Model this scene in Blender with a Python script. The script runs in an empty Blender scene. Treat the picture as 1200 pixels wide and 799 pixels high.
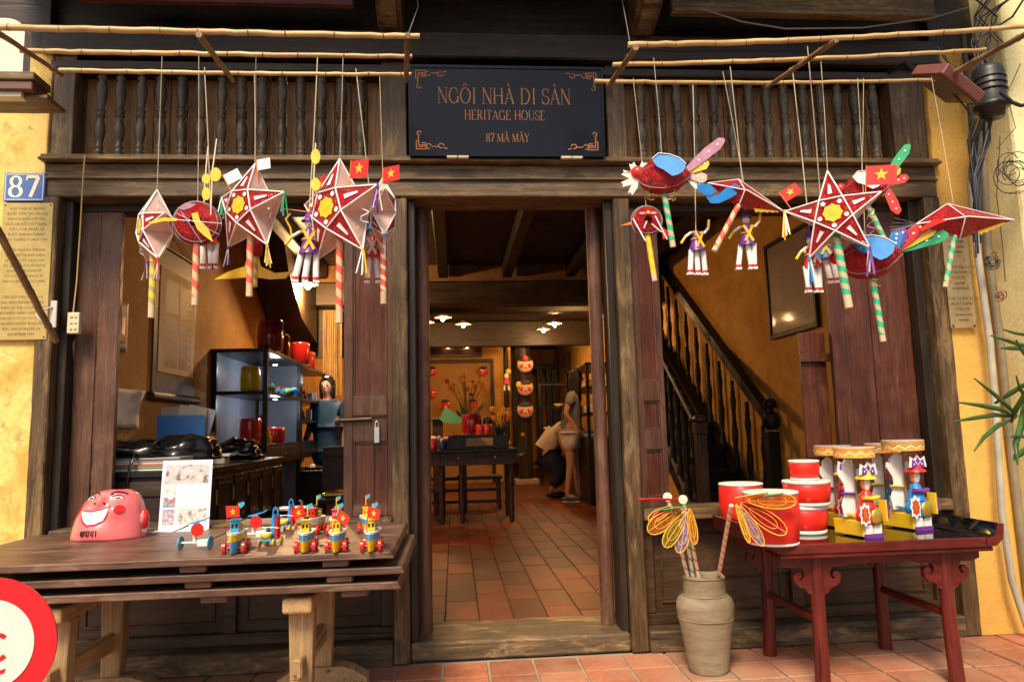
import bpy, math, random
from mathutils import Vector, Matrix, Euler
random.seed(7)
S = bpy.context.scene
PI = math.pi
R = math.radians

# ------------------------------------------------------------------ camera
EYE = Vector((0, 0, 1.05))
FPX = 845.0
_y, _p, _r = R(4.7), R(6.93), R(1.46)
_F = Vector((math.sin(_y)*math.cos(_p), math.cos(_y)*math.cos(_p), math.sin(_p)))
_R0 = Vector((math.cos(_y), -math.sin(_y), 0))
_U0 = _R0.cross(_F)
_R = math.cos(_r)*_R0 - math.sin(_r)*_U0
_U = math.sin(_r)*_R0 + math.cos(_r)*_U0
cd = bpy.data.cameras.new('camera')
cam = bpy.data.objects.new('camera', cd)
S.collection.objects.link(cam)
M = Matrix((( _R.x, _U.x, -_F.x, EYE.x), (_R.y, _U.y, -_F.y, EYE.y), (_R.z, _U.z, -_F.z, EYE.z), (0, 0, 0, 1)))
cam.matrix_world = M
cd.sensor_width = 36
cd.lens = FPX/1200*36
cd.clip_start = .05
cd.clip_end = 2000
S.camera = cam
S.render.resolution_x, S.render.resolution_y = 1024, 681

# ------------------------------------------------------------------ sky, sun, exposure
w = bpy.data.worlds.new('World')
S.world = w
w.use_nodes = True
wn = w.node_tree
bg = wn.nodes['Background']
sky = wn.nodes.new('ShaderNodeTexSky')
sky.sky_type = 'NISHITA'
sky.sun_disc = False
SUN_EL, SUN_AZ = R(50), R(200)       # azimuth from +Y clockwise
sky.sun_elevation = SUN_EL
sky.sun_rotation = SUN_AZ
sky.air_density = 1.0
sky.dust_density = 4.0
sky.ozone_density = 1.0
wn.links.new(sky.outputs[0], bg.inputs[0])
bg.inputs[1].default_value = 0.085
sl = bpy.data.lights.new('sun', 'SUN')
sl.energy = 2.4
sl.angle = R(16)
sl.color = (1, .84, .62)
so = bpy.data.objects.new('sun', sl)
S.collection.objects.link(so)
sdir = Vector((math.sin(SUN_AZ)*math.cos(SUN_EL), math.cos(SUN_AZ)*math.cos(SUN_EL), math.sin(SUN_EL)))
so.rotation_euler = sdir.to_track_quat('Z', 'Y').to_euler()
S.view_settings.view_transform = 'Standard'
S.view_settings.look = 'None'
S.view_settings.exposure = 0.95
S.view_settings.gamma = 1
S.view_settings.use_curve_mapping = False

# ------------------------------------------------------------------ helpers
def at(x, y, Y):
    "point at depth Y seen at photo pixel x, y (1200 wide)"
    d = _R*((x-600)/FPX) - _U*((y-399.5)/FPX) + _F
    return EYE + d*(Y/d.y)
def atz(x, y, z):
    d = _R*((x-600)/FPX) - _U*((y-399.5)/FPX) + _F
    return EYE + d*((z-EYE.z)/d.z)
def atx(x, y, X):
    d = _R*((x-600)/FPX) - _U*((y-399.5)/FPX) + _F
    return EYE + d*(X/d.x)
def link(o):
    S.collection.objects.link(o)
    return o
def thing(name, label, cat, loc=(0, 0, 0), rot=(0, 0, 0), group=None):
    o = link(bpy.data.objects.new(name, None))
    o.empty_display_size = .05
    o.location = loc
    o.rotation_euler = rot
    o['label'] = label
    o['category'] = cat
    if group: o['group'] = group
    return o
def tag(o, label, cat, group=None):
    o['label'] = label
    o['category'] = cat
    if group: o['group'] = group
    return o
def struct(o):
    o['kind'] = 'structure'
    return o
def kids(o):
    return [c for c in bpy.data.objects if c.parent == o]
def copy_tree(o, parent=None):
    c = link(o.copy())
    if parent: c.parent = parent
    for ch in list(kids(o)): copy_tree(ch, c)
    return c
def dup(o, loc, rot, label, group=None):
    c = copy_tree(o)
    c.location = loc
    c.rotation_euler = rot
    c['label'] = label
    if group: c['group'] = group
    return c

class MB:
    def __init__(s): s.v, s.f, s.m, s.s = [], [], [], []
    def add(s, vs, fs, m=0, sm=False, mx=None):
        n = len(s.v)
        for p in vs:
            p = Vector(p)
            s.v.append(tuple(mx @ p) if mx else tuple(p))
        for f in fs:
            s.f.append(tuple(i+n for i in f)); s.m.append(m); s.s.append(sm)
        return s
    def box(s, x0, x1, y0, y1, z0, z1, m=0, mx=None):
        vs = [(x0, y0, z0), (x1, y0, z0), (x1, y1, z0), (x0, y1, z0), (x0, y0, z1), (x1, y0, z1), (x1, y1, z1), (x0, y1, z1)]
        return s.add(vs, [(0, 3, 2, 1), (4, 5, 6, 7), (0, 1, 5, 4), (1, 2, 6, 5), (2, 3, 7, 6), (3, 0, 4, 7)], m, False, mx)
    def tube(s, pts, r, n=8, m=0, caps=True, mx=None, flat=1.0):
        pts = [Vector(p) for p in pts]
        rs = r if isinstance(r, (list, tuple)) else [r]*len(pts)
        vs, fs = [], []
        up = None
        for i, p in enumerate(pts):
            t = (pts[min(i+1, len(pts)-1)] - pts[max(i-1, 0)])
            if t.length < 1e-9: t = Vector((0, 0, 1))
            t.normalize()
            if up is None: up = Vector((0, 0, 1)) if abs(t.z) < .9 else Vector((0, 1, 0))
            a = t.cross(up).normalized(); b = a.cross(t).normalized(); up = b
            for k in range(n):
                q = 2*PI*k/n
                vs.append(p + (a*math.cos(q) + b*math.sin(q)*flat)*rs[i])
        for i in range(len(pts)-1):
            for k in range(n):
                k2 = (k+1) % n
                fs.append((i*n+k, i*n+k2, (i+1)*n+k2, (i+1)*n+k))
        s.add(vs, fs, m, n > 5, mx)
        if caps:
            L = len(pts)-1
            s.add(vs[:n], [tuple(range(n))[::-1]], m, False, mx)
            s.add(vs[L*n:], [tuple(range(n))], m, False, mx)
        return s
    def lathe(s, prof, c=(0, 0, 0), n=16, m=0, mx=None, sm=True, mats=None):
        vs, fs = [], []
        for (r, z) in prof:
            for k in range(n):
                q = 2*PI*k/n
                vs.append((c[0]+r*math.cos(q), c[1]+r*math.sin(q), c[2]+z))
        for i in range(len(prof)-1):
            ff = [(i*n+k, i*n+(k+1) % n, (i+1)*n+(k+1) % n, (i+1)*n+k) for k in range(n)]
            if mats:
                s.add([], [], 0); b = len(s.v)
            fs.append(ff)
        base = len(s.v)
        for p in vs:
            s.v.append(tuple(mx @ Vector(p)) if mx else p)
        for i, ff in enumerate(fs):
            for f in ff:
                s.f.append(tuple(base+j for j in f)); s.m.append(mats[i] if mats else m); s.s.append(sm)
        return s
    def poly(s, pts, m=0, mx=None): return s.add(pts, [tuple(range(len(pts)))], m, False, mx)
    def slab(s, pts, d, m=0, mx=None, side=None):
        "planar outline pushed along vector d"
        n = len(pts); d = Vector(d)
        a = [Vector(p) for p in pts]; b = [p+d for p in a]
        s.add(a+b, [tuple(range(n)), tuple(range(2*n-1, n-1, -1))], m, False, mx)
        return s.add(a+b, [(i, i+n, (i+1) % n+n, (i+1) % n) for i in range(n)], m if side is None else side, False, mx)
    def ball(s, c, r, n=12, k=8, m=0, mx=None, z0=-1, z1=1):
        r = r if isinstance(r, (list, tuple)) else (r, r, r)
        a0, a1 = math.asin(z0), math.asin(z1)
        vs, fs = [], []
        for i in range(k+1):
            t = a0+(a1-a0)*i/k
            for j in range(n):
                q = 2*PI*j/n
                vs.append((c[0]+r[0]*math.cos(t)*math.cos(q), c[1]+r[1]*math.cos(t)*math.sin(q), c[2]+r[2]*math.sin(t)))
        for i in range(k):
            for j in range(n):
                fs.append((i*n+j, i*n+(j+1) % n, (i+1)*n+(j+1) % n, (i+1)*n+j))
        return s.add(vs, fs, m, True, mx)
    def build(s, name, mats, parent=None, bevel=0, seg=1):
        me = bpy.data.meshes.new(name)
        me.from_pydata(s.v, [], s.f)
        mats = mats if isinstance(mats, (list, tuple)) else [mats]
        for m in mats: me.materials.append(m)
        me.polygons.foreach_set('material_index', s.m)
        me.polygons.foreach_set('use_smooth', s.s)
        me.update()
        o = link(bpy.data.objects.new(name, me))
        if parent: o.parent = parent
        if bevel:
            b = o.modifiers.new('bevel', 'BEVEL'); b.width = bevel; b.segments = seg; b.limit_method = 'ANGLE'; b.angle_limit = R(40)
        return o
OLD = set()
_jr = random.Random(11)
def box(name, x0, x1, y0, y1, z0, z1, mat, parent=None, bevel=.003):
    d = (x1-x0, y1-y0, z1-z0); L = max(d); ax = d.index(L)
    if mat.name in OLD and L > .4:
        n = int(L/.055); o2 = [k for k in range(3) if k != ax]; lo, hi = (x0, y0, z0), (x1, y1, z1)
        j = min(.0022, min(d[k] for k in o2)*.06)
        vs, fs = [], []
        for i in range(n+1):
            for (p, q) in ((0, 0), (1, 0), (1, 1), (0, 1)):
                v = [0, 0, 0]; v[ax] = lo[ax]+L*i/n
                k0, k1 = o2
                e = 1 if 0 < i < n else 0
                dip = _jr.uniform(0, j)*e*(3 if _jr.random() < .05 else 1)
                v[k0] = (hi if p else lo)[k0]+(-1 if p else 1)*dip; v[k1] = (hi if q else lo)[k1]+(-1 if q else 1)*dip*_jr.uniform(.3, 1)
                vs.append(tuple(v))
        for i in range(n):
            for k in range(4): fs.append((i*4+k, i*4+(k+1) % 4, (i+1)*4+(k+1) % 4, (i+1)*4+k))
        fs += [(3, 2, 1, 0), (n*4, n*4+1, n*4+2, n*4+3)]
        if ax == 1: fs = [f[::-1] for f in fs]
        return MB().add(vs, fs).build(name, mat, parent, bevel)
    return MB().box(x0, x1, y0, y1, z0, z1).build(name, mat, parent, bevel)

# ------------------------------------------------------------------ materials
def nodes(name):
    m = bpy.data.materials.new(name); m.use_nodes = True
    t = m.node_tree; b = t.nodes['Principled BSDF']
    return m, t, b
def N(t, typ, **kw):
    n = t.nodes.new(typ)
    for k, v in kw.items(): setattr(n, k, v)
    return n
def ramp(t, src, stops):
    r = N(t, 'ShaderNodeValToRGB')
    e = r.color_ramp.elements
    while len(e) > 1: e.remove(e[-1])
    e[0].position = stops[0][0]; e[0].color = (*stops[0][1], 1)
    for p, c in stops[1:]:
        x = e.new(p); x.color = (*c, 1)
    t.links.new(src, r.inputs[0])
    return r
def noise(t, scale, detail=5, rough=.6, vec=(1, 1, 1), dist=0, loc=(0, 0, 0), per=False):
    tc = N(t, 'ShaderNodeTexCoord'); mp = N(t, 'ShaderNodeMapping')
    mp.inputs['Scale'].default_value = vec; mp.inputs['Location'].default_value = loc
    t.links.new(tc.outputs['Object'], mp.inputs[0])
    if per:
        oi = N(t, 'ShaderNodeObjectInfo'); k = N(t, 'ShaderNodeMath', operation='MULTIPLY'); k.inputs[1].default_value = 23
        t.links.new(oi.outputs['Random'], k.inputs[0]); t.links.new(k.outputs[0], mp.inputs['Location'])
    n = N(t, 'ShaderNodeTexNoise'); n.inputs['Scale'].default_value = scale; n.inputs['Detail'].default_value = detail
    n.inputs['Roughness'].default_value = rough; n.inputs['Distortion'].default_value = dist
    t.links.new(mp.outputs[0], n.inputs['Vector'])
    return n
def mix(t, fac, a, b, mode='MIX'):
    x = N(t, 'ShaderNodeMix', data_type='RGBA', blend_type=mode)
    if isinstance(fac, (int, float)): x.inputs[0].default_value = fac
    else: t.links.new(fac, x.inputs[0])
    for k, v in ((6, a), (7, b)):
        if isinstance(v, tuple): x.inputs[k].default_value = (*v, 1)
        else: t.links.new(v, x.inputs[k])
    return x.outputs[2]
def bump(t, b, src, st=.3, d=.002):
    u = N(t, 'ShaderNodeBump'); u.inputs['Strength'].default_value = st; u.inputs['Distance'].default_value = d
    t.links.new(src, u.inputs['Height']); t.links.new(u.outputs[0], b.inputs['Normal'])
G01 = ((0, (0, 0, 0)), (1, (1, 1, 1)))
def objvar(t, col, amt=.2):
    "per object brightness change so that alike pieces differ"
    oi = N(t, 'ShaderNodeObjectInfo'); mr = N(t, 'ShaderNodeMapRange')
    mr.inputs[3].default_value = 1-amt; mr.inputs[4].default_value = 1+amt
    t.links.new(oi.outputs['Random'], mr.inputs[0])
    h = N(t, 'ShaderNodeHueSaturation')
    t.links.new(mr.outputs[0], h.inputs['Value']); t.links.new(col, h.inputs['Color'])
    return h.outputs[0]
def wood(name, c1, c2, wear, axis='z', rough=.55, scale=14, wearamt=.5, spec=.4, b=.4, var=.12):
    m, t, p = nodes(name)
    k = .06
    vec = {'x': (k, 1, 1), 'y': (1, k, 1), 'z': (1, 1, k)}[axis]
    g = noise(t, scale*3, 8, .65, vec, .3, per=True)
    g2 = noise(t, scale*12, 6, .7, vec, .2, per=True)
    r = ramp(t, g.outputs[0], [(.3, c1), (.7, c2)])
    big = noise(t, 3.3, 6, .7)
    vec2 = tuple(.25 if q == k else 1 for q in vec)
    wr = noise(t, 16, 9, .75, vec2, .5, per=True)
    f = ramp(t, wr.outputs[0], [(.5, (0, 0, 0)), (.72, (wearamt,)*3)])
    c = mix(t, f.outputs[0], r.outputs[0], wear)
    d = ramp(t, big.outputs[0], [(.3, (.62, .62, .62)), (.7, (1.15, 1.15, 1.15))])
    c = mix(t, 1.0, c, d.outputs[0], 'MULTIPLY')
    fine = ramp(t, g2.outputs[0], [(.35, (.72, .72, .72)), (.6, (1.1, 1.1, 1.1))])
    c = mix(t, 1.0, c, fine.outputs[0], 'MULTIPLY')
    cv = tuple(.25 if q == k else 1 for q in vec)
    ck = noise(t, scale*2.2, 3, .5, tuple(q*.35 if q == k else q for q in vec), .15, per=True)
    cr = ramp(t, ck.outputs[0], [(.30, (.30, .30, .30)), (.345, (1, 1, 1))])
    c = mix(t, 1.0, c, cr.outputs[0], 'MULTIPLY')
    OLD.add(m.name) if name.startswith(('weathered', 'worn_thresh', 'dusty', 'red_brown', 'brown_back')) else None
    c = objvar(t, c, var)
    t.links.new(c, p.inputs['Base Color'])
    rr = ramp(t, wr.outputs[0], [(.3, (rough*.75,)*3), (.8, (min(1, rough*1.35),)*3)])
    t.links.new(rr.outputs[0], p.inputs['Roughness'])
    p.inputs['Specular IOR Level'].default_value = spec
    hs = N(t, 'ShaderNodeMath', operation='MULTIPLY_ADD'); hs.inputs[1].default_value = 1.6
    t.links.new(cr.outputs[0], hs.inputs[0]); t.links.new(g2.outputs[0], hs.inputs[2])
    bump(t, p, hs.outputs[0], b, .003)
    return m
def plaster(name, base, dark, stain, rough=.85, lo=.35, hi=.62, scale=3, st=.35, mold=0):
    m, t, p = nodes(name)
    a = noise(t, scale, 8, .65, dist=.4); a2 = noise(t, scale*5, 8, .75, dist=.6, loc=(4, 2, 1)); a3 = noise(t, 60, 6, .7)
    r = ramp(t, a.outputs[0], [(lo, dark), (hi, base)])
    f = ramp(t, a2.outputs[0], [(.56, (0, 0, 0)), (.74, (st*1.6,)*3)])
    c = mix(t, f.outputs[0], r.outputs[0], stain)
    if mold:
        mn_ = noise(t, 2.6, 8, .75, (1, 1, .6), .5, (1.3, 0, .4)); mf = ramp(t, mn_.outputs[0], [(.56, (0, 0, 0)), (.66, (mold,)*3)])
        c = mix(t, mf.outputs[0], c, (.13, .11, .05))
    s2 = ramp(t, a3.outputs[0], [(.3, (.85, .85, .85)), (.6, (1.05, 1.05, 1.05))])
    c = mix(t, 1.0, c, s2.outputs[0], 'MULTIPLY')
    t.links.new(c, p.inputs['Base Color'])
    p.inputs['Roughness'].default_value = rough
    x = N(t, 'ShaderNodeMath', operation='ADD'); t.links.new(a2.outputs[0], x.inputs[0]); t.links.new(a3.outputs[0], x.inputs[1])
    bump(t, p, x.outputs[0], .35, .006)
    return m
def paint(name, col, rough=.5, metal=0, spec=.5, var=.1, emit=0, trans=0, alpha=1, coat=0, b=.05, ns=25, ovar=0):
    m, t, p = nodes(name)
    n = noise(t, ns, 6, .65)
    lo = tuple(c*(1-var) for c in col); hi = tuple(min(1, c*(1+var)) for c in col)
    r = ramp(t, n.outputs[0], [(.3, lo), (.7, hi)])
    c = r.outputs[0]
    if ovar: c = objvar(t, c, ovar)
    t.links.new(c, p.inputs['Base Color'])
    p.inputs['Roughness'].default_value = rough
    p.inputs['Metallic'].default_value = metal
    p.inputs['Specular IOR Level'].default_value = spec
    p.inputs['Alpha'].default_value = alpha
    p.inputs['Coat Weight'].default_value = coat
    p.inputs['Coat Roughness'].default_value = .06
    if emit:
        p.inputs['Emission Color'].default_value = (*col, 1); p.inputs['Emission Strength'].default_value = emit
    if trans:
        tr = N(t, 'ShaderNodeBsdfTranslucent'); t.links.new(c, tr.inputs[0])
        ms = N(t, 'ShaderNodeMixShader'); ms.inputs[0].default_value = trans
        out = t.nodes['Material Output']
        t.links.new(p.outputs[0], ms.inputs[1]); t.links.new(tr.outputs[0], ms.inputs[2]); t.links.new(ms.outputs[0], out.inputs[0])
    if b: bump(t, p, n.outputs[0], b, .001)
    return m
def film(name, col, alpha=.86, ns=30):
    "crinkled coloured cellophane"
    m, t, p = nodes(name)
    n = noise(t, ns, 4, .6, dist=1.5)
    r = ramp(t, n.outputs[0], [(.3, tuple(c*.55 for c in col)), (.7, tuple(min(1, c*1.35) for c in col))])
    t.links.new(r.outputs[0], p.inputs['Base Color'])
    p.inputs['Roughness'].default_value = .16
    p.inputs['Specular IOR Level'].default_value = .6
    p.inputs['Alpha'].default_value = alpha
    tr = N(t, 'ShaderNodeBsdfTranslucent'); t.links.new(r.outputs[0], tr.inputs[0])
    ms = N(t, 'ShaderNodeMixShader'); ms.inputs[0].default_value = .28
    t.links.new(p.outputs[0], ms.inputs[1]); t.links.new(tr.outputs[0], ms.inputs[2]); t.links.new(ms.outputs[0], t.nodes['Material Output'].inputs[0])
    n9 = noise(t, 75, 3, .6, (1, 1, .35), 2.5); ad = N(t, 'ShaderNodeMath', operation='ADD'); t.links.new(n.outputs[0], ad.inputs[0]); t.links.new(n9.outputs[0], ad.inputs[1])
    bump(t, p, ad.outputs[0], 1.0, .012)
    return m
def stripes(name, a, b, turns=30, slope=14, duty=.5, rough=.55):
    "paper tape wound round a tube (object axes: tube along z)"
    m, t, p = nodes(name)
    tc = N(t, 'ShaderNodeTexCoord'); sx = N(t, 'ShaderNodeSeparateXYZ')
    t.links.new(tc.outputs['Object'], sx.inputs[0])
    an = N(t, 'ShaderNodeMath', operation='ARCTAN2'); t.links.new(sx.outputs[1], an.inputs[0]); t.links.new(sx.outputs[0], an.inputs[1])
    k = N(t, 'ShaderNodeMath', operation='MULTIPLY'); k.inputs[1].default_value = 1/(2*PI); t.links.new(an.outputs[0], k.inputs[0])
    z = N(t, 'ShaderNodeMath', operation='MULTIPLY_ADD'); z.inputs[1].default_value = turns
    t.links.new(sx.outputs[2], z.inputs[0]); t.links.new(k.outputs[0], z.inputs[2])
    fr = N(t, 'ShaderNodeMath', operation='FRACT'); t.links.new(z.outputs[0], fr.inputs[0])
    g = N(t, 'ShaderNodeMath', operation='GREATER_THAN'); g.inputs[1].default_value = duty; t.links.new(fr.outputs[0], g.inputs[0])
    c = mix(t, g.outputs[0], a, b)
    t.links.new(c, p.inputs['Base Color']); p.inputs['Roughness'].default_value = rough
    return m

FR = wood('weathered_frame_wood', (.035, .019, .008), (.165, .095, .036), (.46, .30, .12), 'z', .5, wearamt=.6)
FRX = wood('weathered_beam_wood', (.055, .031, .012), (.23, .14, .055), (.52, .36, .16), 'x', .5, wearamt=.6)
FRY = wood('weathered_sill_wood', (.06, .035, .016), (.17, .11, .05), (.38, .27, .13), 'y', .5)
SILL = wood('worn_threshold_wood', (.05, .032, .016), (.15, .098, .048), (.55, .33, .13), 'x', .6, wearamt=.8)
DK = wood('black_brown_wood', (.013, .008, .004), (.05, .030, .015), (.13, .085, .045), 'x', .5, wearamt=.3)
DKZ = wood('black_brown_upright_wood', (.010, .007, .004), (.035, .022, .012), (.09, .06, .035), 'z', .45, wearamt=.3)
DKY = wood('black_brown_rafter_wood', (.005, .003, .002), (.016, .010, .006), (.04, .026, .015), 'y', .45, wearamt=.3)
RD = wood('red_brown_door_wood', (.060, .014, .007), (.145, .040, .018), (.26, .12, .06), 'z', .42, wearamt=.35, var=.06)
RD2 = wood('dusty_red_brown_wood', (.07, .026, .015), (.15, .065, .036), (.28, .17, .10), 'z', .5, wearamt=.5, var=.06)
PNL = wood('brown_dado_wood', (.035, .018, .008), (.095, .052, .022), (.22, .13, .06), 'x', .4, wearamt=.3)
BRN = wood('brown_backing_board', (.26, .12, .045), (.48, .25, .10), (.50, .30, .13), 'z', .6, wearamt=.25)
BAL = wood('turned_baluster_wood', (.035, .025, .014), (.11, .08, .045), (.36, .28, .16), 'z', .45, scale=8, wearamt=.5)
BRD = wood('table_board_wood', (.07, .032, .020), (.19, .10, .062), (.44, .30, .19), 'x', .42, wearamt=.55)
LEG = wood('pale_trestle_wood', (.28, .17, .07), (.48, .31, .14), (.58, .42, .22), 'z', .6)
LEGY = wood('pale_trestle_rail_wood', (.28, .17, .07), (.46, .30, .13), (.58, .42, .22), 'y', .6)
STR = wood('dark_stair_wood', (.006, .003, .002), (.016, .008, .005), (.04, .02, .014), 'y', .5, wearamt=.25)
SHELF = wood('black_cabinet_wood', (.008, .007, .007), (.02, .017, .016), (.05, .045, .042), 'z', .3, wearamt=.2)
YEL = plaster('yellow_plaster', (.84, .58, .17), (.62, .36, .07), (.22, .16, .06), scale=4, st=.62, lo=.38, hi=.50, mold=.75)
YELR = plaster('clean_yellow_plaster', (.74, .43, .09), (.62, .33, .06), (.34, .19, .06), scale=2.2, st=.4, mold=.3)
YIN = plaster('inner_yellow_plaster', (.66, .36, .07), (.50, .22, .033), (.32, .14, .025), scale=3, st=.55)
CRM = plaster('cream_plaster', (.88, .78, .42), (.80, .68, .32), (.55, .42, .2), scale=2, st=.3)
BMB = wood('bamboo_cane', (.50, .30, .10), (.72, .50, .22), (.80, .62, .34), 'x', .38, scale=5, b=.1)
BMY = wood('aged_bamboo_cane', (.20, .11, .05), (.36, .22, .10), (.45, .30, .16), 'y', .45, scale=5, b=.1)
NODE = paint('bamboo_node', (.22, .11, .04), .6)
WHT = paint('white_paper', (.80, .78, .74), .7, var=.05)
WHT2 = paint('white_tape', (.82, .76, .74), .45, var=.04)
BGE = paint('beige_film_side', (.80, .58, .46), .3, trans=.3, var=.15)
REDF = film('red_cellophane', (.62, .008, .012), .90)
REDP = paint('red_paper', (.70, .025, .015), .35, var=.15)
YLP = paint('yellow_paper', (.82, .50, .02), .4, var=.12)
BLP = paint('blue_paper', (.015, .20, .55), .5, var=.2)
SKY = paint('light_blue_paper', (.02, .22, .56), .6, var=.15)
GRP = paint('green_paper', (.01, .36, .13), .35, var=.15)
PRP = paint('purple_paper', (.16, .035, .26), .35, var=.2)
PNK = paint('pink_film', (.62, .30, .42), .25, trans=.3, var=.2)
ORP = paint('orange_paper', (.80, .20, .02), .4)
BLK = paint('black_plastic', (.012, .012, .013), .25, var=.3)
STRG = paint('string_fibre', (.45, .36, .24), .8)
SILV = paint('silver_tinsel', (.6, .6, .62), .25, metal=.9)
GOLD = paint('gold_foil', (.75, .48, .08), .25, metal=.7, b=.6, ns=60)
T_RED = stripes('red_wound_paper', (.72, .10, .06), (.62, .42, .22), 16, duty=.5)
T_GRN = stripes('green_wound_paper', (.02, .42, .20), (.60, .40, .22), 22, duty=.55)
T_YEL = stripes('yellow_wound_paper', (.80, .55, .03), (.42, .30, .14), 22, duty=.5)
T_YEL2 = stripes('yellow_pole_paper', (.82, .56, .02), (.74, .47, .02), 22, duty=.5)
T_WR = stripes('red_thin_wound_paper', (.75, .62, .42), (.75, .08, .04), 22, duty=.8)
T_WG = stripes('green_thin_wound_paper', (.75, .62, .42), (.02, .36, .16), 18, duty=.8)
T_RW = stripes('red_white_wound_paper', (.72, .12, .05), (.74, .60, .42), 24, duty=.62)
# terracotta
def tilemat(name, a, b, c3, rough, dust=0, ov=.26, spec=.3):
    m, t, p = nodes(name)
    n1 = noise(t, 5, 7, .7); n2 = noise(t, 40, 6, .7)
    r = ramp(t, n1.outputs[0], [(.36, a), (.55, b), (.78, c3)])
    s2 = ramp(t, n2.outputs[0], [(.3, (.78,)*3), (.65, (1.08,)*3)])
    c = mix(t, 1.0, r.outputs[0], s2.outputs[0], 'MULTIPLY')
    c = objvar(t, c, ov)
    if dust:
        dn = noise(t, 1.1, 6, .7, loc=(2.2, 0, 0)); dr = ramp(t, dn.outputs[0], [(.40, (.04,)*3), (.62, (dust,)*3)])
        c = mix(t, dr.outputs[0], c, (.40, .29, .19))
    t.links.new(c, p.inputs['Base Color'])
    rr = ramp(t, n1.outputs[0], [(.3, (rough*.9,)*3), (.7, (rough*1.1,)*3)])
    t.links.new(rr.outputs[0], p.inputs['Roughness'])
    bump(t, p, n2.outputs[0], .3, .002)
    p.inputs['Specular IOR Level'].default_value = spec
    return m
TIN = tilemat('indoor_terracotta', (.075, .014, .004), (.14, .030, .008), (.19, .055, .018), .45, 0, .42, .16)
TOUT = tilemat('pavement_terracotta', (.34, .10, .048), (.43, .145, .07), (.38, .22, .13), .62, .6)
GRT2 = plaster('dark_grout', (.05, .03, .018), (.035, .02, .012), (.02, .012, .008), scale=8)
GROUT = plaster('grout', (.40, .31, .22), (.28, .21, .14), (.12, .09, .06), scale=8)
ASPH = plaster('asphalt', (.06, .055, .05), (.045, .042, .04), (.03, .03, .03), scale=5)
LAMPM = paint('enamel_shade', (.7, .6, .45), .4)
BULB = paint('lit_bulb', (1, .62, .25), .5, emit=40, b=0)

# ================================================================== ground
D = 3.52
FZ = .08
street = struct(MB().poly([(-300, -300, -.03), (300, -300, -.03), (300, 3.0, -.03), (-300, 3.0, -.03)]).build('street', ASPH))
pave = struct(MB().box(-6, 6, 1.2, 3.5, -.12, -.008).build('pavement', GROUT))
tx, ty = .205, .205
for j in range(5):
    for i in range(26):
        x0 = -2.12+i*tx; y0 = 3.449-(j+1)*ty
        g = .006
        jx, jz = random.uniform(-.001, .001), random.uniform(-.0015, .0015)
        MB().box(x0+g+jx, x0+tx-g+jx, y0+g, y0+ty-g, -.0085, jz).build('tile', TOUT, pave, .003)
MB().box(-6, 6, 1.2, 2.415, -.0085, -.004).build('outer_paving', TOUT, pave)
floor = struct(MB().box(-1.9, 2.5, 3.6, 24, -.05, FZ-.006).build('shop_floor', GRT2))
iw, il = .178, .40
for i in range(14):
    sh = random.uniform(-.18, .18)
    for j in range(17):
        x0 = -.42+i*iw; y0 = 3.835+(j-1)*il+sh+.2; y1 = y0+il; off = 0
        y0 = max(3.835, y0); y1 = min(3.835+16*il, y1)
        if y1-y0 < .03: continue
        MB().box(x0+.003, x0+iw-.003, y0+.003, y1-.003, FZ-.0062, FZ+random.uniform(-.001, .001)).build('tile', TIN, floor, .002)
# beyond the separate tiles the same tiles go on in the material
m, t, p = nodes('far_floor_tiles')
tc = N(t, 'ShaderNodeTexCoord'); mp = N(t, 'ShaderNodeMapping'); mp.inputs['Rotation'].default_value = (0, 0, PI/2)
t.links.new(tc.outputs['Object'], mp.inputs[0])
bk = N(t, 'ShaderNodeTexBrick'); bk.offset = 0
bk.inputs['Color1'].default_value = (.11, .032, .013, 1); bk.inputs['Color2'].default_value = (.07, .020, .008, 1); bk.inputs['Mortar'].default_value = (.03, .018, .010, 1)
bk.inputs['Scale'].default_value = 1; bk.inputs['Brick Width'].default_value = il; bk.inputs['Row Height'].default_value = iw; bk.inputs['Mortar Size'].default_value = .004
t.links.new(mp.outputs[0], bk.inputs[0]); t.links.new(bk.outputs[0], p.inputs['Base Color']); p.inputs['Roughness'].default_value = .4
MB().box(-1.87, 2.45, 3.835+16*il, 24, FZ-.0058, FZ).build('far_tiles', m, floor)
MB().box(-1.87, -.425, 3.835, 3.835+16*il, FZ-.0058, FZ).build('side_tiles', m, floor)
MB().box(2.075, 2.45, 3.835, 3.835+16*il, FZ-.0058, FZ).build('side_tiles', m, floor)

# ================================================================== the house
H = thing('shop_house', 'old wooden shopfront with yellow plaster piers, open middle doorway and two unshuttered windows', 'house', (0, 0, 0))
LX, RX = -1.915, 2.53
# plaster piers
def wavy_pier(name, x0, x1, y0, y1, z0, z1, mat, amp=.006):
    m = MB(); n = 26; rnd = random.Random(name)
    L = []
    for i in range(n+1):
        z = z0+(z1-z0)*i/n
        L.append([(x0+rnd.uniform(-amp, amp), y0, z), (x1+rnd.uniform(-amp, amp), y0, z), (x1, y1, z), (x0, y1, z)])
    vs = [p for r in L for p in r]; fs = []
    for i in range(n):
        for k in range(4):
            fs.append((i*4+k, i*4+(k+1) % 4, (i+1)*4+(k+1) % 4, (i+1)*4+k))
    m.add(vs, fs)
    return m.build(name, mat, H, .008, 2)
wavy_pier('plaster_pier', -3.2, LX+.004, 3.46, 3.9, 0, 2.93, YEL)
box('upper_side_board', -5, -1.951, 3.50, 3.62, 2.935, 3.6, DK, H)
box('upper_side_board', 2.601, 2.86, 3.50, 3.62, 3.001, 3.6, DK, H)
wavy_pier('plaster_pier', RX-.004, 2.77, 3.45, 3.9, 0, 3.0, YELR)
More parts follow.
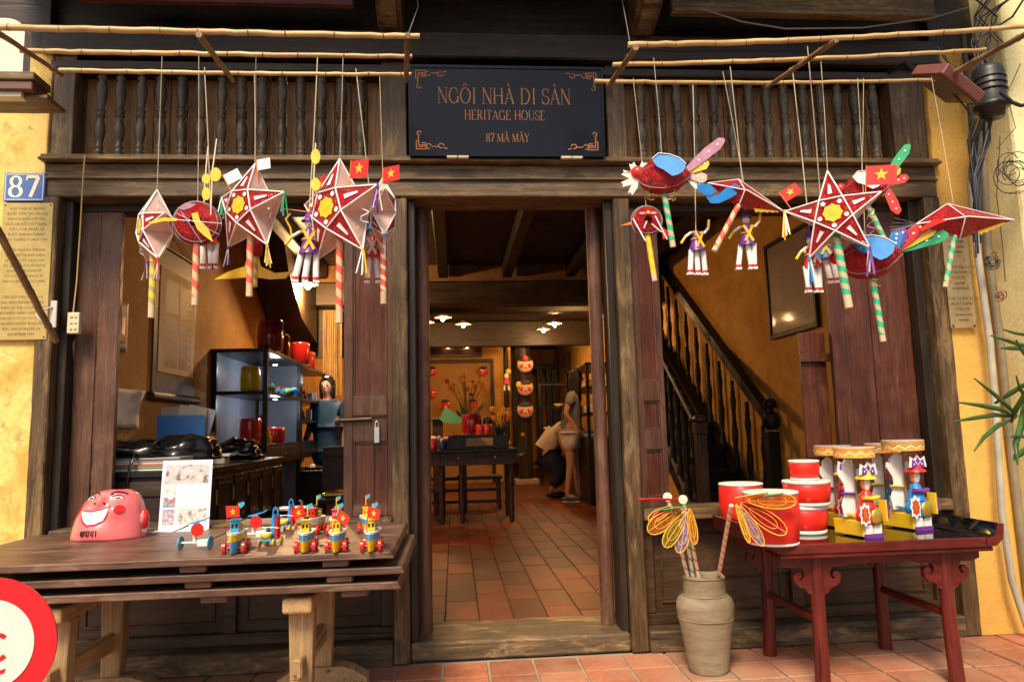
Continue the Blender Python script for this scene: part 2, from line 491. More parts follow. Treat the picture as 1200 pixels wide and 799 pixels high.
# side and back walls of the hall
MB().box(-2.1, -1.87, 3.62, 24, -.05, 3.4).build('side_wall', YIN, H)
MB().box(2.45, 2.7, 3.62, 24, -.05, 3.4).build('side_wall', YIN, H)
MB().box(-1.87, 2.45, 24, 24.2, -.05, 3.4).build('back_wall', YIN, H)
# corner posts
box('corner_post', LX, -1.838, 3.44, 3.64, 0, 2.189, FR, H, .006)
box('corner_post', 2.445, RX, 3.44, 3.64, 0, 2.189, FR, H, .006)
box('corner_jamb', -1.838, -1.80, 3.50, 3.62, .1, 2.187, DKZ, H)
box('corner_jamb', 2.395, 2.445, 3.50, 3.62, .1, 2.187, DKZ, H)
# door posts with rounded pivot stiles
box('door_post', -.294, -.216, 3.455, 3.66, 0, 2.187, FR, H, .006)
box('door_post', .812, .893, 3.455, 3.66, 0, 2.187, FR, H, .006)
box('door_post_reveal', -.2155, -.18, 3.50, 3.64, .086, 2.186, DKZ, H, .004)
box('door_post_reveal', .776, .8115, 3.50, 3.64, .086, 2.186, DKZ, H, .004)
for x in (-.155, .742):
    MB().tube([(x, 3.66, .087), (x, 3.66, 2.186)], .036, 14).build('pivot_stile', RD2, H)
# folded door leaves seen edge on, just inside
box('door_leaf', -.20, -.165, 3.70, 4.35, .09, 2.18, RD, H)
# lintel
box('lintel', LX, RX, 3.45, 3.68, 2.19, 2.355, FRX, H, .006)
box('lintel_band', LX, RX, 3.437, 3.4495, 2.275, 2.287, FRX, H, .002)
box('lintel_moulding', LX-.01, RX+.01, 3.405, 3.66, 2.356, 2.372, FRX, H, .004)
box('lintel_moulding', LX-.01, RX+.01, 3.425, 3.66, 2.3725, 2.392, FRX, H, .004)
box('lintel_underside_rail', -1.80, -.295, 3.56, 3.66, 2.15, 2.189, DK, H)
box('lintel_underside_rail', .895, 2.395, 3.56, 3.66, 2.15, 2.189, DK, H)
# window sills, dado panels and base sills
for (a, b) in ((-1.80, -.295), (.894, 2.444)):
    box('window_sill', a, b, 3.42 if a < 0 else 3.44, 3.66, .60, .652, FRY if a < 0 else FRX, H, .004)
    box('base_sill', a-.02 if a < 0 else a, b, 3.43, 3.66, 0, .098, SILL, H, .006)
    box('dado_panel', a, b, 3.575, 3.60, .098, .60, PNL, H)
    box('dado_rail', a, b, 3.535, 3.575, .098, .150, PNL, H)
    box('dado_rail', a, b, 3.535, 3.575, .555, .599, PNL, H)
    n = 2
    for i in range(n+1):
        x = a+(b-a-.06)*i/n
        box('dado_stile', x, x+.06, 3.54, 3.5745, .151, .554, PNL, H)
    for i in range(n):
        x0 = a+(b-a-.06)*i/n+.10; x1 = a+(b-a-.06)*(i+1)/n-.04
        mo = MB()
        for (p0, p1, q0, q1) in ((x0, x1, .19, .20), (x0, x1, .505, .515), (x0, x0+.01, .2005, .5045), (x1-.01, x1, .2005, .5045)):
            mo.box(p0, p1, 3.566, 3.576, q0, q1)
        mo.build('panel_moulding', PNL, H, .002)
# threshold
box('threshold', -.2155, .8115, 3.47, 3.834, 0, .086, SILL, H, .010)
# left shutter plank and its edge, right leaves
def planks(name, x0, x1, y0, y1, z0, z1, n, mat, skew=0):
    for i in range(n):
        a = x0+(x1-x0)*i/n; b = x0+(x1-x0)*(i+1)/n
        box(name, a+.001, b-.001, y0+random.uniform(0, .003)+skew*i, y1+skew*i, z0, z1, mat, H, .002)
planks('shutter_plank', -1.80, -1.60, 3.565, 3.60, .652, 2.149, 2, RD2)
planks('shutter_plank', 1.955, 2.394, 3.565, 3.60, .652, 2.149, 2, RD)
o = box('shutter_plank', 1.84, 1.98, 3.68, 3.71, .30, 1.52, RD, H)
for z in (.86, 1.36): box('batten', 1.83, 1.99, 3.655, 3.679, z, z+.045, RD, H)
# framed and panelled leaves beside the door
def leaf(x0, x1, y, ang, zs):
    mx = Matrix.Translation((x0 if ang >= 0 else x1, y, 0)) @ Matrix.Rotation(ang, 4, 'Z')
    w = x1-x0; s = 0 if ang >= 0 else -w
    m = MB()
    m.box(s, s+.045, 0, .036, zs[0], zs[-1], mx=mx); m.box(s+w-.03, s+w, 0, .036, zs[0], zs[-1], mx=mx)
    m.build('leaf_stile', RD2, H, .003)
    for i, z in enumerate(zs):
        a = z if i == 0 else z-.05; b2 = z+.05
        if i == len(zs)-1: a, b2 = z-.10, z
        MB().box(s+.0455, s+w-.0305, .001, .035, a, b2, mx=mx).build('leaf_rail', RD2, H, .003)
    for i in range(len(zs)-1):
        a = zs[i]+.0505; b2 = zs[i+1]-(.0505 if i < len(zs)-2 else .1005)
        MB().box(s+.04, s+w-.025, .014, .026, a, b2, mx=mx).build('leaf_panel', RD, H)
        mo = MB()
        x2, x3 = s+.046, s+w-.031
        for (p0, p1, q0, q1) in ((x2, x3, a, a+.008), (x2, x3, b2-.008, b2), (x2, x2+.008, a+.0085, b2-.0085), (x3-.008, x3, a+.0085, b2-.0085)):
            mo.box(p0, p1, .006, .0145, q0, q1, mx=mx)
        mo.build('leaf_moulding', RD2, H, .002)
leaf(-.535, -.294, 3.565, 0, (.652, 1.055, 1.16+.02, 2.149))
leaf(.893, 1.065, 3.50, R(18), (.652, .98, 1.22, 2.149))
# bolt and padlock on the left leaf
o = MB().tube([(-.57, 3.555, 1.11), (-.40, 3.555, 1.115)], .009, 8).tube([(-.572, 3.553, 1.11), (-.55, 3.553, 1.11)], .02, 12).build('bolt', paint('iron', (.10, .07, .05), .4, metal=.8), H)
MB().box(-.385, -.362, 3.54, 3.556, 1.00, 1.075).tube([(-.381, 3.548, 1.07), (-.381, 3.548, 1.095), (-.374, 3.548, 1.105), (-.366, 3.548, 1.095), (-.366, 3.548, 1.07)], .003, 6).build('padlock', paint('steel', (.7, .7, .68), .25, metal=.8), H)
# frieze: turned balusters in front of brown boards
prof = [(.006*.9, 0), (.017, .004), (.019, .012), (.014, .018), (.018, .026), (.018, .034), (.013, .04), (.017, .05), (.017, .058), (.012, .066), (.016, .09), (.021, .125), (.020, .15), (.014, .178), (.012, .19),
        (.018, .198), (.018, .206), (.013, .212), (.019, .220), (.019, .228), (.013, .236), (.015, .26), (.021, .30), (.021, .33), (.013, .365), (.018, .372), (.018, .38), (.012, .387), (.012, .40)]
prof = [(r*1.35, z*1.09) for r, z in prof]
bm = None
def balrow(x0, x1, n, y, z):
    global bm
    for i in range(n):
        x = x0+(x1-x0)*i/(n-1)
        if bm is None: bm = o = MB().lathe(prof, n=12).build('baluster', BAL, H)
        else: o = link(bm.copy()); o.parent = H
        o.location = (x+random.uniform(-.003, .003), y, z)
        o.rotation_euler = (random.uniform(-.012, .012), random.uniform(-.016, .016), random.uniform(0, 6)); k_ = random.uniform(.90, 1.08); o.scale = (k_, k_, 1)
balrow(-1.70, -.445, 14, 3.50, 2.393)
balrow(.985, 2.245, 14, 3.50, 2.393)
for (a, b, n) in ((-1.80, -.34, 18), (.90, 2.33, 18)):
    for i in range(n):
        x0 = a+(b-a)*i/n; x1 = a+(b-a)*(i+1)/n
        box('backing_board', x0+.0015, x1-.0015, 3.57+random.uniform(0, .004), 3.59, 2.393, 2.90, BRN, H, .002)
box('frieze_post', -1.90, -1.80, 3.46, 3.60, 2.393, 2.90, FR, H)
box('frieze_post', -.34, -.215, 3.47, 3.60, 2.393, 2.90, FR, H)
box('frieze_post', .80, .90, 3.47, 3.60, 2.393, 2.90, FR, H)
box('frieze_post', 2.332, 2.52, 3.47, 3.60, 2.393, 2.90, FR, H)
box('frieze_back', -.215, .80, 3.55, 3.60, 2.393, 2.90, DK, H)
box('frieze_top_rail', -1.915, RX, 3.455, 3.61, 2.835, 2.875, DK, H)
box('upper_beam', -1.95, 2.60, 3.42, 3.62, 2.901, 3.04, DK, H, .008)
box('upper_board', -1.95, 2.60, 3.56, 3.62, 3.0405, 3.5, DK, H)
# carved dentil strip above, left and right
for (a, b) in ((-1.30, -.30), (.95, 2.2)):
    box('dentil_board', a, b, 3.53, 3.559, 3.05, 3.115, wood('red_fascia_wood' , (.03, .01, .008), (.07, .024, .016), (.1, .05, .04), 'x', .5), H)
    n = int((b-a)/.042)
    d = MB()
    for i in range(n):
        x = a+.02+i*.042
        d.ball((x, 3.53, 3.085), (.011, .008, .011), 8, 5)
    d.build('dentil', FRX, H)
# bracket beam ends that carry the eaves
for x, s in ((-.285, -1), (.985, 1)):
    pr = []
    pts = [(3.56, 3.03), (3.40, 3.035), (3.30, 3.06), (3.22, 3.10), (3.16, 3.16), (3.15, 3.22), (2.6, 3.29), (2.6, 3.34), (3.56, 3.36)]
    MB().slab([(x-.06, y, z) for y, z in pts], (.12, 0, 0)).build('eave_bracket', FR, H, .006)
    MB().slab([(x-.035, y-.012, z-.012) for y, z in ((3.40, 3.035), (3.30, 3.06), (3.22, 3.10), (3.16, 3.16), (3.17, 3.175), (3.24, 3.115), (3.31, 3.075), (3.41, 3.05))], (.07, 0, 0)).build('bracket_carving', FRX, H, .003)
# eave: purlins, rafters and boards
for (y, z) in ((3.2, 3.30), (2.80, 3.34)):
    box('purlin', -2.15, 2.78, y-.06, y+.06, z, z+.10, DK, H)
for i in range(5):
    y0 = 2.69+i*.21
    box('eave_board', -2.15, 2.78, y0, y0+.205, 3.462, 3.49, DK, H)
b0 = at(785, 20, 3.3); b1 = at(1088, 2, 3.3)
MB().box(b0.x, b1.x, 3.26, 3.30, b0.z, b0.z+.15).box(b0.x, b1.x, 3.245, 3.2595, b0.z, b0.z+.02).build('hanging_fascia', FRX, H, .004)
b0 = at(0, 30, 3.3); b1 = at(105, 2, 3.3)
MB().box(-1.7, -.45, 3.26, 3.30, at(300, 6, 3.28).z, at(300, 6, 3.28).z+.15).build('hanging_fascia', wood('red_painted_fascia', (.07, .018, .014), (.12, .03, .022), (.2, .1, .08), 'x', .5), H, .004)
# hall ceiling and beams
CZ = 2.93
i = 0
y = 3.7
while y < 8.2:
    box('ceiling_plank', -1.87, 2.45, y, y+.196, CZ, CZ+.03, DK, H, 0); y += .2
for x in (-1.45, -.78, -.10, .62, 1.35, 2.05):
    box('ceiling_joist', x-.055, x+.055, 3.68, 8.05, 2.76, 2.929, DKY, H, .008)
box('cross_beam', -1.87, 2.45, 8.05, 8.3, 2.46, 2.72, DK, H, .01)
box('beam_infill', -1.87, 2.45, 8.12, 8.2, 2.721, 2.929, plaster('dull_brown_plaster', (.20, .10, .03), (.12, .055, .018), (.06, .03, .012)), H)  # infill strip coloured dull brown, darker than the wall plaster
box('cross_beam', -1.87, 2.45, 9.3, 9.5, 2.56, 2.80, DK, H, .01)
MB().box(-1.87, 2.45, 8.301, 24, 2.95, 3.0).build('rear_ceiling', DK, H)
box('cross_beam', -1.87, 2.45, 12.6, 12.8, 2.50, 2.94, DK, H, .01)
# roof over everything (keeps the sky out)
MB().box(-2.1, 2.7, 3.63, 24.2, 3.45, 3.5).build('roof', DK, H)
# partition at the back of the hall
PW = 13.6
p0 = at(498, 422, PW); p1 = at(578, 422, PW); pt = at(540, 388, PW)
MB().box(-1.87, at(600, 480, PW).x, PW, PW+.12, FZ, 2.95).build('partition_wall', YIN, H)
fx0, fx1, fz = p0.x, p1.x, p0.z
box('panel_frame', fx0-.1, fx1, PW-.06, PW-.001, fz-.07, fz, DK, H)
box('panel_frame', fx1-.06, fx1, PW-.06, PW-.001, FZ, fz-.071, DKZ, H)
BMT = plaster('woven_mat', (.40, .22, .06), (.34, .17, .04), (.25, .13, .03), scale=6)
MB().box(fx0-.1, fx1-.061, PW-.03, PW-.001, FZ, fz-.071).build('woven_mat_panel', BMT, H)
# far rear wall pieces seen to the right of the column
q0 = at(597, 420, 16.5); q1 = at(655, 420, 16.5)
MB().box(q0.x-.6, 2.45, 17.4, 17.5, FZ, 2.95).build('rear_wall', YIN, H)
zz = at(620, 428, 16.5).z
box('rear_beam', q0.x-.2, 2.3, 16.4, 16.6, zz-.1, zz+.02, DK, H)
for px_ in (603, 632, 643, 650):
    xx = at(px_, 460, 16.5).x
    box('rear_post', xx-.06, xx+.06, 16.42, 16.58, FZ, zz-.101, DKZ, H)
# timber columns
def column(pxa, pxb, Y, top):
    a = at(pxa, 480, Y); b = at(pxb, 480, Y)
    c = (a.x+b.x)/2; r = (b.x-a.x)/2
    MB().tube([(c, Y, FZ+.09), (c, Y, top)], r, 16).build('column', DKZ, H)
    MB().box(c-r*1.6, c+r*1.6, Y-r*1.6, Y+r*1.6, FZ, FZ+.09).build('column_base', paint('stone_base', (.35, .26, .18), .8), H, .01)
    return c
COLX = column(606, 623, 12.9, 2.5)
column(591, 597, 13.4, 2.94)
# cable trunking beam shape along the left wall (dark rear of the left room)
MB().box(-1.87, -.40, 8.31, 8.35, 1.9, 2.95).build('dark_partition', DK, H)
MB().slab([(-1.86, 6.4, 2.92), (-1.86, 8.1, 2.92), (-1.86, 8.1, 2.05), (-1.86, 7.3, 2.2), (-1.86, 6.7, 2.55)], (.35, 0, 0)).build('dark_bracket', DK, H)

# ================================================================== staircase against the right wall
ST = thing('staircase', 'dark wooden staircase with turned balusters climbing beside the yellow wall on the right', 'staircase')
Y0, XR, XL = 5.45, 2.40, 1.88
run, rise = .285, .195
bp = [(.016, -.10), (.022, -.09), (.02, 0), (.02, .06), (.012, .07), (.02, .08), (.012, .09), (.014, .14), (.021, .22), (.021, .28), (.012, .33), (.019, .34), (.012, .35), (.013, .42), (.020, .50), (.012, .56), (.018, .57), (.012, .58), (.012, .66)]
bp = [(r*1.35, z*1.12) for r, z in bp]
bs = None
for i in range(12):
    z = FZ+(i+1)*rise; y = Y0+i*run
    if z < 2.9:
        box('tread', XL-.01, XR+.02, y-.03, y+run, z-.035, z, STR, ST, .004)
        box('riser', XL, XR, y, y+.018, z-rise, z-.036, STR, ST, 0)
    for X in (XL+.0, XR):
        for q in (0,):
            zz = z+q*rise-rise*.25
            if zz > 2.7: continue
            if bs is None: bs = o = MB().lathe(bp, n=10).build('baluster', STR, ST)
            else: o = link(bs.copy()); o.parent = ST
            o.location = (X, y+run*q+.05, zz+.06)
sl_ = rise/run
L = 10.2*run
for X in (XL, XR):
    MB().slab([(X-.025, Y0-.05, FZ), (X-.025, Y0-.05, FZ+.14), (X-.025, Y0+L, FZ+.14+L*sl_), (X-.025, Y0+L, FZ+L*sl_)], (.05, 0, 0)).build('string_board', STR, ST, .003)
    zr = FZ+.30+.64
    hr = MB()
    hr.slab([(X-.035, Y0-.10, zr), (X-.035, Y0+L, zr+(L+.1)*sl_), (X-.035, Y0+L, zr+.10+(L+.1)*sl_), (X-.035, Y0-.10, zr+.10)], (.07, 0, 0))
    hr.build('handrail', STR, ST, .015, 2)
npf = [(.05, 0), (.05, .76), (.035, .77), (.035, .785), (.062, .80), (.062, .86), (.05, .90), (.022, .91), (.022, .93), (.04, .95), (.045, .975), (.035, 1.0), (.0, 1.01)]
MB().box(XR-.05, XR+.04, Y0-.15, Y0-.06, FZ, .98).lathe([(a*1.1, z+.22) for a, z in npf[2:]], (XR, Y0-.105, FZ-.08), 14).build('newel_post', STR, ST, .006)
nx = at(820, 500, 4.9)
MB().box(nx.x-.036, nx.x+.036, 4.86, 4.94, FZ, nx.z-.05).box(nx.x-.042, nx.x+.042, 4.855, 4.945, nx.z-.049, nx.z+.03).ball((nx.x, 4.9, nx.z+.05), (.05, .05, .035)).build('newel_post', wood('worn_newel_wood', (.025, .012, .008), (.06, .03, .018), (.15, .09, .05), 'z', .35), ST, .006)
a = at(768, 400, 6.4); b = at(815, 492, 4.95)
MB().tube([a, b], .035, 8).build('handrail', STR, ST)
for k in range(6):
    q = b.lerp(a, (k+.4)/6)
    o = link(bs.copy()); o.parent = ST; o.location = (q.x-.01, q.y, q.z-.69)
MB().tube([Vector((a.x, a.y, a.z-.72)), Vector((b.x, b.y, b.z-.72))], .04, 6).build('string_board', STR, ST)
# dark sheet put in for the shade under the stair
MB().box(1.72, XL-.03, 7.6, 7.65, FZ, 2.9).build('stair_shade_sheet', DK, ST)

# ================================================================== bamboo poles and cross sticks
def bamboo(name, label, pts, r, mat, group, cat='bamboo pole'):
    pts = [Vector(p) for p in pts]
    c = pts[0]
    T = thing(name, label, cat, c, group=group)
    d = pts[-1]-pts[0]
    P, Rr = [], []
    n = max(6, int(d.length/.045))
    def bz(t):
        if len(pts) == 2: return pts[0].lerp(pts[1], t)
        return (1-t)**2*pts[0]+2*t*(1-t)*(2*pts[1]-(pts[0]+pts[2])/2)+t*t*pts[2]
    for i in range(n+1):
        t = i/n
        P.append(bz(t)-c+Vector((0, random.uniform(-.002, .002), random.uniform(-.0015, .0015))))
        Rr.append(r*(1-.15*t)*random.uniform(.96, 1.03))
    MB().tube(P, Rr, 10).build('cane', mat, T)
    m = MB()
    k = 3
    i = 2
    while i < n:
        a, b = P[i], P[min(i+1, n)]
        dd = (b-a).normalized()*.003
        m.tube([a-dd, a, a+dd], [r*.9, r*1.13, r*.9], 10, caps=False); i += random.choice((3, 4, 4))
    m.build('node_rings', NODE, T)['kind'] = 'stuff'
    return T
GB = 'bamboo poles hung over the shopfront'
YA, YB, YC = 2.62, 2.80, 3.02
ZP = 2.49
bamboo('bamboo_pole', 'front bamboo pole of the left rack, highest in view', [at(-20, 32, YA), at(240, 37.5, YA), at(492, 43, YA)], .0125, BMB, GB)
bamboo('bamboo_pole', 'middle bamboo pole of the left rack', [at(24, 60, YB), at(260, 63.5, YB), at(483, 66.5, YB)], .0105, BMB, GB)
bamboo('bamboo_pole', 'rear thin bamboo pole of the left rack, in front of the balusters', [at(70, 82.5, YC), at(280, 86, YC), at(482, 87.5, YC)], .0100, BMB, GB)
bamboo('bamboo_pole', 'front bamboo pole of the right rack, bending up at its right end', [at(736, 52.5, YA), at(960, 46, YA), at(1215, 30, YA)], .0115, BMB, GB)
bamboo('bamboo_pole', 'middle bamboo pole of the right rack', [at(718, 76, YB), at(930, 70, YB), at(1155, 58.5, YB)], .0100, BMB, GB)
bamboo('bamboo_pole', 'rear thin bamboo pole of the right rack, in front of the balusters', [at(697, 95.5, YC), at(900, 97, YC), at(1096, 94, YC)], .0095, BMB, GB)
GS = 'brown sticks tied across the bamboo poles'
bamboo('bamboo_stick', 'slanting brown stick tied across the middle of the left rack', [at(233, 41, YA-.03), at(273, 95, YC+.02)], .012, BMY, GS, 'stick')
bamboo('bamboo_stick', 'upright looking short stick tied at the right end of the left rack', [at(478, 41, YA-.03), at(476, 95, YC+.02)], .012, BMY, GS, 'stick')
bamboo('bamboo_stick', 'slanting stick tied at the left end of the right rack beside the sign', [at(745, 56, YA-.03), at(712, 103, YC+.02)], .0125, BMY, GS, 'stick')
bamboo('bamboo_stick', 'long stick slanting across the middle of the right rack', [at(980, 47, YA-.03), at(897, 104, YC+.02)], .012, BMY, GS, 'stick')
bamboo('bamboo_stick', 'long stick at the far left running back from the front pole', [at(-15, 30, YA-.1), at(73, 88, YC+.05)], .011, BMY, GS, 'stick')
bamboo('bamboo_stick', 'thick stick at the far right running out towards the street', [at(1103, 94, YC+.02), at(1215, 33, YA-.15)], .014, BMY, GS, 'stick')
T = bamboo('bamboo_brace', 'brown cane leaning from the left edge down to a steel hook beside the yellow plaque', [at(-12, 252, 2.9), at(66, 400, 3.40)], .016, BMY, None, 'cane')
def wire(name, pts, r, mat, label, cat, group=None):
    o = MB().tube(pts, r, 6).build(name, mat)
    return tag(o, label, cat, group)
WIR = paint('grey_wire', (.25, .24, .23), .5)
wire('hanging_wire', [at(478, 41, YA), at(484, 25, 2.9), at(490, 8, 3.1), at(487, -20, 3.25)], .0016, WIR, 'thin twisted wire holding the right end of the left bamboo rack', 'wire')
wire('hanging_wire', [at(738, 50, YA), at(735, 32, 2.9), at(728, -5, 3.2)], .0016, WIR, 'thin wire holding the left end of the right bamboo rack', 'wire')
wire('slack_cable', [at(820, 10, 3.25), at(870, 26, 3.22), at(920, 34, 3.2), at(1010, 33, 3.2), at(1090, 22, 3.22), at(1135, 9, 3.3)], .004, paint('grey_cable', (.2, .18, .15), .5), 'grey cable sagging under the eaves above the right bamboo rack', 'cable')

# ================================================================== lanterns
def star2(n, ro, ri, rot=PI/2):
    return [((ro if i % 2 == 0 else ri)*math.cos(rot+PI*i/n), (ro if i % 2 == 0 else ri)*math.sin(rot+PI*i/n)) for i in range(2*n)]
def tassel(par, p, col, ln=.085, n=5, w=.006, name='tassel', white=True):
    m = MB()
    for i in range(n):
        a = random.uniform(-.22, .22); b = random.uniform(-.2, .2); L = ln*random.uniform(.8, 1.05)
        x = p[0]+random.uniform(-.003, .003); y = p[1]+random.uniform(-.003, .003)
        pts = [(x, y, p[2]), (x+a*L*.5, y+b*L*.4, p[2]-L*.5), (x+a*L*.9, y+b*L, p[2]-L)]
        for j in range(2):
            q, r_ = pts[j], pts[j+1]
            m.slab([(q[0]-w/2, q[1], q[2]), (q[0]+w/2, q[1], q[2]), (r_[0]+w/2, r_[1], r_[2]), (r_[0]-w/2, r_[1], r_[2])], (0, .0006, 0), 0 if (i % 3 or not white) else 1)
    m.tube([(p[0], p[1], p[2]+.006), (p[0], p[1], p[2]-.012)], .005, 8)
    return m.build(name, [col, WHT], par)
def flag(par, x, z, s, ang=0, back=False, y=0, tilt=0):
    "little paper flag on a stick"
    mx = Matrix.Translation((x, y, z)) @ Matrix.Rotation(ang, 4, 'Z') @ Matrix.Rotation(tilt, 4, 'Y')
    f = MB().slab([(0, 0, 0), (s, 0, -.004), (s*1.0, 0, s*.72-.004), (0, 0, s*.72)], (0, .001, 0), 1 if back else 0, mx)
    o = f.build('flag', [REDP, WHT], par)
    if not back:
        st = [(s*.5+a, -.0008, s*.36+b) for a, b in star2(5, s*.24, s*.10)]
        MB().slab(st, (0, -.0006, 0), mx=mx).build('flag_star', YLP, o)
    MB().tube([mx @ Vector((0, 0, s*.74)), mx @ Vector((0, 0, -s*.9))], .002, 6).build('flag_stick', ORP, o)
def ribbons(par, n, r, cols, ln=.06):
    for k in range(n):
        a = random.uniform(0, 2*PI); p = Vector((r*math.cos(a), random.uniform(-.03, .0), r*math.sin(a)*.8)); P = [p]; w = random.uniform(2, 5)
        for i in range(1, 9):
            t = i/8; P.append(p+Vector((.014*math.sin(w*t*3+k), -.010*math.cos(w*t*3), -ln*t*random.uniform(.92, 1.05))))
        MB().tube(P, .0022, 6, flat=.25).build('loose_ribbon', cols[k % len(cols)], par)
def handle(par, p, ln, mat, r=.0125, tilt=0, lean=0, plain=.05):
    o = MB().tube([(0, 0, -ln+plain*(plain > 0)), (0, 0, 0)], r, 14).build('handle', mat, par)
    o.location = p; o.rotation_euler = (lean, tilt, 0)
    if plain:
        MB().tube([(0, 0, -ln), (0, 0, -ln+plain-.0003)], r*.985, 14).build('bare_end', paint_cache('bare_card_tube', (.60, .43, .25)), o)
    return o
_pc = {}
def paint_cache(n, c):
    if n not in _pc: _pc[n] = paint(n, c, .6)
    return _pc[n]
def line(par, T, top):
    "string from the thing (local top) up to a world point"
    mw = Matrix.Translation(T.location) @ T.rotation_euler.to_matrix().to_4x4()
    q = mw.inverted() @ Vector(top)
    return q
def string(T, p, top, r=.0014, name='string'):
    q = line(None, T, top)
    return MB().tube([p, Vector(p).lerp(q, .5)+Vector((.002, 0, 0)), q], r, 6).build(name, STRG, T)
GL = 'star lanterns hanging from the bamboo racks'
def star_lantern(label, px, py, Y, rad, yaw, roll, cols, hmat, hlen, top, flags=(), thick=.30, hr=.0125, tl=.085, htilt=0):
    c = at(px, py, Y)
    T = thing('star_lantern', label, 'lantern', c, (0, 0, yaw), GL)
    ri = rad*.40; d = rad*thick
    tips, inn = [], []
    for i in range(5):
        a = PI/2+roll-i*2*PI/5
        tips.append(Vector((rad*math.cos(a), 0, rad*math.sin(a))))
        a -= PI/5
        inn.append(Vector((ri*math.cos(a), 0, ri*math.sin(a))))
    for s, nm in ((-1, 'front_star'), (1, 'back_star')):
        m = MB(); q = [v+Vector((0, s*d, 0)) for v in inn]
        m.add(q, [tuple(range(5))])
        for i in range(5): m.add([tips[i], q[i], q[i-1]], [(0, 1, 2)])
        m.build(nm, REDF, T)
    m = MB()
    for i in range(5):
        a, b = inn[i]+Vector((0, -d, 0)), inn[i]+Vector((0, d, 0))
        m.add([tips[i], a, b], [(0, 1, 2)]); m.add([tips[(i+1) % 5], b, a], [(0, 1, 2)])
    m.build('side_film', BGE, T)
    m = MB()
    for s in (-1, 1):
        for i in range(5):
            a, b = tips[i], tips[(i+2) % 5]
            k1 = inn[i]+Vector((0, s*(d+.002), 0)); k2 = inn[(i+1) % 5]+Vector((0, s*(d+.002), 0))
            m.tube([a+(a*.03), k1, k2, b+(b*.03)], .0032, 6)
    m.build('white_taped_frame', WHT2, T)
    # decals
    m = MB(); y0 = -d-.003
    m.slab([(a, y0, b) for a, b in star2(8, ri*.52, ri*.44)], (0, -.001, 0))
    m.slab([(a*.4, y0-.0012, b*.4) for a, b in star2(5, ri*.5, ri*.25)], (0, -.001, 0))
    m.build('paper_flower', YLP, T)
    m = MB()
    for i in range(5):
        k = inn[i]*.70
        m.slab([(k.x+a, y0, k.z+b) for a, b in star2(4, ri*.13, ri*.12)], (0, -.001, 0))
        dr = tips[i].normalized(); pr = Vector((dr.z, 0, -dr.x))
        f = lambda u, v: Vector((0, 0, 0))+dr*(rad*u)+pr*(rad*v)+Vector((0, -d*(1-(u-.32)/.68)-.004, 0))
        m.slab([f(.44, -.045), f(.44, .045), f(.68, .018), f(.68, -.018)], (0, -.001, 0))
    m.build('paper_petals', WHT, T)['kind'] = 'stuff'
    ribbons(T, 5, rad*.75, (WHT, PNK, YLP, SILV), .07)
    for i, col in cols: tassel(T, tips[i]*1.03, col, tl)
    handle(T, (0, 0, -ri*.8), hlen, hmat, hr, htilt)
    for (fx, fz, s, a, bk, tt) in flags: flag(T, fx, fz, s, a, bk, tilt=tt)
    string(T, (tips[0].x, 0, tips[0].z), top)
    return T
star_lantern('star lantern seen nearly edge on, leftmost in the row, yellow handle and green tassel', 181, 268, 2.80, .145, R(-55), R(-8), ((4, GRP), (2, REDP), (3, PRP)), T_YEL, .30, at(190, 65, YB), ((-.05, .10, .055, .3, True, .4),), .34)
star_lantern('tilted star lantern left of the archer puppet, with white flags and two handles below', 294, 245, 2.80, .175, R(-32), R(-6), ((1, GRP), (2, YLP), (3, PRP), (4, GRP)), T_RED, .29, at(298, 85, YC), ((.03, .15, .06, .2, True, -.1), (-.13, .12, .065, .4, True, -.5)), .34)
star_lantern('large star lantern hanging between two puppets with blue and yellow tassels and flag', 398, 248, 2.75, .205, R(-38), R(0), ((1, PRP), (2, YLP), (3, BLP)), T_RED, .37, at(402, 66, YB), ((.055, .12, .095, 0, False, .1), (-.125, .08, .08, -.2, False, -.5)), .32, .0135, .10)
star_lantern('narrow star lantern beside the left door post seen edge on with a flag on top', 449, 250, 2.82, .145, R(-82), R(4), ((0, REDP), (3, PRP), (2, BLP)), T_RW, .32, at(445, 90, YC), ((.0, .125, .085, .8, False, 0),), .30)
star_lantern('largest star lantern facing the street on the right rack with green striped handle', 977, 253, 2.62, .178, R(-33), R(3), ((4, YLP), (3, SKY), (2, PRP)), T_GRN, .31, at(962, 72, YB), ((.12, .10, .105, 0, False, .1), (-.17, .085, .07, 0, False, -.5)), .26, .0155, .11, R(-5))

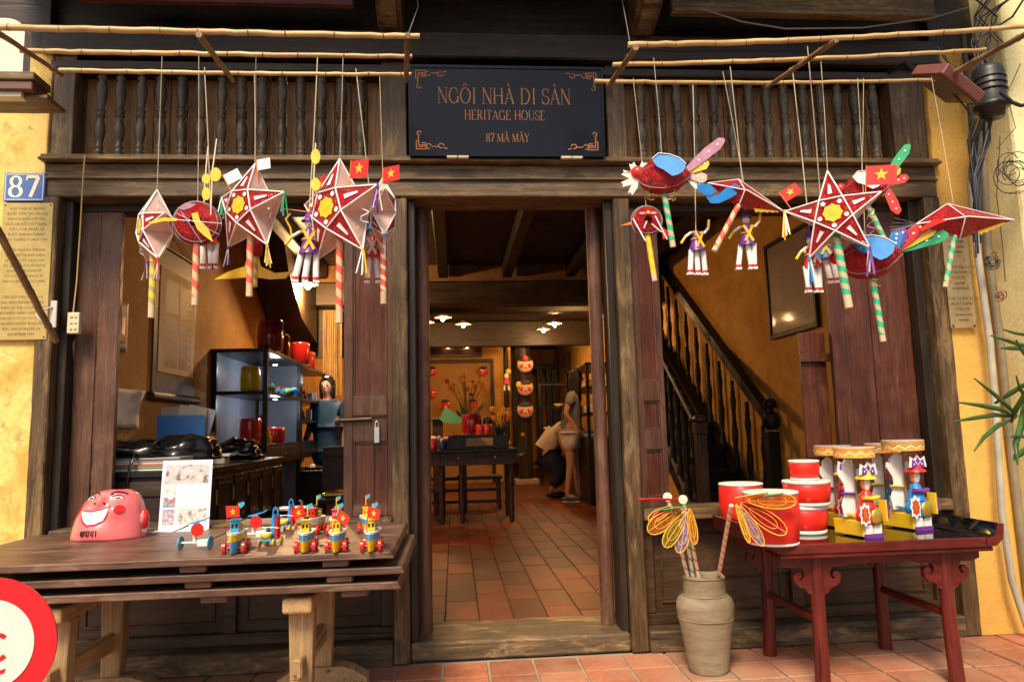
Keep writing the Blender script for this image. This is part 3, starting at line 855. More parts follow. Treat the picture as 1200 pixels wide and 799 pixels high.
def bird(label, px, py, Y, yaw, s, hmat, hlen, top, wing, tails, crest=True, htilt=0, tilt=0, pitch=0):
    T = thing('bird_lantern', label, 'lantern', at(px, py, Y), (0, pitch, yaw), 'bird lanterns of coloured film')
    m = MB(); n = 14
    rings = []
    prof_ = [(-.115, .012), (-.098, .045), (-.06, .075), (0, .088), (.055, .078), (.095, .045), (.125, .012)]
    vs, fs = [], []
    for x, r in prof_:
        for k in range(n):
            q = 2*PI*k/n
            vs.append((x*s, r*s*.8*math.cos(q), r*s*math.sin(q)))
    for i in range(len(prof_)-1):
        for k in range(n): fs.append((i*n+k, i*n+(k+1) % n, (i+1)*n+(k+1) % n, (i+1)*n+k))
    m.add(vs, fs); m.build('body', REDF, T)
    m = MB()
    for j in (0, 5):
        pass
    for k in range(0, n, 3):
        q = 2*PI*k/n
        m.tube([(x*s, r*s*.82*math.cos(q), r*s*1.02*math.sin(q)) for x, r in prof_], .0015, 6)
    m.build('frame_wires', WIR, T)
    MB().ball((-.115*s, 0, .03*s), (.032*s, .028*s, .03*s), 10, 8).slab([(-.14*s, 0, .03*s), (-.14*s, 0, .045*s), (-.18*s, 0, .03*s)], (0, .004, 0)).build('head', REDP, T)
    # wings: scalloped fans both sides
    for sd in (-1, 1):
        pts = [(-.05, .06), (-.02, .085), (.03, .075), (.07, .055), (.10, .02), (.085, -.015), (.06, -.03), (.035, -.035), (.0, 0), (-.03, .02)]
        m = MB().slab([(x*s, sd*(.074*s+.5*max(0, .06-z)*s*.5), z*s) for x, z in pts], (0, sd*.002, 0))
        m.tube([(x*s, sd*(.079*s+.5*max(0, .06-z)*s*.5), z*s) for x, z in pts[:5]], .002, 6, 1)
        m.build('wing', [wing, WHT], T)
    ribbons(T, 4, .09*s, (YLP, WHT, SILV), .05)
    for k, (ang, ln, mat) in enumerate(tails):
        c0 = Vector((.10*s, (k-len(tails)/2)*.006, .01*s)); dr = Vector((math.cos(ang), 0, math.sin(ang))); pr = Vector((-dr.z, 0, dr.x))
        ol = [c0-pr*.012*s, c0+dr*ln*.35-pr*.020*s, c0+dr*ln*.8-pr*.026*s, c0+dr*ln*.97-pr*.012*s, c0+dr*ln, c0+dr*ln*.93+pr*.02*s, c0+dr*ln*.6+pr*.026*s, c0+dr*ln*.25+pr*.02*s, c0+pr*.012*s]
        f = MB().slab(ol, (0, .002, 0))
        for u in (.35, .6, .82):
            f.slab([c0+dr*(ln*u)+Vector((a*.006*s, -.001, b*.006*s)) for a, b in ((1, 0), (0, 1), (-1, 0), (0, -1))], (0, -.001, 0), 1)
        f.build('tail_feather', [mat, WHT], T)
    if crest:
        for k in range(5):
            a = R(70+k*42)
            c0 = Vector((-.11*s, 0, .0)); dr = Vector((math.cos(a), 0, math.sin(a))); pr = Vector((-dr.z, 0, dr.x)); ln = .085*s
            MB().slab([c0, c0+dr*ln*.5-pr*.016*s, c0+dr*ln-pr*.012*s, c0+dr*ln*.9, c0+dr*ln+pr*.012*s, c0+dr*ln*.5+pr*.016*s], (0, .002, 0)).build('crest_feather', paint_cache('silver_paper', (.62, .60, .56)), T)
    handle(T, (0, 0, -.065*s), hlen, hmat, .0115, htilt, plain=.025)
    string(T, (0, 0, .07*s), top)
    return T
bird('red bird lantern with white crest, blue wing and pink tail above the right door post', 777, 207, 2.72, R(-14), .86, T_GRN, .235, at(766, 68, YB), SKY,
     ((R(38), .20, PNK), (R(20), .10, YLP), (R(-22), .09, BGE), (R(-45), .09, paint_cache('silver_paper', (.62, .60, .56)))), True, R(-6), pitch=0)
bird('red bird lantern with a light blue spotted wing and long yellow and green tail feathers', 1018, 303, 2.66, R(-30), .95, T_GRN, .27, at(1005, 92, YC), SKY,
     ((R(75), .075, BLP), (R(58), .09, PRP), (R(35), .15, REDP), (R(22), .17, YLP), (R(8), .19, GRP)), False, R(2), pitch=R(-6))
bird('red bird lantern with a raised green tail half hidden behind the street facing star lantern', 1012, 222, 2.90, R(-28), .78, T_GRN, .27, at(1012, 92, YC), WHT,
     ((R(50), .19, GRP), (R(38), .09, YLP), (R(-75), .15, REDP), (R(5), .10, REDP)), False, R(-14), pitch=R(-4))

def fish(label, px, py, Y, yaw, pitch, s, hmat, hlen, top, fins, htilt, trim=True, wires=False):
    T = thing('fish_lantern', label, 'lantern', at(px, py, Y), (0, pitch, yaw), 'pointed fish lanterns of red film')
    L, Hh, W = .17*s, .055*s, .045*s
    v = [(-L*.8, 0, 0), (L*1.15, 0, -.01*s), (-.02*s, 0, Hh), (.0, 0, -Hh), (0, -W, 0), (0, W, 0)]
    f = [(0, 4, 2), (0, 3, 4), (1, 2, 4), (1, 4, 3), (0, 2, 5), (0, 5, 3), (1, 5, 2), (1, 3, 5)]
    MB().add(v, f).build('body', REDF, T)
    m = MB()
    m.tube([v[0], (0, -W-.002, 0), v[1]], .0028, 6); m.tube([v[2], (-.01*s, -W-.002, 0), v[3]], .0022, 6); m.tube([v[0], v[2], v[1]], .002, 6)
    m.tube([v[0], (0, W+.002, 0), v[1]], .0028, 6)
    m.build('frame_sticks', WHT2, T)
    if trim:
        P = []
        n = 9
        for i in range(n): P.append((L*(.35+.6*i/n), -.004, -Hh*(.68-.58*i/n)+.004))
        for i in range(n, 0, -1): P.append((L*(.35+.6*i/n), -.004, -Hh*(.68-.58*i/n)-.012*s-(i % 2)*.004))
        MB().slab(P, (0, .002, 0)).build('yellow_fringe', YLP, T)
    for (mat, pts) in fins:
        MB().slab([(x*s, -W*.6, z*s) for x, z in pts], (0, .002, 0)).build('fin', mat, T)
    if wires:
        m = MB()
        for k in range(9):
            a = R(random.uniform(150, 215)); m.tube([(-L*.75, 0, 0), (-L*.75+.09*s*math.cos(a), random.uniform(-.02, .02), .09*s*math.sin(a)*.6)], .0008, 6)
        m.build('whisker_wires', SILV, T)
    handle(T, (0 if not wires else -.02, 0, -Hh*.8), hlen, hmat, .0115 if not wires else .0095, htilt, plain=.02)
    string(T, (0, 0, Hh), top)
    return T
bfin = [(-.02, .015), (-.045, .02), (-.075, -.01), (-.10, -.045), (-.125, -.06), (-.135, -.05), (-.14, -.07), (-.12, -.085), (-.09, -.075), (-.06, -.05), (-.03, -.02)]
fish('red kite shaped fish lantern with a sky blue fin left of its striped handle', 868, 228, 2.72, R(8), R(16), 1.08, T_RED, .225, at(847, 84, YC),
     ((BLP, bfin), (BLP, [(-.11, -.03), (-.14, -.015), (-.18, -.03), (-.19, -.02), (-.18, -.055), (-.13, -.065)])), R(16))
fish('red pointed fish lantern with silver whiskers in front of the pale wall on the right', 1121, 259, 2.55, R(4), R(-5), 1.28, T_GRN, .21, at(1091, 88, YC),
     ((REDP, [(-.04, .0), (-.09, -.012), (-.145, -.03), (-.15, -.02), (-.10, .002)]),), R(22), True, True)
def drum_lantern(label, px, py, Y, r, yaw, hmat, hlen, top, bars, htilt, oval=1.0, leafs=False):
    T = thing('drum_lantern', label, 'lantern', at(px, py, Y), (0, 0, yaw), 'round red face lanterns')
    m = MB(); n = 20
    ring = lambda y, k: [(r*oval*k*math.cos(2*PI*i/n), y, r*k*math.sin(2*PI*i/n)) for i in range(n)]
    vs = []; ys = ((-.45, .25), (-.40, .62), (-.26, .9), (0, 1), (.26, .9), (.4, .62), (.45, .25))
    for y, k in ys: vs += ring(y*r, k)
    fs = [tuple(range(n))]
    for i in range(len(ys)-1):
        for k in range(n): fs.append((i*n+k, i*n+(k+1) % n, (i+1)*n+(k+1) % n, (i+1)*n+k))
    m.add(vs, fs, 0, True); m.build('body', REDF, T)
    m = MB()
    m.tube([(r*oval*1.01*math.cos(2*PI*i/24), 0, r*1.01*math.sin(2*PI*i/24)) for i in range(25)], .0022, 6)
    m.tube([(r*oval*.9*math.cos(2*PI*i/24), -.27*r, r*.9*math.sin(2*PI*i/24)) for i in range(25)], .0015, 6)
    m.build('hoop', WIR, T)
    if bars:
        m = MB()
        m.tube([(-r*.95, -.3*r, r*.1), (-r*.25, -.5*r, -r*1.45)], .0032, 6).tube([(r*.45, -.45*r, r*.2), (r*1.15, -.4*r, -r*1.35)], .0032, 6).tube([(-r*.1, -.5*r, -r*.15), (-r*.3, -.5*r, -r*.6)], .0026, 6).tube([(r*.2, -.5*r, -r*.35), (r*.8, -.5*r, -r*.9)], .0026, 6)
        m.build('white_bars', WHT2, T)
        for sx in (-1, 1):
            MB().slab([(sx*r*.35+a, -.47*r, r*.38+b) for a, b in [(r*.22*math.cos(q), r*.09*math.sin(q)) for q in [i*PI/5 for i in range(10)]]], (0, -.001, 0)).build('eye', PNK, T)
        MB().slab([(a, -.5*r, r*.42+b) for a, b in star2(4, r*.12, r*.09)], (0, -.002, 0)).build('nose', YLP, T)
        MB().slab([(-r*.95, 0, .0), (-r*1.75, 0, -r*.28), (-r*.95, 0, -.2*r)], (0, .002, 0)).build('side_fin', ORP, T)
        MB().slab([(r*.9, 0, -.35*r), (r*1.6, 0, -.95*r), (r*1.0, 0, -1.25*r)], (0, .002, 0)).build('side_fin', REDP, T)
    if leafs:
        MB().slab([(r*x, -.5*r, r*z) for x, z in ((-.15, .3), (.1, .35), (.2, 0), (.55, -.35), (.75, -.95), (.35, -.65), (.1, -.4), (-.1, .05))], (0, -.002, 0)).build('leaf_fin', YLP, T)
        MB().slab([(r*x, -.3*r, r*z) for x, z in ((-1.9, -.12), (-1.3, .12), (-.75, .1), (-.7, -.02), (-1.3, -.05), (-1.8, -.2))], (0, -.002, 0)).build('leaf_fin', YLP, T)
        MB().slab([(r*x, -.4*r, r*z) for x, z in ((-.75, .55), (-.3, .78), (.0, .75), (-.15, .6), (-.5, .45))], (0, -.002, 0)).build('scale_patch', PNK, T)
        m = MB()
        for a, b in (((-1.0, .2), (-1.5, .8)), ((-.9, .0), (1.1, -.1)), ((-.8, .3), (1.0, -.6)), ((-.6, .4), (.3, -1.0))): m.tube([(a[0]*r, -.5*r, a[1]*r), (b[0]*r, -.52*r, b[1]*r)], .0016, 6)
        m.build('frame_wires', SILV, T)
    handle(T, (0, 0, -r*.9), hlen, hmat, .0125 if leafs else .011, htilt, plain=.03)
    string(T, (0, 0, r), top)
    return T
drum_lantern('round dark red face lantern with white whisker bars and a yellow handle', 758, 259, 2.75, .062, R(-4), T_YEL2, .19, at(742, 92, YC), True, R(-6))
drum_lantern('round red lantern with a yellow leaf fin hanging left of the white flagged star', 231, 262, 2.72, .085, R(10), T_RED, .235, at(233, 62, YB), False, R(0), 1.0, True)
# small yellow boat shaped ornament behind the tilted star
T = thing('yellow_lantern', 'yellow crescent shaped lantern behind the tilted star lantern', 'lantern', at(297, 318, 3.0))
MB().slab([(x*.0036, 0, z*.0036) for x, z in ((-44, -9), (-28, 0), (-10, 6), (-6, 22), (4, 22), (8, 6), (24, -2), (40, -1), (44, 3), (36, -8), (18, -9), (0, -6), (-22, -8))], (0, .012, 0)).build('crescent', YLP, T, .002)
MB().ball((0, .006, .10), (.036, .03, .05), 12, 8).build('body', REDF, T)
handle(T, (.006, 0, .07), .135, T_YEL, .011, 0, plain=0)
string(T, (0, 0, .15), at(300, 66, YB))

def puppet(label, px, py, Y, s, robe, hat, yaw, top, face=True, arms=True, extra=None, legs=3, tops=((0, 0),)):
    T = thing('paper_puppet', label, 'puppet', at(px, py, Y), (0, 0, yaw), 'paper stick puppets')
    b = MB()
    b.lathe([(.034, -.045), (.030, -.03), (.02, .0), (.016, .03), (.010, .042)], n=10)
    b.build('robe', robe, T)
    m = MB()
    m.slab([(-.022, -.026, .03), (-.014, -.028, .034), (.020, -.032, -.03), (.012, -.032, -.036)], (0, .002, 0)).slab([(.022, -.026, .03), (.014, -.029, .034), (-.020, -.034, -.03), (-.012, -.034, -.036)], (0, .002, 0)).tube([(.022*math.cos(a), .022*math.sin(a), .004) for a in [i*PI/5 for i in range(11)]], .003, 6)
    m.build('sash', YLP if robe is not REDP else WHT, T)
    if face:
        h = MB().ball((0, 0, .062), (.015, .015, .019), 10, 8).build('head', WHT, T)
        MB().lathe([(.026, .068), (.025, .074), (.016, .076), (.014, .092), (.006, .098), (0, .099)], n=12).build('hat', hat, T)
        MB().ball((-.006, -.014, .062), (.002, .002, .002), 6, 4).ball((.006, -.014, .062), (.002, .002, .002), 6, 4).build('eyes', BLK, h)
        MB().ball((0, -.0145, .053), (.004, .002, .0015), 6, 4).build('mouth', REDP, h)
    if arms:
        for sx, ends in ((-1, ((-.03, .028), (-.055, .01), (-.075, -.018))), (1, ((.03, .028), (.05, .05), (.055, .085)))):
            pts = [(sx*.014, -.004, .032)]+[(e[0], -.012, e[1]) for e in ends]
            m = MB()
            for i in range(len(pts)-1):
                m.tube([pts[i], pts[i+1]], .0055, 8, i % 2)
            m.build('arm', [YLP, WHT], T)
    for k in range(legs):
        a = (k-(legs-1)/2)*.024
        tl = random.uniform(-.012, .012)
        m = MB().tube([(a, random.uniform(-.01, .01), -.04), (a*1.35+tl, -.004, -.125)], .0105, 10, 0)
        m.tube([(a*1.35+tl, -.004, -.125), (a*1.36+tl, -.005, -.132)], .0115, 10, 1)
        m.slab([(a*1.36+tl-.009, -.012, -.132), (a*1.36+tl+.009, -.012, -.132), (a*1.36+tl+.011, -.012, -.142), (a*1.36+tl-.011, -.012, -.142)], (0, .02, 0), 0)
        m.build('leg', [WHT, REDP], T)
    if extra: extra(T)
    for i, (x, z) in enumerate(tops):
        string(T, (x, 0, .04 if not face else .095), top, .0022, 'hanging_stick')
    T.scale = (s, s, s)
    return T
GP = 'paper puppets'
def disks(T, pts):
    m = MB()
    for x, z, rx, rz in pts:
        m.slab([(x+rx*math.cos(q), -.004, z+rz*math.sin(q)) for q in [i*PI/6 for i in range(12)]], (0, .004, 0))
    m.build('yellow_disc', YLP, T)
def bow(T):
    MB().tube([(-.06, -.01, .09), (-.075, -.012, .07), (-.06, -.012, .04), (-.055, -.012, .01)], .0035, 6).build('bow', YLP, T)
    MB().tube([(-.09, -.01, .105), (.02, -.01, .098)], .002, 6).build('arrow', ORP, T)
puppet('paper puppet with a purple hat and bow under a yellow disc stick', 362, 283, 2.78, 1.15, PRP, PRP, R(12), at(371, 92, YC), extra=bow)
puppet('paper puppet legs showing under the round red lantern with the yellow leaf fin', 246, 272, 2.86, 1.05, REDP, WHT, 0, at(240, 88, YC), face=True, arms=False)
puppet('headless looking paper puppet with purple skirt under the pink tailed bird lantern', 816, 282, 2.78, 1.0, PRP, PRP, R(10), at(812, 100, YC), face=False)
puppet('paper puppet with purple hat hanging under the blue finned fish lantern', 875, 275, 2.78, 1.02, PRP, PRP, R(-6), at(856, 82, YB))
puppet('paper puppet in red with a purple hat at the lower left of the largest star', 951, 300, 2.72, 1.05, REDP, PRP, R(8), at(930, 95, YC))
puppet('paper puppet in blue partly behind the puppet in red below the street facing star', 966, 290, 2.88, 1.1, BLP, BLP, R(-20), at(948, 76, YB), arms=True)
puppet('paper puppet mostly hidden behind the large star, its white legs showing', 437, 290, 2.92, 1.05, REDP, BLP, R(0), at(418, 90, YC), arms=False, legs=2)
# sticks with yellow discs
def discstick(label, pts, discs, Y, r=.0028):
    c = at(*pts[0], Y)
    T = thing('disc_stick', label, 'stick', c, group='thin white sticks with yellow paper discs')
    MB().tube([at(*p, Y)-c for p in pts], r, 8).build('stick', paint_cache('pale_stick', (.75, .62, .42)), T)
    for (x, y, rx, ry) in discs:
        q = at(x, y, Y)-c
        MB().slab([(q.x+rx*math.cos(a), q.y-.004, q.z+ry*math.sin(a)) for a in [i*PI/7 for i in range(14)]], (0, .004, 0)).build('yellow_disc', YLP, T)
    return T
discstick('long stick with one large yellow disc above the round red lantern', [(254, 163), (249, 200), (247, 252)], ((253, 205, .020, .027),), 2.70)
discstick('stick with two small yellow discs left of the one with a single large disc', [(244, 172), (240, 215), (239, 240)], ((242, 210, .016, .02), (242, 227.5, .016, .025)), 2.73)
discstick('stick with two yellow half discs above the purple hatted archer puppet', [(370, 168), (368, 205), (366, 242)], ((370, 184, .018, .030), (370, 216.5, .018, .026)), 2.72)

# ================================================================== lettering
def arc(cx, cy, rx, ry, a0, a1, n=14): return [(cx+rx*math.cos(R(a0+(a1-a0)*i/n)), cy+ry*math.sin(R(a0+(a1-a0)*i/n))) for i in range(n+1)]
K, TH = .085, .035
def sf(x, y, w=.11): return ('l', [(x-w, y), (x+w, y)], .022)
GLY = {
 'N': (.80, [('l', [(.12, 0), (.12, 1)], TH), ('l', [(.12, 1), (.66, 0)], K), ('l', [(.66, 0), (.66, 1)], TH), sf(.12, .01), sf(.08, .99, .08), sf(.66, .99)]),
 'G': (.84, [('a', arc(.42, .5, .34, .49, 50, 325), K), ('l', [(.70, .08), (.70, .42)], K), sf(.68, .43), ('l', [(.64, .88), (.66, .68)], TH)]),
 'O': (.86, [('a', arc(.42, .5, .35, .49, 0, 360, 22), K)]),
 'I': (.40, [('l', [(.2, 0), (.2, 1)], K), sf(.2, .01), sf(.2, .99)]),
 'H': (.84, [('l', [(.14, 0), (.14, 1)], K), ('l', [(.68, 0), (.68, 1)], K), ('l', [(.14, .52), (.68, .52)], TH), sf(.14, .01), sf(.14, .99), sf(.68, .01), sf(.68, .99)]),
 'A': (.80, [('l', [(.10, 0), (.39, 1)], TH), ('l', [(.39, 1), (.68, 0)], K), ('l', [(.20, .34), (.58, .34)], TH), sf(.10, .01, .09), sf(.68, .01)]),
 'D': (.84, [('l', [(.15, 0), (.15, 1)], K), ('a', arc(.30, .5, .42, .49, -90, 90), K), ('l', [(.05, .01), (.34, .01)], .03), ('l', [(.05, .99), (.34, .99)], .03)]),
 'S': (.62, [('a', arc(.31, .745, .22, .245, 25, 265), K*.8), ('a', arc(.31, .255, .24, .245, 95, -155), K*.8), ('l', [(.51, .96), (.52, .72)], TH), ('l', [(.07, .04), (.07, .30)], TH)]),
 'E': (.68, [('l', [(.15, 0), (.15, 1)], K), ('l', [(.05, .01), (.58, .01)], .035), ('l', [(.05, .99), (.56, .99)], .035), ('l', [(.15, .52), (.42, .52)], .035), ('l', [(.58, .01), (.60, .22)], .03), ('l', [(.55, .99), (.56, .80)], .03)]),
 'R': (.76, [('l', [(.15, 0), (.15, 1)], K), ('a', arc(.30, .75, .26, .24, -90, 90), K*.9), ('l', [(.05, .99), (.32, .99)], .03), ('l', [(.15, .51), (.32, .51)], .03), ('l', [(.32, .5), (.64, .01)], K), sf(.15, .01), sf(.66, .01, .07)]),
 'T': (.70, [('l', [(.34, 0), (.34, 1)], K), ('l', [(.03, .99), (.65, .99)], .035), ('l', [(.03, .99), (.03, .78)], .03), ('l', [(.65, .99), (.65, .78)], .03), sf(.34, .01)]),
 'U': (.82, [('l', [(.14, 1), (.14, .32)], K), ('a', arc(.40, .32, .26, .32, 180, 360), .06), ('l', [(.66, .32), (.66, 1)], TH), sf(.14, .99), sf(.66, .99)]),
 'M': (.98, [('l', [(.12, 0), (.14, 1)], TH), ('l', [(.14, 1), (.46, .05)], K), ('l', [(.46, .05), (.78, 1)], TH), ('l', [(.80, 1), (.82, 0)], K), sf(.12, .01, .09), sf(.82, .01), sf(.1, .99, .07), sf(.84, .99, .07)]),
 'Y': (.76, [('l', [(.08, 1), (.37, .48)], K), ('l', [(.66, 1), (.37, .48)], TH), ('l', [(.37, .48), (.37, 0)], K), sf(.37, .01), sf(.08, .99, .09), sf(.66, .99, .09)]),
 '8': (.60, [('a', arc(.29, .75, .19, .24, 0, 360, 18), .07), ('a', arc(.29, .26, .23, .25, 0, 360, 18), .08)]),
 '7': (.58, [('l', [(.06, .97), (.54, .97)], .07), ('l', [(.54, .97), (.24, 0)], K), ('l', [(.06, .97), (.06, .80)], .03)]),
 ' ': (.38, []),
}
ACC = {'^': [('l', [(-.16, 1.10), (0, 1.26)], .05), ('l', [(0, 1.26), (.16, 1.10)], .05)], '`': [('l', [(-.10, 1.28), (.06, 1.10)], .06)],
       '~': [('a', [(-.18, 1.12), (-.10, 1.20), (0, 1.15), (.10, 1.11), (.18, 1.20)], .045)], '?': [('a', [(-.08, 1.24), (0, 1.30), (.07, 1.24), (0, 1.17), (0, 1.10)], .045)]}
_sk = [0]
def stroke(mb, pts, w, f, kind, d):
    n = len(pts)
    for i in range(n-1):
        (x0, y0), (x1, y1) = pts[i], pts[i+1]
        dx, dy = x1-x0, y1-y0; L = math.hypot(dx, dy) or 1e-6
        ww = w*(.35+.65*abs(dy)/L) if kind == 'a' else w
        nx_, ny_ = -dy/L*ww/2, dx/L*ww/2
        ex, ey = (dx/L*ww*.18, dy/L*ww*.18) if kind == 'a' else (0, 0)
        P = [f(x0-nx_-ex, y0-ny_-ey), f(x0+nx_-ex, y0+ny_-ey), f(x1+nx_+ex, y1+ny_+ey), f(x1-nx_+ex, y1-ny_+ey)]
        _sk[0] = (_sk[0]+1) % 7; e_ = Vector((0, -.00007*_sk[0], 0))
        mb.slab([Vector(q)+e_ for q in P], d)
def letters(s, width, hgt, org, name, mat, par, d=(0, -.0015, 0), xs=1.0):
    "s: list of (char, accents); one mesh per letter; org centre bottom; in the plane of the sign (x, z)"
    tot = sum(GLY[c][0] for c, a in s); k = width/tot
    x = org[0]-width/2
    for c, a in s:
        adv, st = GLY[c]
        if st:
            mb = MB(); f = lambda u, v: (x+u*k, org[1], org[2]+v*hgt)
            for kind, pts, w_ in st: stroke(mb, pts, w_, f, kind, d)
            for q in a:
                cx_ = (adv-.05)/2
                for kind, pts, w_ in ACC[q]: stroke(mb, [(cx_+u, v) for u, v in pts], w_, f, kind, d)
            mb.build(name, mat, par)
        x += adv*k
def spell(t):
    out = []
    for ch in t:
        if ch in '^`~?': out[-1] = (out[-1][0], out[-1][1]+ch)
        else: out.append((ch, ''))
    return out
GLD = paint('faded_gold_lettering', (.42, .15, .035), .5, var=.2)
LACQ = paint('navy_black_lacquer', (.004, .005, .010), .22, spec=.25, var=.4, ns=4)
SG = thing('shop_sign', 'dark lacquered sign board with gold lettering over the doorway', 'sign', (0, 0, 0))
sx0, sx1, sz0, sz1, sy = -.198, .765, 2.374, 2.828, 3.39
SG.location = ((sx0+sx1)/2, sy, sz0); SG.rotation_euler = (R(3.5), 0, 0)
W2, HH = (sx1-sx0)/2, sz1-sz0
MB().box(-W2, W2, 0, .03, 0, HH).build('board', LACQ, SG, .004)
MB().box(-W2, W2, -.006, -.001, 0, .016).box(-W2, W2, -.006, -.001, HH-.014, HH).box(-W2, -W2+.012, -.006, -.001, .0165, HH-.0145).box(W2-.012, W2, -.006, -.001, .0165, HH-.0145).build('border', LACQ, SG)
letters(spell('NGO^I NHA` DI SA?N'), .66, .080, (-.012, -.0005, .262), 'letter', GLD, SG)
letters(spell('HERITAGE HOUSE'), .40, .048, (-.012, -.0005, .182), 'letter', GLD, SG)
letters(spell('87 MA~ MA^Y'), .215, .042, (-.0, -.0005, .072), 'letter', GLD, SG)
def fret(cx, cz, sx, sz):
    mb = MB()
    f = lambda u, v: (cx+sx*u, -.0005, cz+sz*v)
    for kind, pts in (('l', [(0, 0), (.05, 0), (.05, .012), (.012, .012), (.012, .04), (0, .04), (0, 0)]), ('l', [(.02, .02), (.045, .02), (.045, .03), (.025, .03)]),
                      ('a', [(.06+.012*math.cos(q), .014+.012*math.sin(q)) for q in [i*PI/5 for i in range(9)]]), ('l', [(.075, .012), (.11, .012)]),
                      ('a', [(.12+.014*math.cos(q), .016+.011*math.sin(q)) for q in [i*PI/5 for i in range(9)]]), ('l', [(.132, .006), (.150, .002)]),
                      ('l', [(.01, .04), (.01, .065)]), ('a', [(.014+.010*math.cos(q), .078+.010*math.sin(q)) for q in [i*PI/5 for i in range(9)]])):
        stroke(mb, pts, .0045, f, 'l', (0, -.0015, 0))
    o = mb.build('corner_ornament', GLD, SG)
for sx, cx in ((1, -W2+.035), (-1, W2-.035)):
    for sz, cz in ((1, .035), (-1, HH-.03)): fret(cx, cz, sx, sz)
for x in (-.30, .26): MB().box(x, x+.05, -.02, .01, -.012, -.002).box(x+.055, x+.105, -.02, .01, -.012, -.002).build('clip', paint_cache('pale_clip', (.6, .5, .35)), SG)

def textmesh(name, lines, size, x, y, z, mat, par, align='CENTER', lead=1.35, sq=1.0, ext=.0004):
    m = MB()
    for i, ln in enumerate(lines):
        if not ln: continue
        k = size
        if isinstance(ln, tuple): ln, k = ln[0], size*ln[1]
        cu = bpy.data.curves.new('t', 'FONT'); cu.body = ln; cu.size = k; cu.align_x = align; cu.resolution_u = 1; cu.space_character = 1.1
        o = link(bpy.data.objects.new('t', cu)); bpy.context.view_layer.update()
        me = bpy.data.meshes.new_from_object(o)
        bpy.data.objects.remove(o); bpy.data.curves.remove(cu)
        m.add([(x+v.co.x*sq, y, z-i*size*lead+v.co.y) for v in me.vertices], [tuple(p.vertices) for p in me.polygons])
        bpy.data.meshes.remove(me)
    o = m.build(name, mat, par); o['kind'] = 'stuff'
    return o
# house number
p0, p1 = at(6, 203, 3.44), at(52, 236, 3.44)
NB = thing('house_number', 'blue enamel house number plate reading 87 on the left plaster pier', 'number plate', p0)
wd, hg = p1.x-p0.x, p0.z-p1.z
BLE = paint('blue_enamel', (.07, .15, .40), .4, var=.15)
MB().box(0, wd, -.004, .02, -hg, 0).build('plate', BLE, NB, .002)
MB().box(.006, wd-.006, -.0046, -.0041, -hg+.006, -hg+.009).box(.006, wd-.006, -.0046, -.0041, -.009, -.006).box(.006, .009, -.0046, -.0041, -hg+.0095, -.0095).box(wd-.009, wd-.006, -.0046, -.0041, -hg+.0095, -.0095).build('white_border', WHT, NB)
for k, ch in enumerate('87'):
    mb = MB(); x = wd*(.12+.40*k)
    for kind, pts, w_ in GLY[ch][1]: stroke(mb, pts, w_*1.8, lambda u, v: (x+u*wd*.60, -.0045, -hg*.86+v*hg*.74), kind, (0, -.0008, 0))
    mb.build('digit', paint('bright_cream_paint', (.82, .76, .56), .5), NB)
BRASS = paint('yellow_brass_plate', (.50, .36, .11), .35, metal=.35, var=.12)
INK = paint('engraved_dark_text', (.05, .032, .012), .6)
p0, p1 = at(4, 238, 3.44), at(56, 398, 3.44)
PL = thing('heritage_plaque', 'tall yellow brass plaque with three blocks of dark engraved text on the left pier', 'plaque', p0)
wd, hg = p1.x-p0.x-.004, p0.z-p1.z
MB().box(0, wd, -.004, .02, -hg, 0).build('plate', BRASS, PL, .002)
for x in (.012, wd-.012):
    for z in (-.012, -hg+.012): MB().ball((x, -.005, z), (.004, .003, .004), 8, 5).build('screw', INK, PL)
L1 = ['NGÔI NHÀ 87 MÃ MÂY', 'ĐƯỢC TÔN TẠO TRONG', 'KHUÔN KHỔ HỢP TÁC', 'GIỮA HÀ NỘI (VIỆT NAM) -', 'TOULOUSE (PHÁP) VÀ', 'ĐƯỢC KHÁNH THÀNH', 'VÀO THÁNG 10 NĂM 1999', '', 'CETTE MAISON TEMOIN', 'A ETE RESTAUREE DANS', "LE CADRE DE L'ACCORD", 'DE COOPERATION ENTRE', 'HANOI (VIETNAM) ET', 'TOULOUSE (FRANCE) ET', 'INAUGUREE EN OCTOBRE', '1999', '', 'THIS HISTORICAL HOUSE', 'HAS BEEN REHABILITATED', 'AS PART OF THE COOPERATION', 'BETWEEN HANOI AND THE', 'FRENCH CITY OF TOULOUSE', 'THE RENOVATED BUILDING', 'WAS INAUGURATED IN', 'NOVEMBER 1999']
textmesh('engraved_text', L1, .0185, wd/2, -.0045, -.035, INK, PL, lead=(hg-.055)/24/.0185, sq=.78)
# glass plaque on the right pier
p0, p1 = at(1100, 276, 3.42), at(1151, 384, 3.42)
GPQ = thing('glass_plaque', 'clear plastic plaque with dark text screwed to the right plaster pier behind the fish lantern', 'plaque', (p0.x+.018, 3.42, p0.z))
wd, hg = p1.x-p0.x-.045, p0.z-p1.z+.12
PLQ = paint('clear_plaque', (.45, .34, .16), .08, alpha=.55, spec=.7)
MB().box(0, wd, 0, .005, -hg+.12, .12).build('plate', PLQ, GPQ, .001)
for x in (.012, wd-.012):
    for z in (.108, -hg+.132): MB().tube([(x, .03, z), (x, -.004, z)], .006, 8).build('screw', paint_cache('dark_screw', (.08, .06, .04)), GPQ)
L2 = ['', '', ('NGÔI NHÀ Ở PHỐ CỔ HÀ NỘI', 1.1), '', '', '', '', '', '', '', ('MAISON TRADITIONNELLE DU VIEUX', 1), ('QUARTIER DE HANOI', 1.0), ('OUVERTURE', .9), '', '', '', ('TRADITIONAL HOUSE IN THE HANOI', 1), ('ANCIENT QUARTER', 1.0), ('OPENING TIME', .9), '', '']
DPR = paint_cache('dark_print', (.06, .045, .03))
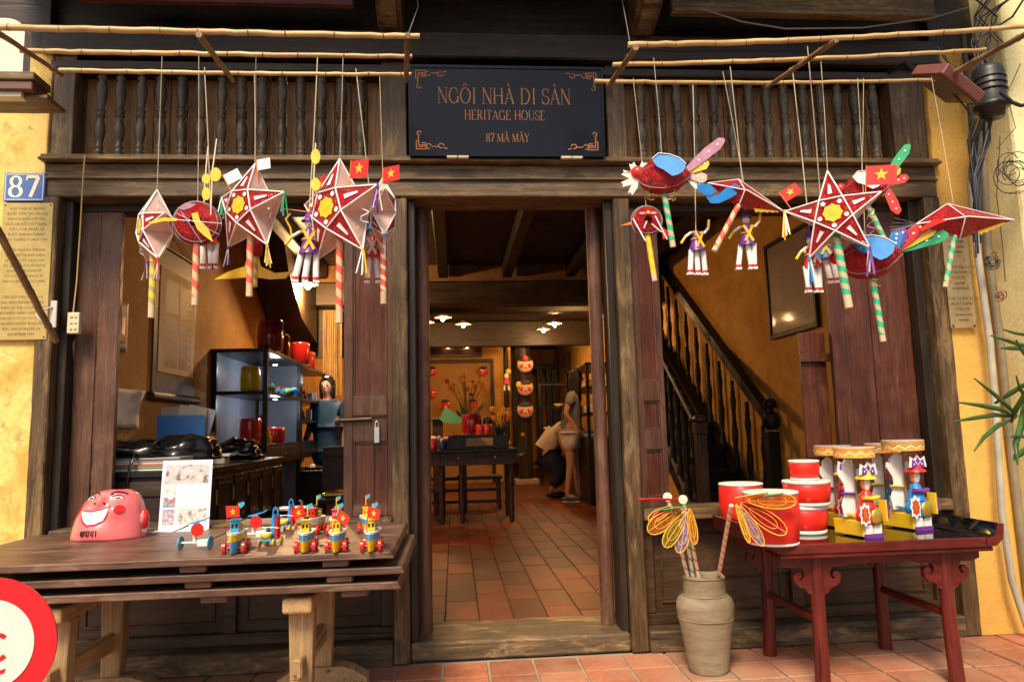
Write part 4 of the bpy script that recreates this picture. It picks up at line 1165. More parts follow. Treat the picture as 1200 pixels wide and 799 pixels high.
textmesh('printed_text', L2, .0195, wd/2, -.0008, .10, DPR, GPQ, lead=(hg-.03)/21/.0195, sq=.62)
m = MB(); rnd = random.Random(4)
for i in (0, 1, 3, 5, 6, 7, 13, 14, 19, 20):
    z = .104-i*(hg-.03)/21; h = wd*rnd.uniform(.16, .30)
    x = wd/2-h
    while x < wd/2+h: l_ = rnd.uniform(.004, .012); m.box(x, x+l_, -.0012, -.0006, z-.003, z+.003); x += l_+.003
m.build('small_print', DPR, GPQ)['kind'] = 'stuff'
# power strip with its cord
p = at(88, 379, 3.49)
PS = thing('power_strip', 'cream power strip hanging on a thin cord beside the left shutter', 'power strip', p)
CRP = paint('cream_plastic', (.66, .56, .36), .45)
MB().box(-.027, .027, -.02, .012, -.05, .05).build('casing', CRP, PS, .005, 2)
m = MB()
for r_ in range(3):
    for c_ in (-.011, .007):
        z = .028-r_*.028
        m.box(c_, c_+.004, -.0206, -.0195, z-.008, z).box(c_+.006, c_+.010, -.0206, -.0195, z-.008, z)
m.build('socket_slots', BLK, PS)
cp = [at(86, 366, 3.48), at(90, 330, 3.47), at(94, 270, 3.43), at(97, 215, 3.40), at(99, 188, 3.39), at(100, 183, 3.38), at(102, 184, 3.42)]
MB().tube([q-p for q in cp], .0035, 8).build('cord', paint_cache('yellowed_cord', (.55, .38, .14)), PS)
# steel bracket on the corner post
p = at(63, 365, 3.435)
BK = thing('steel_bracket', 'pale steel bracket screwed to the left corner post at the cane end', 'bracket', p)
MB().box(-.014, .014, -.004, .004, -.075, .05).build('plate', paint_cache('pale_steel', (.55, .52, .47)), BK, .002)
MB().tube([(-.005, -.004, .02), (-.03, -.04, .0), (-.05, -.05, -.02), (-.03, -.05, -.05), (-.01, -.03, -.045)], .004, 8).build('hook', paint_cache('pale_steel', (.55, .52, .47)), BK)
# red and white socket sign / upper left lit box
p = at(0, 108, 3.0)
LB = thing('light_box', 'pale rounded light box on a wooden shelf at the top left corner', 'light box', p)
a, b = at(-60, 112, 3.0)-p, at(30, 22, 3.0)-p
rr = .06; P = [(a.x, 0, a.z)]
for k in range(7):
    q = R(90-k*15); P.append((b.x-rr*1.3+rr*1.3*math.cos(q), 0, b.z-rr+rr*math.sin(q)))
P += [(b.x, 0, a.z)]
MB().slab([P[0]]+[(a.x, 0, b.z)]+P[1:], (0, .05, 0)).build('box_panel', paint('ivory_panel', (.72, .66, .50), .5), LB, .004)
c0 = at(-60, 85, 2.99)-p; c1 = at(43, 90, 2.99)-p
MB().box(c0.x, c1.x, -.03, .10, c0.z-.035, c0.z).build('shelf_board', FRX, LB, .004)
MB().box(c0.x, c1.x-.01, -.02, .14, c0.z-.075, c0.z-.0355).build('red_trim', paint('faded_red_paint', (.12, .045, .03), .5), LB, .004)
MB().box(c0.x, c1.x+.03, .02, .17, c0.z-.095, c0.z-.0755).build('under_board', FRX, LB, .004)
# tilted lamp box on the right
p = at(1112, 100, 3.05)
FB = thing('tilted_box_lamp', 'dull red box lamp tilted down over the right plaster pier', 'lamp', p, (R(28), R(24), R(18)))
MB().box(-.13, .13, -.09, .12, -.02, .035).build('housing', paint('dull_red_housing', (.20, .07, .055), .5), FB, .006)
MB().box(-.115, .115, -.075, .105, -.026, -.0205).build('lens', paint('dirty_lens', (.20, .14, .07), .3, b=.6, ns=80), FB)
MB().tube([(-.1, .12, .01), (-.12, .22, .05), (-.1, .34, .02)], .012, 8).build('arm', BLK, FB)
# cream pier of the next house, pipes, cable closure, cables
NH = thing('neighbour_pier', 'pale cream plaster wall of the next house at the right edge', 'wall')
MB().box(2.86, 3.4, 3.30, 3.9, 0, 3.6).build('pier', CRM, NH, .02, 2)
for i in range(9):
    z = 2.05+i*.042
    for j in range(2): box_ = MB().box(3.402+j*.11, 3.402+j*.11+.10, 3.40, 3.5, z, z+.034).build('brick', tilemat('red_brick', (.30, .10, .05), (.36, .14, .07), (.4, .2, .12), .8) if i+j == 0 else bpy.data.materials['red_brick'], NH, .003)
MB().box(3.40, 5.5, 3.44, 3.9, 0, 3.6).build('brick_backing', GROUT, NH)
MB().box(2.77, 2.865, 3.60, 3.9, 0, 3.4).build('recess', plaster('brown_recess_plaster', (.30, .22, .10), (.18, .12, .05), (.07, .05, .03)), NH)  # recess wall in browner, darker plaster than the cream pier
def pipe(label, pts, r, mat, Y, cat='pipe', name='drain_pipe'):
    o = MB().tube([at(x, y, Y) for x, y in pts], r, 12).build(name, mat)
    return tag(o, label, cat)
PVC = paint('old_grey_pvc', (.42, .38, .28), .5, var=.25, ns=6)
PV2 = paint('old_brown_pvc', (.22, .17, .10), .5, var=.35, ns=6)
pipe('grey plastic pipe beside the right pier leaning left towards the top', [(1137, 215), (1146, 300), (1160, 400), (1168, 500), (1174, 600), (1186, 680), (1204, 735)], .017, PVC, 3.36)
pipe('darker pipe just right of the grey pipe at the right edge', [(1152, 190), (1158, 300), (1172, 400), (1184, 520), (1196, 620), (1206, 700)], .020, PV2, 3.42)
pipe('dark steel pole behind the black cable closure', [(1128, 40), (1137, 130), (1143, 200), (1150, 260)], .014, paint('dark_pole', (.07, .05, .035), .6), 3.40)
CC = thing('cable_closure', 'black cylindrical cable splice closure wrapped in cables at the upper right', 'cable box', at(1160, 108, 3.1))
CBL = paint('black_cable', (.02, .02, .02), .45)
MB().lathe([(.0, .13), (.04, .13), (.065, .115), (.07, .09), (.068, -.06), (.078, -.065), (.078, -.085), (.06, -.09), (.05, -.13), (0, -.135)], n=18).build('housing', CBL, CC)
m = MB()
for k in range(3):
    z = .06-k*.03
    m.tube([(.072*math.cos(q), .072*math.sin(q), z) for q in [i*PI/8 for i in range(17)]], .004, 6)
m.build('rib', CBL, CC)
c0 = at(1160, 108, 3.1)
m = MB()
rnd = random.Random(3)
for k in range(11):
    x = 1150+rnd.uniform(-18, 12)
    pts = [(x, 140), (x-4+rnd.uniform(-8, 6), 165), (1142+rnd.uniform(-6, 8), 205), (1140+rnd.uniform(-6, 10), 245+rnd.uniform(0, 60))]
    m.tube([at(a_, b_, 3.12+rnd.uniform(-.02, .04))-c0 for a_, b_ in pts], rnd.uniform(.004, .008), 6)
for k in range(8):
    pts = [(1150+rnd.uniform(-15, 15), 80), (1152+rnd.uniform(-20, 25), 50), (1160+rnd.uniform(-30, 40), 20), (1165+rnd.uniform(-40, 60), -15)]
    m.tube([at(a_, b_, 3.12+rnd.uniform(-.02, .04))-c0 for a_, b_ in pts], rnd.uniform(.003, .006), 6)
for k in range(4):
    y = 95+k*14
    m.tube([at(a_, b_, 3.05)-c0 for a_, b_ in ((1140, y), (1128, y-6-k*3), (1108, y-25-k*4), (1098, y-40))], .004, 6)
m.build('cable_bundle', CBL, CC)['kind'] = 'stuff'
MB().tube([at(x, y, 3.0)-c0 for x, y in ((1172, 108), (1186, 120), (1196, 124), (1212, 122))], .009, 8).build('cable_arm', CBL, CC)
def coil(label, cx, cy, r, Y, n, mat=CBL, seed=1):
    rnd = random.Random(seed); m = MB()
    for k in range(n):
        ox, oy, rr_ = rnd.uniform(-r*.4, r*.4), rnd.uniform(-r*.4, r*.4), r*rnd.uniform(.5, 1)
        a0 = rnd.uniform(0, 6)
        m.tube([at(cx+ox+rr_*math.cos(a0+q*.55), cy+oy+rr_*math.sin(a0+q*.55), Y+rnd.uniform(-.01, .01)) for q in range(10)], .0022, 6)
    return tag(m.build('cable_coil', mat), label, 'cable', 'loops of loose wire on the pale wall')
coil('tangle of black wire loops at the right edge below the closure', 1186, 200, 20, 3.22, 9, seed=2)
coil('small knot of wire ends on the pale wall level with the fish handle', 1164, 307, 8, 3.27, 7, seed=5)
coil('small knot of rusty wire ends lower on the pale wall', 1173, 347, 7, 3.27, 7, paint('rusty_wire', (.25, .09, .04), .7), 8)
for k, (lab, pts) in enumerate((('long thin wire sweeping down the pale wall from the closure', ((1196, 75), (1180, 110), (1190, 150), (1168, 175))), ('thin wire running down the pale wall past both wire knots', ((1172, 160), (1168, 230), (1175, 290), (1178, 330))), ('thin wire crossing the yellow patch above the box lamp', ((1105, 60), (1112, 75), (1125, 82), (1128, 58))))):
    wire('loose_wire', [at(x, y, 3.25) for x, y in pts], .0022, CBL, lab, 'wire')
# palm-like plant at the right edge
LEAF = paint('palm_leaf', (.055, .13, .025), .4, var=.35, trans=.25, ns=10)
PT = thing('palm_plant', 'green palm with long narrow leaves reaching in from the right edge', 'plant', at(1215, 560, 2.75))
c0 = at(1215, 560, 2.75)
MB().tube([(0, 0, -1.0), (0, 0, 0), (.01, 0, .2), (.02, 0, .5)], [.03, .025, .02, .012], 10).build('stem', paint('palm_stem', (.12, .11, .05), .7), PT)
def leafstrip(pts, w, Y0, Y1):
    n = len(pts); L_, R_, C_ = [], [], []
    for i, (x, y) in enumerate(pts):
        q = at(x, y, Y0+(Y1-Y0)*i/(n-1))-c0
        a, b = pts[max(0, i-1)], pts[min(n-1, i+1)]
        dx, dy = b[0]-a[0], b[1]-a[1]; l = math.hypot(dx, dy)
        ww = w*(1-abs(2*(i/(n-1))-.75)**2*.55) if i < n-1 else .0015
        if i == 0: ww = w*.4
        nv = Vector((dy/l, 0, dx/l))*ww
        C_.append(q+Vector((0, -.006, 0))); L_.append(q+nv); R_.append(q-nv)
    m = MB(); vs = L_+C_+R_; fs = []
    for i in range(n-1):
        fs += [(i, i+1, n+i+1, n+i), (n+i, n+i+1, 2*n+i+1, 2*n+i)]
    m.add(vs, fs, 0, True)
    o = m.build('leaf', LEAF, PT)
    s = o.modifiers.new('thick', 'SOLIDIFY'); s.thickness = .0012
for pts, w in ((((1192, 488), (1180, 475), (1163, 460), (1141, 443)), .010), (((1190, 490), (1175, 480), (1150, 475), (1120, 471)), .010), (((1190, 488), (1165, 486), (1140, 490), (1116, 494)), .009),
               (((1188, 490), (1170, 498), (1153, 512), (1141, 529)), .010), (((1185, 495), (1190, 480), (1205, 455), (1215, 440)), .012), (((1165, 473), (1185, 460), (1205, 448), (1220, 440)), .010),
               (((1212, 405), (1195, 404), (1180, 399), (1160, 393)), .009), (((1215, 398), (1200, 392), (1188, 390), (1175, 386)), .007), (((1215, 412), (1195, 408), (1185, 408), (1172, 408)), .010),
               (((1215, 520), (1200, 528), (1190, 535), (1187, 540)), .014), (((1200, 470), (1196, 500), (1190, 520), (1192, 545)), .016), (((1215, 485), (1205, 470), (1195, 455), (1190, 440)), .009), (((1215, 505), (1200, 511), (1190, 511), (1183, 512)), .008),
               (((1215, 425), (1205, 420), (1198, 412), (1190, 398)), .008)):
    leafstrip(pts, w, 2.8, 2.65)
# no-entry style round sign in the near left corner
RS = thing('round_sign', 'round red rimmed white traffic sign cut off by the lower left corner', 'sign', at(-13, 755, 1.6))
k = 1.6/FPX*.885
o = MB().tube([(0, .004, 0), (0, 0, 0)], 78*k, 64).build('red_rim', paint('sign_red', (.74, .015, .02), .35, var=.04), RS)
MB().tube([(0, -.0005, 0), (0, -.002, 0)], 52.5*k, 64).build('white_face', paint('sign_white', (.70, .66, .58), .45, var=.05), RS)
SR = bpy.data.materials['sign_red']
mb = MB()
for u, v in ():
    pass
stroke(mb, [((13+9*math.cos(R(q)))*k*1.0, (-3+14*math.sin(R(q)))*k) for q in range(50, 318, 14)], 5.0*k, lambda u, v: (u, -.0025, v), 'l', (0, -.0008, 0))
mb.build('letter', SR, RS)
mb = MB(); f = lambda u, v: ((u*.94-v*-.25)*k, -.0025, (v*.94+u*.25)*k)
for pts in ([(0, -41), (0, -62)], [(-8, -41), (8, -41)], [(16, -41), (16, -62)], [(16, -41), (33, -41)], [(16, -51), (27, -51)], [(16, -62), (30, -62)]):
    stroke(mb, pts, 5, lambda u, v: f(u, v), 'l', (0, -.0008, 0))
mb.build('letter', SR, RS)
MB().tube([(0, .02, 0), (0, .02, -.55)], .015, 12).build('post', paint_cache('pale_steel', (.55, .52, .47)), RS)

# ================================================================== left: trestles and stacked shutter boards
def trestle(label, x, Yf, Yb, top, group='pale wooden trestles'):
    T = thing('trestle', label, 'trestle', (x, 0, 0), group=group)
    for Y in (Yf, Yb):
        s = -1 if Y == Yf else 1
        MB().add([(-.036, Y-.035, .04), (.036, Y-.035, .04), (.036, Y+.03, .04), (-.036, Y+.03, .04), (-.046, Y-.035, top-.055), (.046, Y-.035, top-.055), (.046, Y+.03, top-.055), (-.046, Y+.03, top-.055)],
                 [(0, 3, 2, 1), (4, 5, 6, 7), (0, 1, 5, 4), (1, 2, 6, 5), (2, 3, 7, 6), (3, 0, 4, 7)]).build('leg', LEG, T, .008, 2)
        P = [(-.19, 0), (-.12, 0), (-.10, .018), (.10, .018), (.12, 0), (.19, 0), (.185, .05), (.13, .085), (.08, .10), (-.08, .10), (-.13, .085), (-.185, .05)]
        MB().slab([(a, Y-.052, b) for a, b in P], (0, .085, 0)).build('foot', LEGY, T, .006)
    MB().box(-.052, .052, Yf-.11, Yb+.05, top-.054, top).build('top_rail', LEGY, T, .010, 2)
    MB().box(-.018, .018, Yf-.10, Yb+.10, .20, .27).build('stretcher', LEGY, T, .006)
    return T
BT = .640      # top of the stack
bth = .026
XL0, XR0 = -1.83, -.215
zs = [BT-bth, BT-bth-.058, BT-bth-.112]
trestle('pale wooden trestle under the left half of the board stack, partly behind the round sign', -1.40, 2.78, 3.20, zs[2]-.022)
trestle('pale wooden trestle under the right half of the board stack beside the doorway', -.56, 2.78, 3.20, zs[2]-.022)
def board(label, z, dx0, dx1, y0, y1, n=4):
    T = thing('shutter_board', label, 'board', (0, 0, z), group='shutter boards stacked on the trestles')
    for i in range(n):
        a = y0+(y1-y0)*i/n; b = y0+(y1-y0)*(i+1)/n
        MB().add([(XL0+dx0, a+.0008, 0), (XR0+dx1, a+.0008, 0), (XR0+dx1+.0, b-.0008, 0), (XL0+dx0+.0, b-.0008, 0), (XL0+dx0, a+.0008, bth), (XR0+dx1-.012, a+.0008, bth), (XR0+dx1-.012, b-.0008, bth), (XL0+dx0, b-.0008, bth)],
                 [(0, 3, 2, 1), (4, 5, 6, 7), (0, 1, 5, 4), (1, 2, 6, 5), (2, 3, 7, 6), (3, 0, 4, 7)]).build('plank', BRD, T, .004, 2)
    for x in (-1.62, -.90, -.42):
        MB().box(x+dx0-.045, x+dx0+.045, y0+.02, y1-.02, -.024, -.0005).build('batten', BRD, T, .004)
board('topmost shutter board carrying the mask and tin toys', zs[0], 0, 0, 2.60, 3.41)
board('middle one of the three stacked shutter boards', zs[1], .01, .035, 2.625, 3.42)
board('lowest shutter board lying directly on the trestles', zs[2], .06, .02, 2.64, 3.42)

# pink mask
def onb(px, py, z): return atz(px, py, z)
MPK = paint('glossy_pink_lacquer', (.80, .17, .17), .20, var=.25, coat=.4, ns=9)
MRD = paint('mask_red', (.72, .02, .02), .25)
MDK = paint('mask_dark_line', (.05, .015, .015), .4)
c = atz(121, 632, BT)
MK = thing('paper_mache_mask', 'large glossy pink laughing mask lying on the left end of the board stack', 'mask', (c.x, c.y+.06, BT), (R(0), R(0), R(-8)))
RXm, RYm, RZm = .156, .125, .200
def ms(u, v, off=0.0):
    "surface point of the mask: u across, v up (0..1)"
    v = max(0, min(.995, v)); lean = -.0
    t = v*PI/2*.98
    wv = RXm*(math.cos(t)**.55)*(1.0-.06*v)
    x = u*wv + .035*v
    yy = -RYm*math.sqrt(max(0, 1-u*u))*(math.cos(t)**.62)
    z = RZm*math.sin(t)
    # relief: cheeks, nose, brow, chin
    g = lambda a, b, s1, s2, h: h*math.exp(-((u-a)/s1)**2-((v-b)/s2)**2)
    r = g(.45, .40, .24, .12, .018)+g(-.42, .42, .22, .12, .018)+g(.0, .60, .10, .06, .026)+g(0, .52, .16, .05, .016)+g(0, .10, .35, .12, .014)+g(.35, .78, .25, .07, .010)+g(-.35, .80, .25, .07, .010)-g(.02, .30, .26, .06, .012)
    nv = Vector((u*.5, -1, .45)).normalized()
    return Vector((x, yy, z))+nv*(r+off)
nu, nvv = 40, 30
vs = [ms(-1+2*i/nu, j/nvv) for j in range(nvv+1) for i in range(nu+1)]
fs = [(j*(nu+1)+i, j*(nu+1)+i+1, (j+1)*(nu+1)+i+1, (j+1)*(nu+1)+i) for j in range(nvv) for i in range(nu)]
o = MB().add(vs, fs, 0, True).build('face_shell', MPK, MK)
sd = o.modifiers.new('thick', 'SOLIDIFY'); sd.thickness = .006; sd.offset = -1
def decal(name, pts, mat, off=.0022, par=None):
    m = MB(); n = len(pts)
    cu = sum(p[0] for p in pts)/n; cv = sum(p[1] for p in pts)/n
    K_ = 4; vs = [ms(cu, cv, off)]; fs = []
    for k in range(1, K_+1):
        for p in pts: vs.append(ms(cu+(p[0]-cu)*k/K_, cv+(p[1]-cv)*k/K_, off))
    for i in range(n): fs.append((0, 1+i, 1+(i+1) % n))
    for k in range(K_-1):
        for i in range(n):
            a = 1+k*n
            fs.append((a+i, a+n+i, a+n+(i+1) % n, a+(i+1) % n))
    m.add(vs, fs, 0, True)
    return m.build(name, mat, MK)
def ell(cu, cv, ru, rv, n=18, a0=0, a1=360): return [(cu+ru*math.cos(R(a0+(a1-a0)*i/n)), cv+rv*math.sin(R(a0+(a1-a0)*i/n))) for i in range(n)]
for cu in (.47, -.62): decal('eye_white', ell(cu, .655, .16, .045), WHT, .002)
for cu in (.48, -.60): decal('pupil', ell(cu, .645, .10, .024), MDK, .0035)
for cu in (.47, -.62):
    m = MB().tube([ms(cu+.18*math.cos(R(a)), .65+.055*math.sin(R(a)), .003) for a in range(0, 181, 15)], .0022, 6); m.build('eye_line', MDK, MK)
for cu in (.50, -.60):
    m = MB().tube([ms(cu+.30*math.cos(R(a)), .70+.10*math.sin(R(a)), .003) for a in range(20, 165, 12)], .0035, 6); m.build('eyebrow', MDK, MK)
decal('cheek_spot', ell(.58, .42, .13, .075), MRD, .002)
decal('cheek_spot', ell(-.80, .42, .10, .08), MRD, .002)
mo = [(-.44, .395), (-.30, .385), (-.1, .40), (.1, .42), (.32, .45), (.30, .36), (.20, .28), (.02, .225), (-.18, .215), (-.34, .26), (-.42, .33)]
decal('lips', [(a*1.12-.0, (b-.33)*1.28+.33) for a, b in mo], MRD, .0022)
decal('teeth', mo, WHT, .004)
m = MB()
for k in range(9):
    u = -.32+k*.055; m.tube([ms(u, .13, .003), ms(u+.01*random.uniform(-1, 1), .06+random.uniform(-.01, .01), .003)], .0022, 6)
m.build('chin_beard', MDK, MK)['kind'] = 'stuff'
m = MB()
for s_ in (-1, 1): m.ball(tuple(ms(s_*.16-.02, .535, .004)), (.006, .004, .004), 8, 6)
m.build('nostril', MDK, MK)
e = MB().ball((.150, -.012, .075), (.022, .020, .042), 14, 10)
e.build('ear', MRD, MK)
MB().ball((.152, -.024, .078), (.012, .014, .026), 12, 8).build('ear_hollow', MPK, MK)
# leaflet stand
p0 = atz(185, 622, BT)
LS = thing('leaflet_stand', 'white printed card standing on the board stack behind the toys', 'card stand', (p0.x, p0.y, BT), (0, 0, R(2)))
w_ = (240-186)/FPX*p0.y
h_ = at(212, 539, p0.y).z-BT
mx = Matrix.Rotation(R(-7), 4, 'X')
PAP = paint('printed_card', (.82, .82, .84), .35, var=.02)
MB().box(0, w_, 0, .004, .0, h_, mx=mx).build('card', PAP, LS, .001)
MB().box(-.008, w_+.004, -.055, .0, 0, .003).build('base_flap', PAP, LS)
def photo(name, x0, x1, z0, z1, cols, par, mxx, y=-.0008, ns=26, sc=(1, 1, 1)):
    m_, t_, p_ = nodes(name); n_ = noise(t_, ns, 4, .8, sc)
    r_ = ramp(t_, n_.outputs[0], [(.32+.09*i, c_) for i, c_ in enumerate(cols)]); r_.color_ramp.interpolation = 'CONSTANT'
    t_.links.new(r_.outputs[0], p_.inputs['Base Color']); p_.inputs['Roughness'].default_value = .35
    MB().box(x0, x1, y-.0004, y, z0, z1, mx=mxx).build('printed_picture', m_, par)
c1 = ((.20, .14, .12), (.50, .46, .46), (.62, .50, .46), (.74, .72, .70), (.40, .36, .38))
photo('photo_print', .014, w_-.014, h_*.66, h_*.94, c1, LS, mx)
photo('photo_print', .014, w_*.30, h_*.50, h_*.63, c1[::-1], LS, mx, ns=60)
photo('photo_print', .014, w_*.30, h_*.33, h_*.47, ((.1, .3, .45), (.5, .12, .08), (.2, .45, .55), (.7, .68, .66)), LS, mx, ns=60)
photo('photo_print', .014, w_*.30, h_*.08, h_*.30, ((.4, .3, .4), (.7, .5, .5), (.3, .3, .4)), LS, mx, ns=60)
photo('photo_print', w_*.36, w_-.014, h_*.08, h_*.30, ((.3, .22, .16), (.7, .66, .6), (.45, .35, .3), (.15, .15, .2)), LS, mx, ns=50)
m = MB()
GRYT = paint('grey_print', (.45, .44, .48), .5)
for i in range(15):
    z = h_*(.62-.02*i)
    for a, b in ((.37, .66), (.69, .95)):
        m.box(w_*a, w_*(b-random.uniform(0, .05)), -.0010, -.0004, z-.0012, z, mx=mx)
m.build('text_lines', GRYT, LS)['kind'] = 'stuff'

# tin boats
TY, TB, TR, TW = paint('toy_yellow_enamel', (.80, .50, .02), .25), paint('toy_blue_enamel', (.06, .34, .52), .25), paint('toy_red_enamel', (.68, .02, .015), .25), paint('toy_white_enamel', (.72, .70, .62), .35)
def make_boat(label, low, up, cab, flagged, fun=BLK):
    T = thing('tin_boat', label, 'toy boat', group='painted tin boats on the boards')
    def hull(z0, z1, k0, k1):
        st = [(-.085, .0, .000), (-.07, .012, 0), (-.03, .024, 0), (.03, .026, 0), (.06, .022, 0), (.068, .014, 0)]
        a = [Vector((w*k0, x*(.80+.2*k0), z0)) for x, w, _ in st]; b = [Vector((w*k1, x*(.80+.2*k1), z1)) for x, w, _ in st]
        a2 = [Vector((-v.x, v.y, v.z)) for v in reversed(a)]; b2 = [Vector((-v.x, v.y, v.z)) for v in reversed(b)]
        A, B = a+a2, b+b2; n = len(A)
        return MB().add(A+B, [tuple(range(n)), tuple(range(2*n-1, n-1, -1))]+[(i, (i+1) % n, (i+1) % n+n, i+n) for i in range(n)])
    hull(.004, .034, .55, .92).build('lower_hull', low, T, .001)
    hull(.0345, .050, .93, 1.06).build('hull_band', up, T, .001)
    hull(.0503, .055, 1.08, 1.10).build('deck', TW, T, .001)
    cb = MB().box(-.014, .014, -.042, -.008, .0555, .084).box(-.017, .017, -.046, -.005, .0842, .088).build('cabin', cab, T, .001)
    MB().box(-.010, -.003, -.0426, -.0421, .066, .076).box(.003, .010, -.0426, -.0421, .066, .076).build('window', fun, cb)
    MB().tube([(0, .006, .0555), (0, .006, .094)], .009, 12).build('funnel', fun, T)
    MB().box(-.012, .012, .024, .046, .0555, .072).build('engine_box', TB if cab is TY else TY, T, .001)
    MB().tube([(0, .018, .0555), (0, .018, .125)], .0022, 8).slab([(0, .018, .125), (.016, .018, .13), (.02, .018, .122), (.008, .018, .112), (0, .018, .114)], (0, .001, 0), 1).build('mast', [TY, TB], T)
    for sx in (-1, 1):
        for y in (-.045, .035):
            MB().tube([(sx*.026, y, .016), (sx*.036, y, .016)], .0155, 18).tube([(sx*.037, y, .016), (sx*.040, y, .016)], .004, 8).build('float_wheel', TR, T, .001)
    MB().tube([(-.036, -.045, .016), (.036, -.045, .016)], .002, 6).build('axle', TR, T); MB().tube([(-.036, .035, .016), (.036, .035, .016)], .002, 6).build('axle', TR, T)
    if flagged:
        mx_ = Matrix.Translation((-.012, -.07, .056)) @ Matrix.Rotation(R(flagged), 4, 'Y') @ Matrix.Rotation(R(-12), 4, 'Z')
        f_ = MB().tube([mx_ @ Vector((0, 0, 0)), mx_ @ Vector((0, 0, .07))], .0016, 6).slab([(0, 0, .04), (.042, 0, .036), (.044, 0, .064), (0, 0, .07)], (0, .001, 0), mx=mx_).build('flag', REDP, T)
        MB().slab([(.021+a, -.0004, .052+b) for a, b in star2(5, .010, .0042)], (0, -.0005, 0), mx=mx_).build('flag_star', YLP, f_)
    return T
B1 = make_boat('yellow tin boat with a leaning red flag, left one of the front trio', TY, TB, TY, -28)
B2 = make_boat('yellow tin boat in the middle of the front trio', TY, TB, TY, 24)
B3 = make_boat('yellow tin boat at the right end of the front trio with an upright red flag', TY, TB, TY, 6)
B4 = make_boat('blue bottomed tin boat with an orange band and red flag left of the toy swings', TB, TY, TB, -8)
B5 = make_boat('tin boat with a red cabin behind the front left boat of the trio', TY, TW, TR, 0)
B6 = make_boat('tin boat with a red cabin behind the middle boat of the front trio', TB, TY, TR, 0, TB)
B7 = make_boat('tin boat with a yellow cabin and red mast in the back row nearest the doorway', TY, TB, TY, 0, TR)
def put(T, px, py, rz=0, s=1.0):
    p = atz(px, py, BT); T.location = (p.x, p.y+.06*s, BT); T.rotation_euler = (0, 0, R(rz)); T.scale = (s, s, s*1.28)
put(B1, 355, 648, 4, .98); put(B2, 392, 648, 2, .98); put(B3, 434, 647, 0, .98); put(B4, 271, 650, 4, 1.05); put(B5, 366, 627, -12, .95); put(B6, 391, 628, 4, .92); put(B7, 427, 625, 8, .92)
# toy swing / rocket ride carts
def swing(label, px, py, s=1.0):
    p = atz(px, py, BT)
    T = thing('swing_cart_toy', label, 'toy', (p.x, p.y+.04, BT), (0, 0, R(-12)), 'blue arched swing toys')
    for sx in (-1, 1):
        for y in (-.03, .03):
            MB().tube([(sx*.024, y, .012), (sx*.029, y, .012)], .012, 16).build('wheel', TY, T)
    MB().box(-.022, .022, -.045, .045, .018, .024).build('cart_bed', TB, T, .001)
    MB().lathe([(.0, .025), (.016, .025), (.022, .045), (.0205, .045), (.0, .043)], (-.006, -.025, 0), 14).build('bucket', TY, T)
    MB().slab([(.012, 0, .024), (.014, 0, .07), (.012, 0, .105), (.004, 0, .105), (.002, 0, .07), (-.0, 0, .024)], (0, .03, 0)).build('blue_pillar', SKY, T, .001)
    MB().slab([(.0145, 0, .024), (.017, 0, .10), (.022, 0, .09), (.024, 0, .024)], (0, .028, 0)).build('red_pillar', TR, T, .001)
    MB().tube([(.0, .015, .105), (.003, .015, .122), (.010, .015, .130), (.017, .015, .122), (.021, .015, .10)], .0028, 8).build('arch', SKY, T)
    MB().tube([(-.03, -.0, .06), (.0, .0, .062), (.03, .0, .058)], .002, 6).ball((-.03, 0, .06), .004, 8, 6).build('crossbar', TW, T)
    T.scale = (s, s, s)
swing('blue and red arched swing toy with a yellow bucket, right of the blue boat', 314, 640, 1.05)
swing('blue and red arched swing toy in the back row behind the other swing toy', 334, 622, 1.0)
# tricycle propeller toys
def prop(label, px, py, s, rz):
    p = atz(px, py, BT)
    T = thing('propeller_toy', label, 'toy', (p.x, p.y+.03, BT), (0, 0, R(rz)), 'wooden propeller pull toys')
    MB().tube([(-.05, 0, .022), (.045, 0, .022)], .004, 8).build('axle', TW, T)
    MB().box(.008, .045, -.012, .012, .010, .034).build('cream_block', TW, T, .002)
    for x in (-.052, .048): MB().tube([(x-.002, 0, .022), (x+.002, 0, .022)], .022, 20).build('wheel', TB, T)
    MB().tube([(-.004, 0, .02), (-.006, 0, .082)], [.007, .005], 8).build('post', TW, T)
    bl = MB()
    b_ = bl.slab([(-.022, -.01, .084), (0, -.012, .084), (.035, .01, .098), (.038, .022, .102), (.02, .012, .094), (-.015, 0, .086)], (0, 0, .003)); bl.build('blade', SKY, T)
    MB().slab([(.012+.022*math.cos(q), -.02, .066+.022*math.sin(q)) for q in [i*PI/8 for i in range(16)]], (0, .003, 0)).build('red_disc', TR, T)
    MB().slab([(-.018, -.02, .078), (-.018, -.02, .084), (-.062, -.03, .064), (-.064, -.03, .060)], (0, .003, 0)).build('tail_blade', MDK, T)
    MB().tube([(.05, .0, .03), (.09, .05, .05)], .0018, 6).build('pull_stick', MDK, T)
    T.scale = (s, s, s)
prop('cream propeller toy with blue wheels and a red disc, leftmost toy', 226, 645, 1.1, -6)
prop('taller propeller toy with a large red disc behind the blue boat', 296, 634, 1.1, -10)

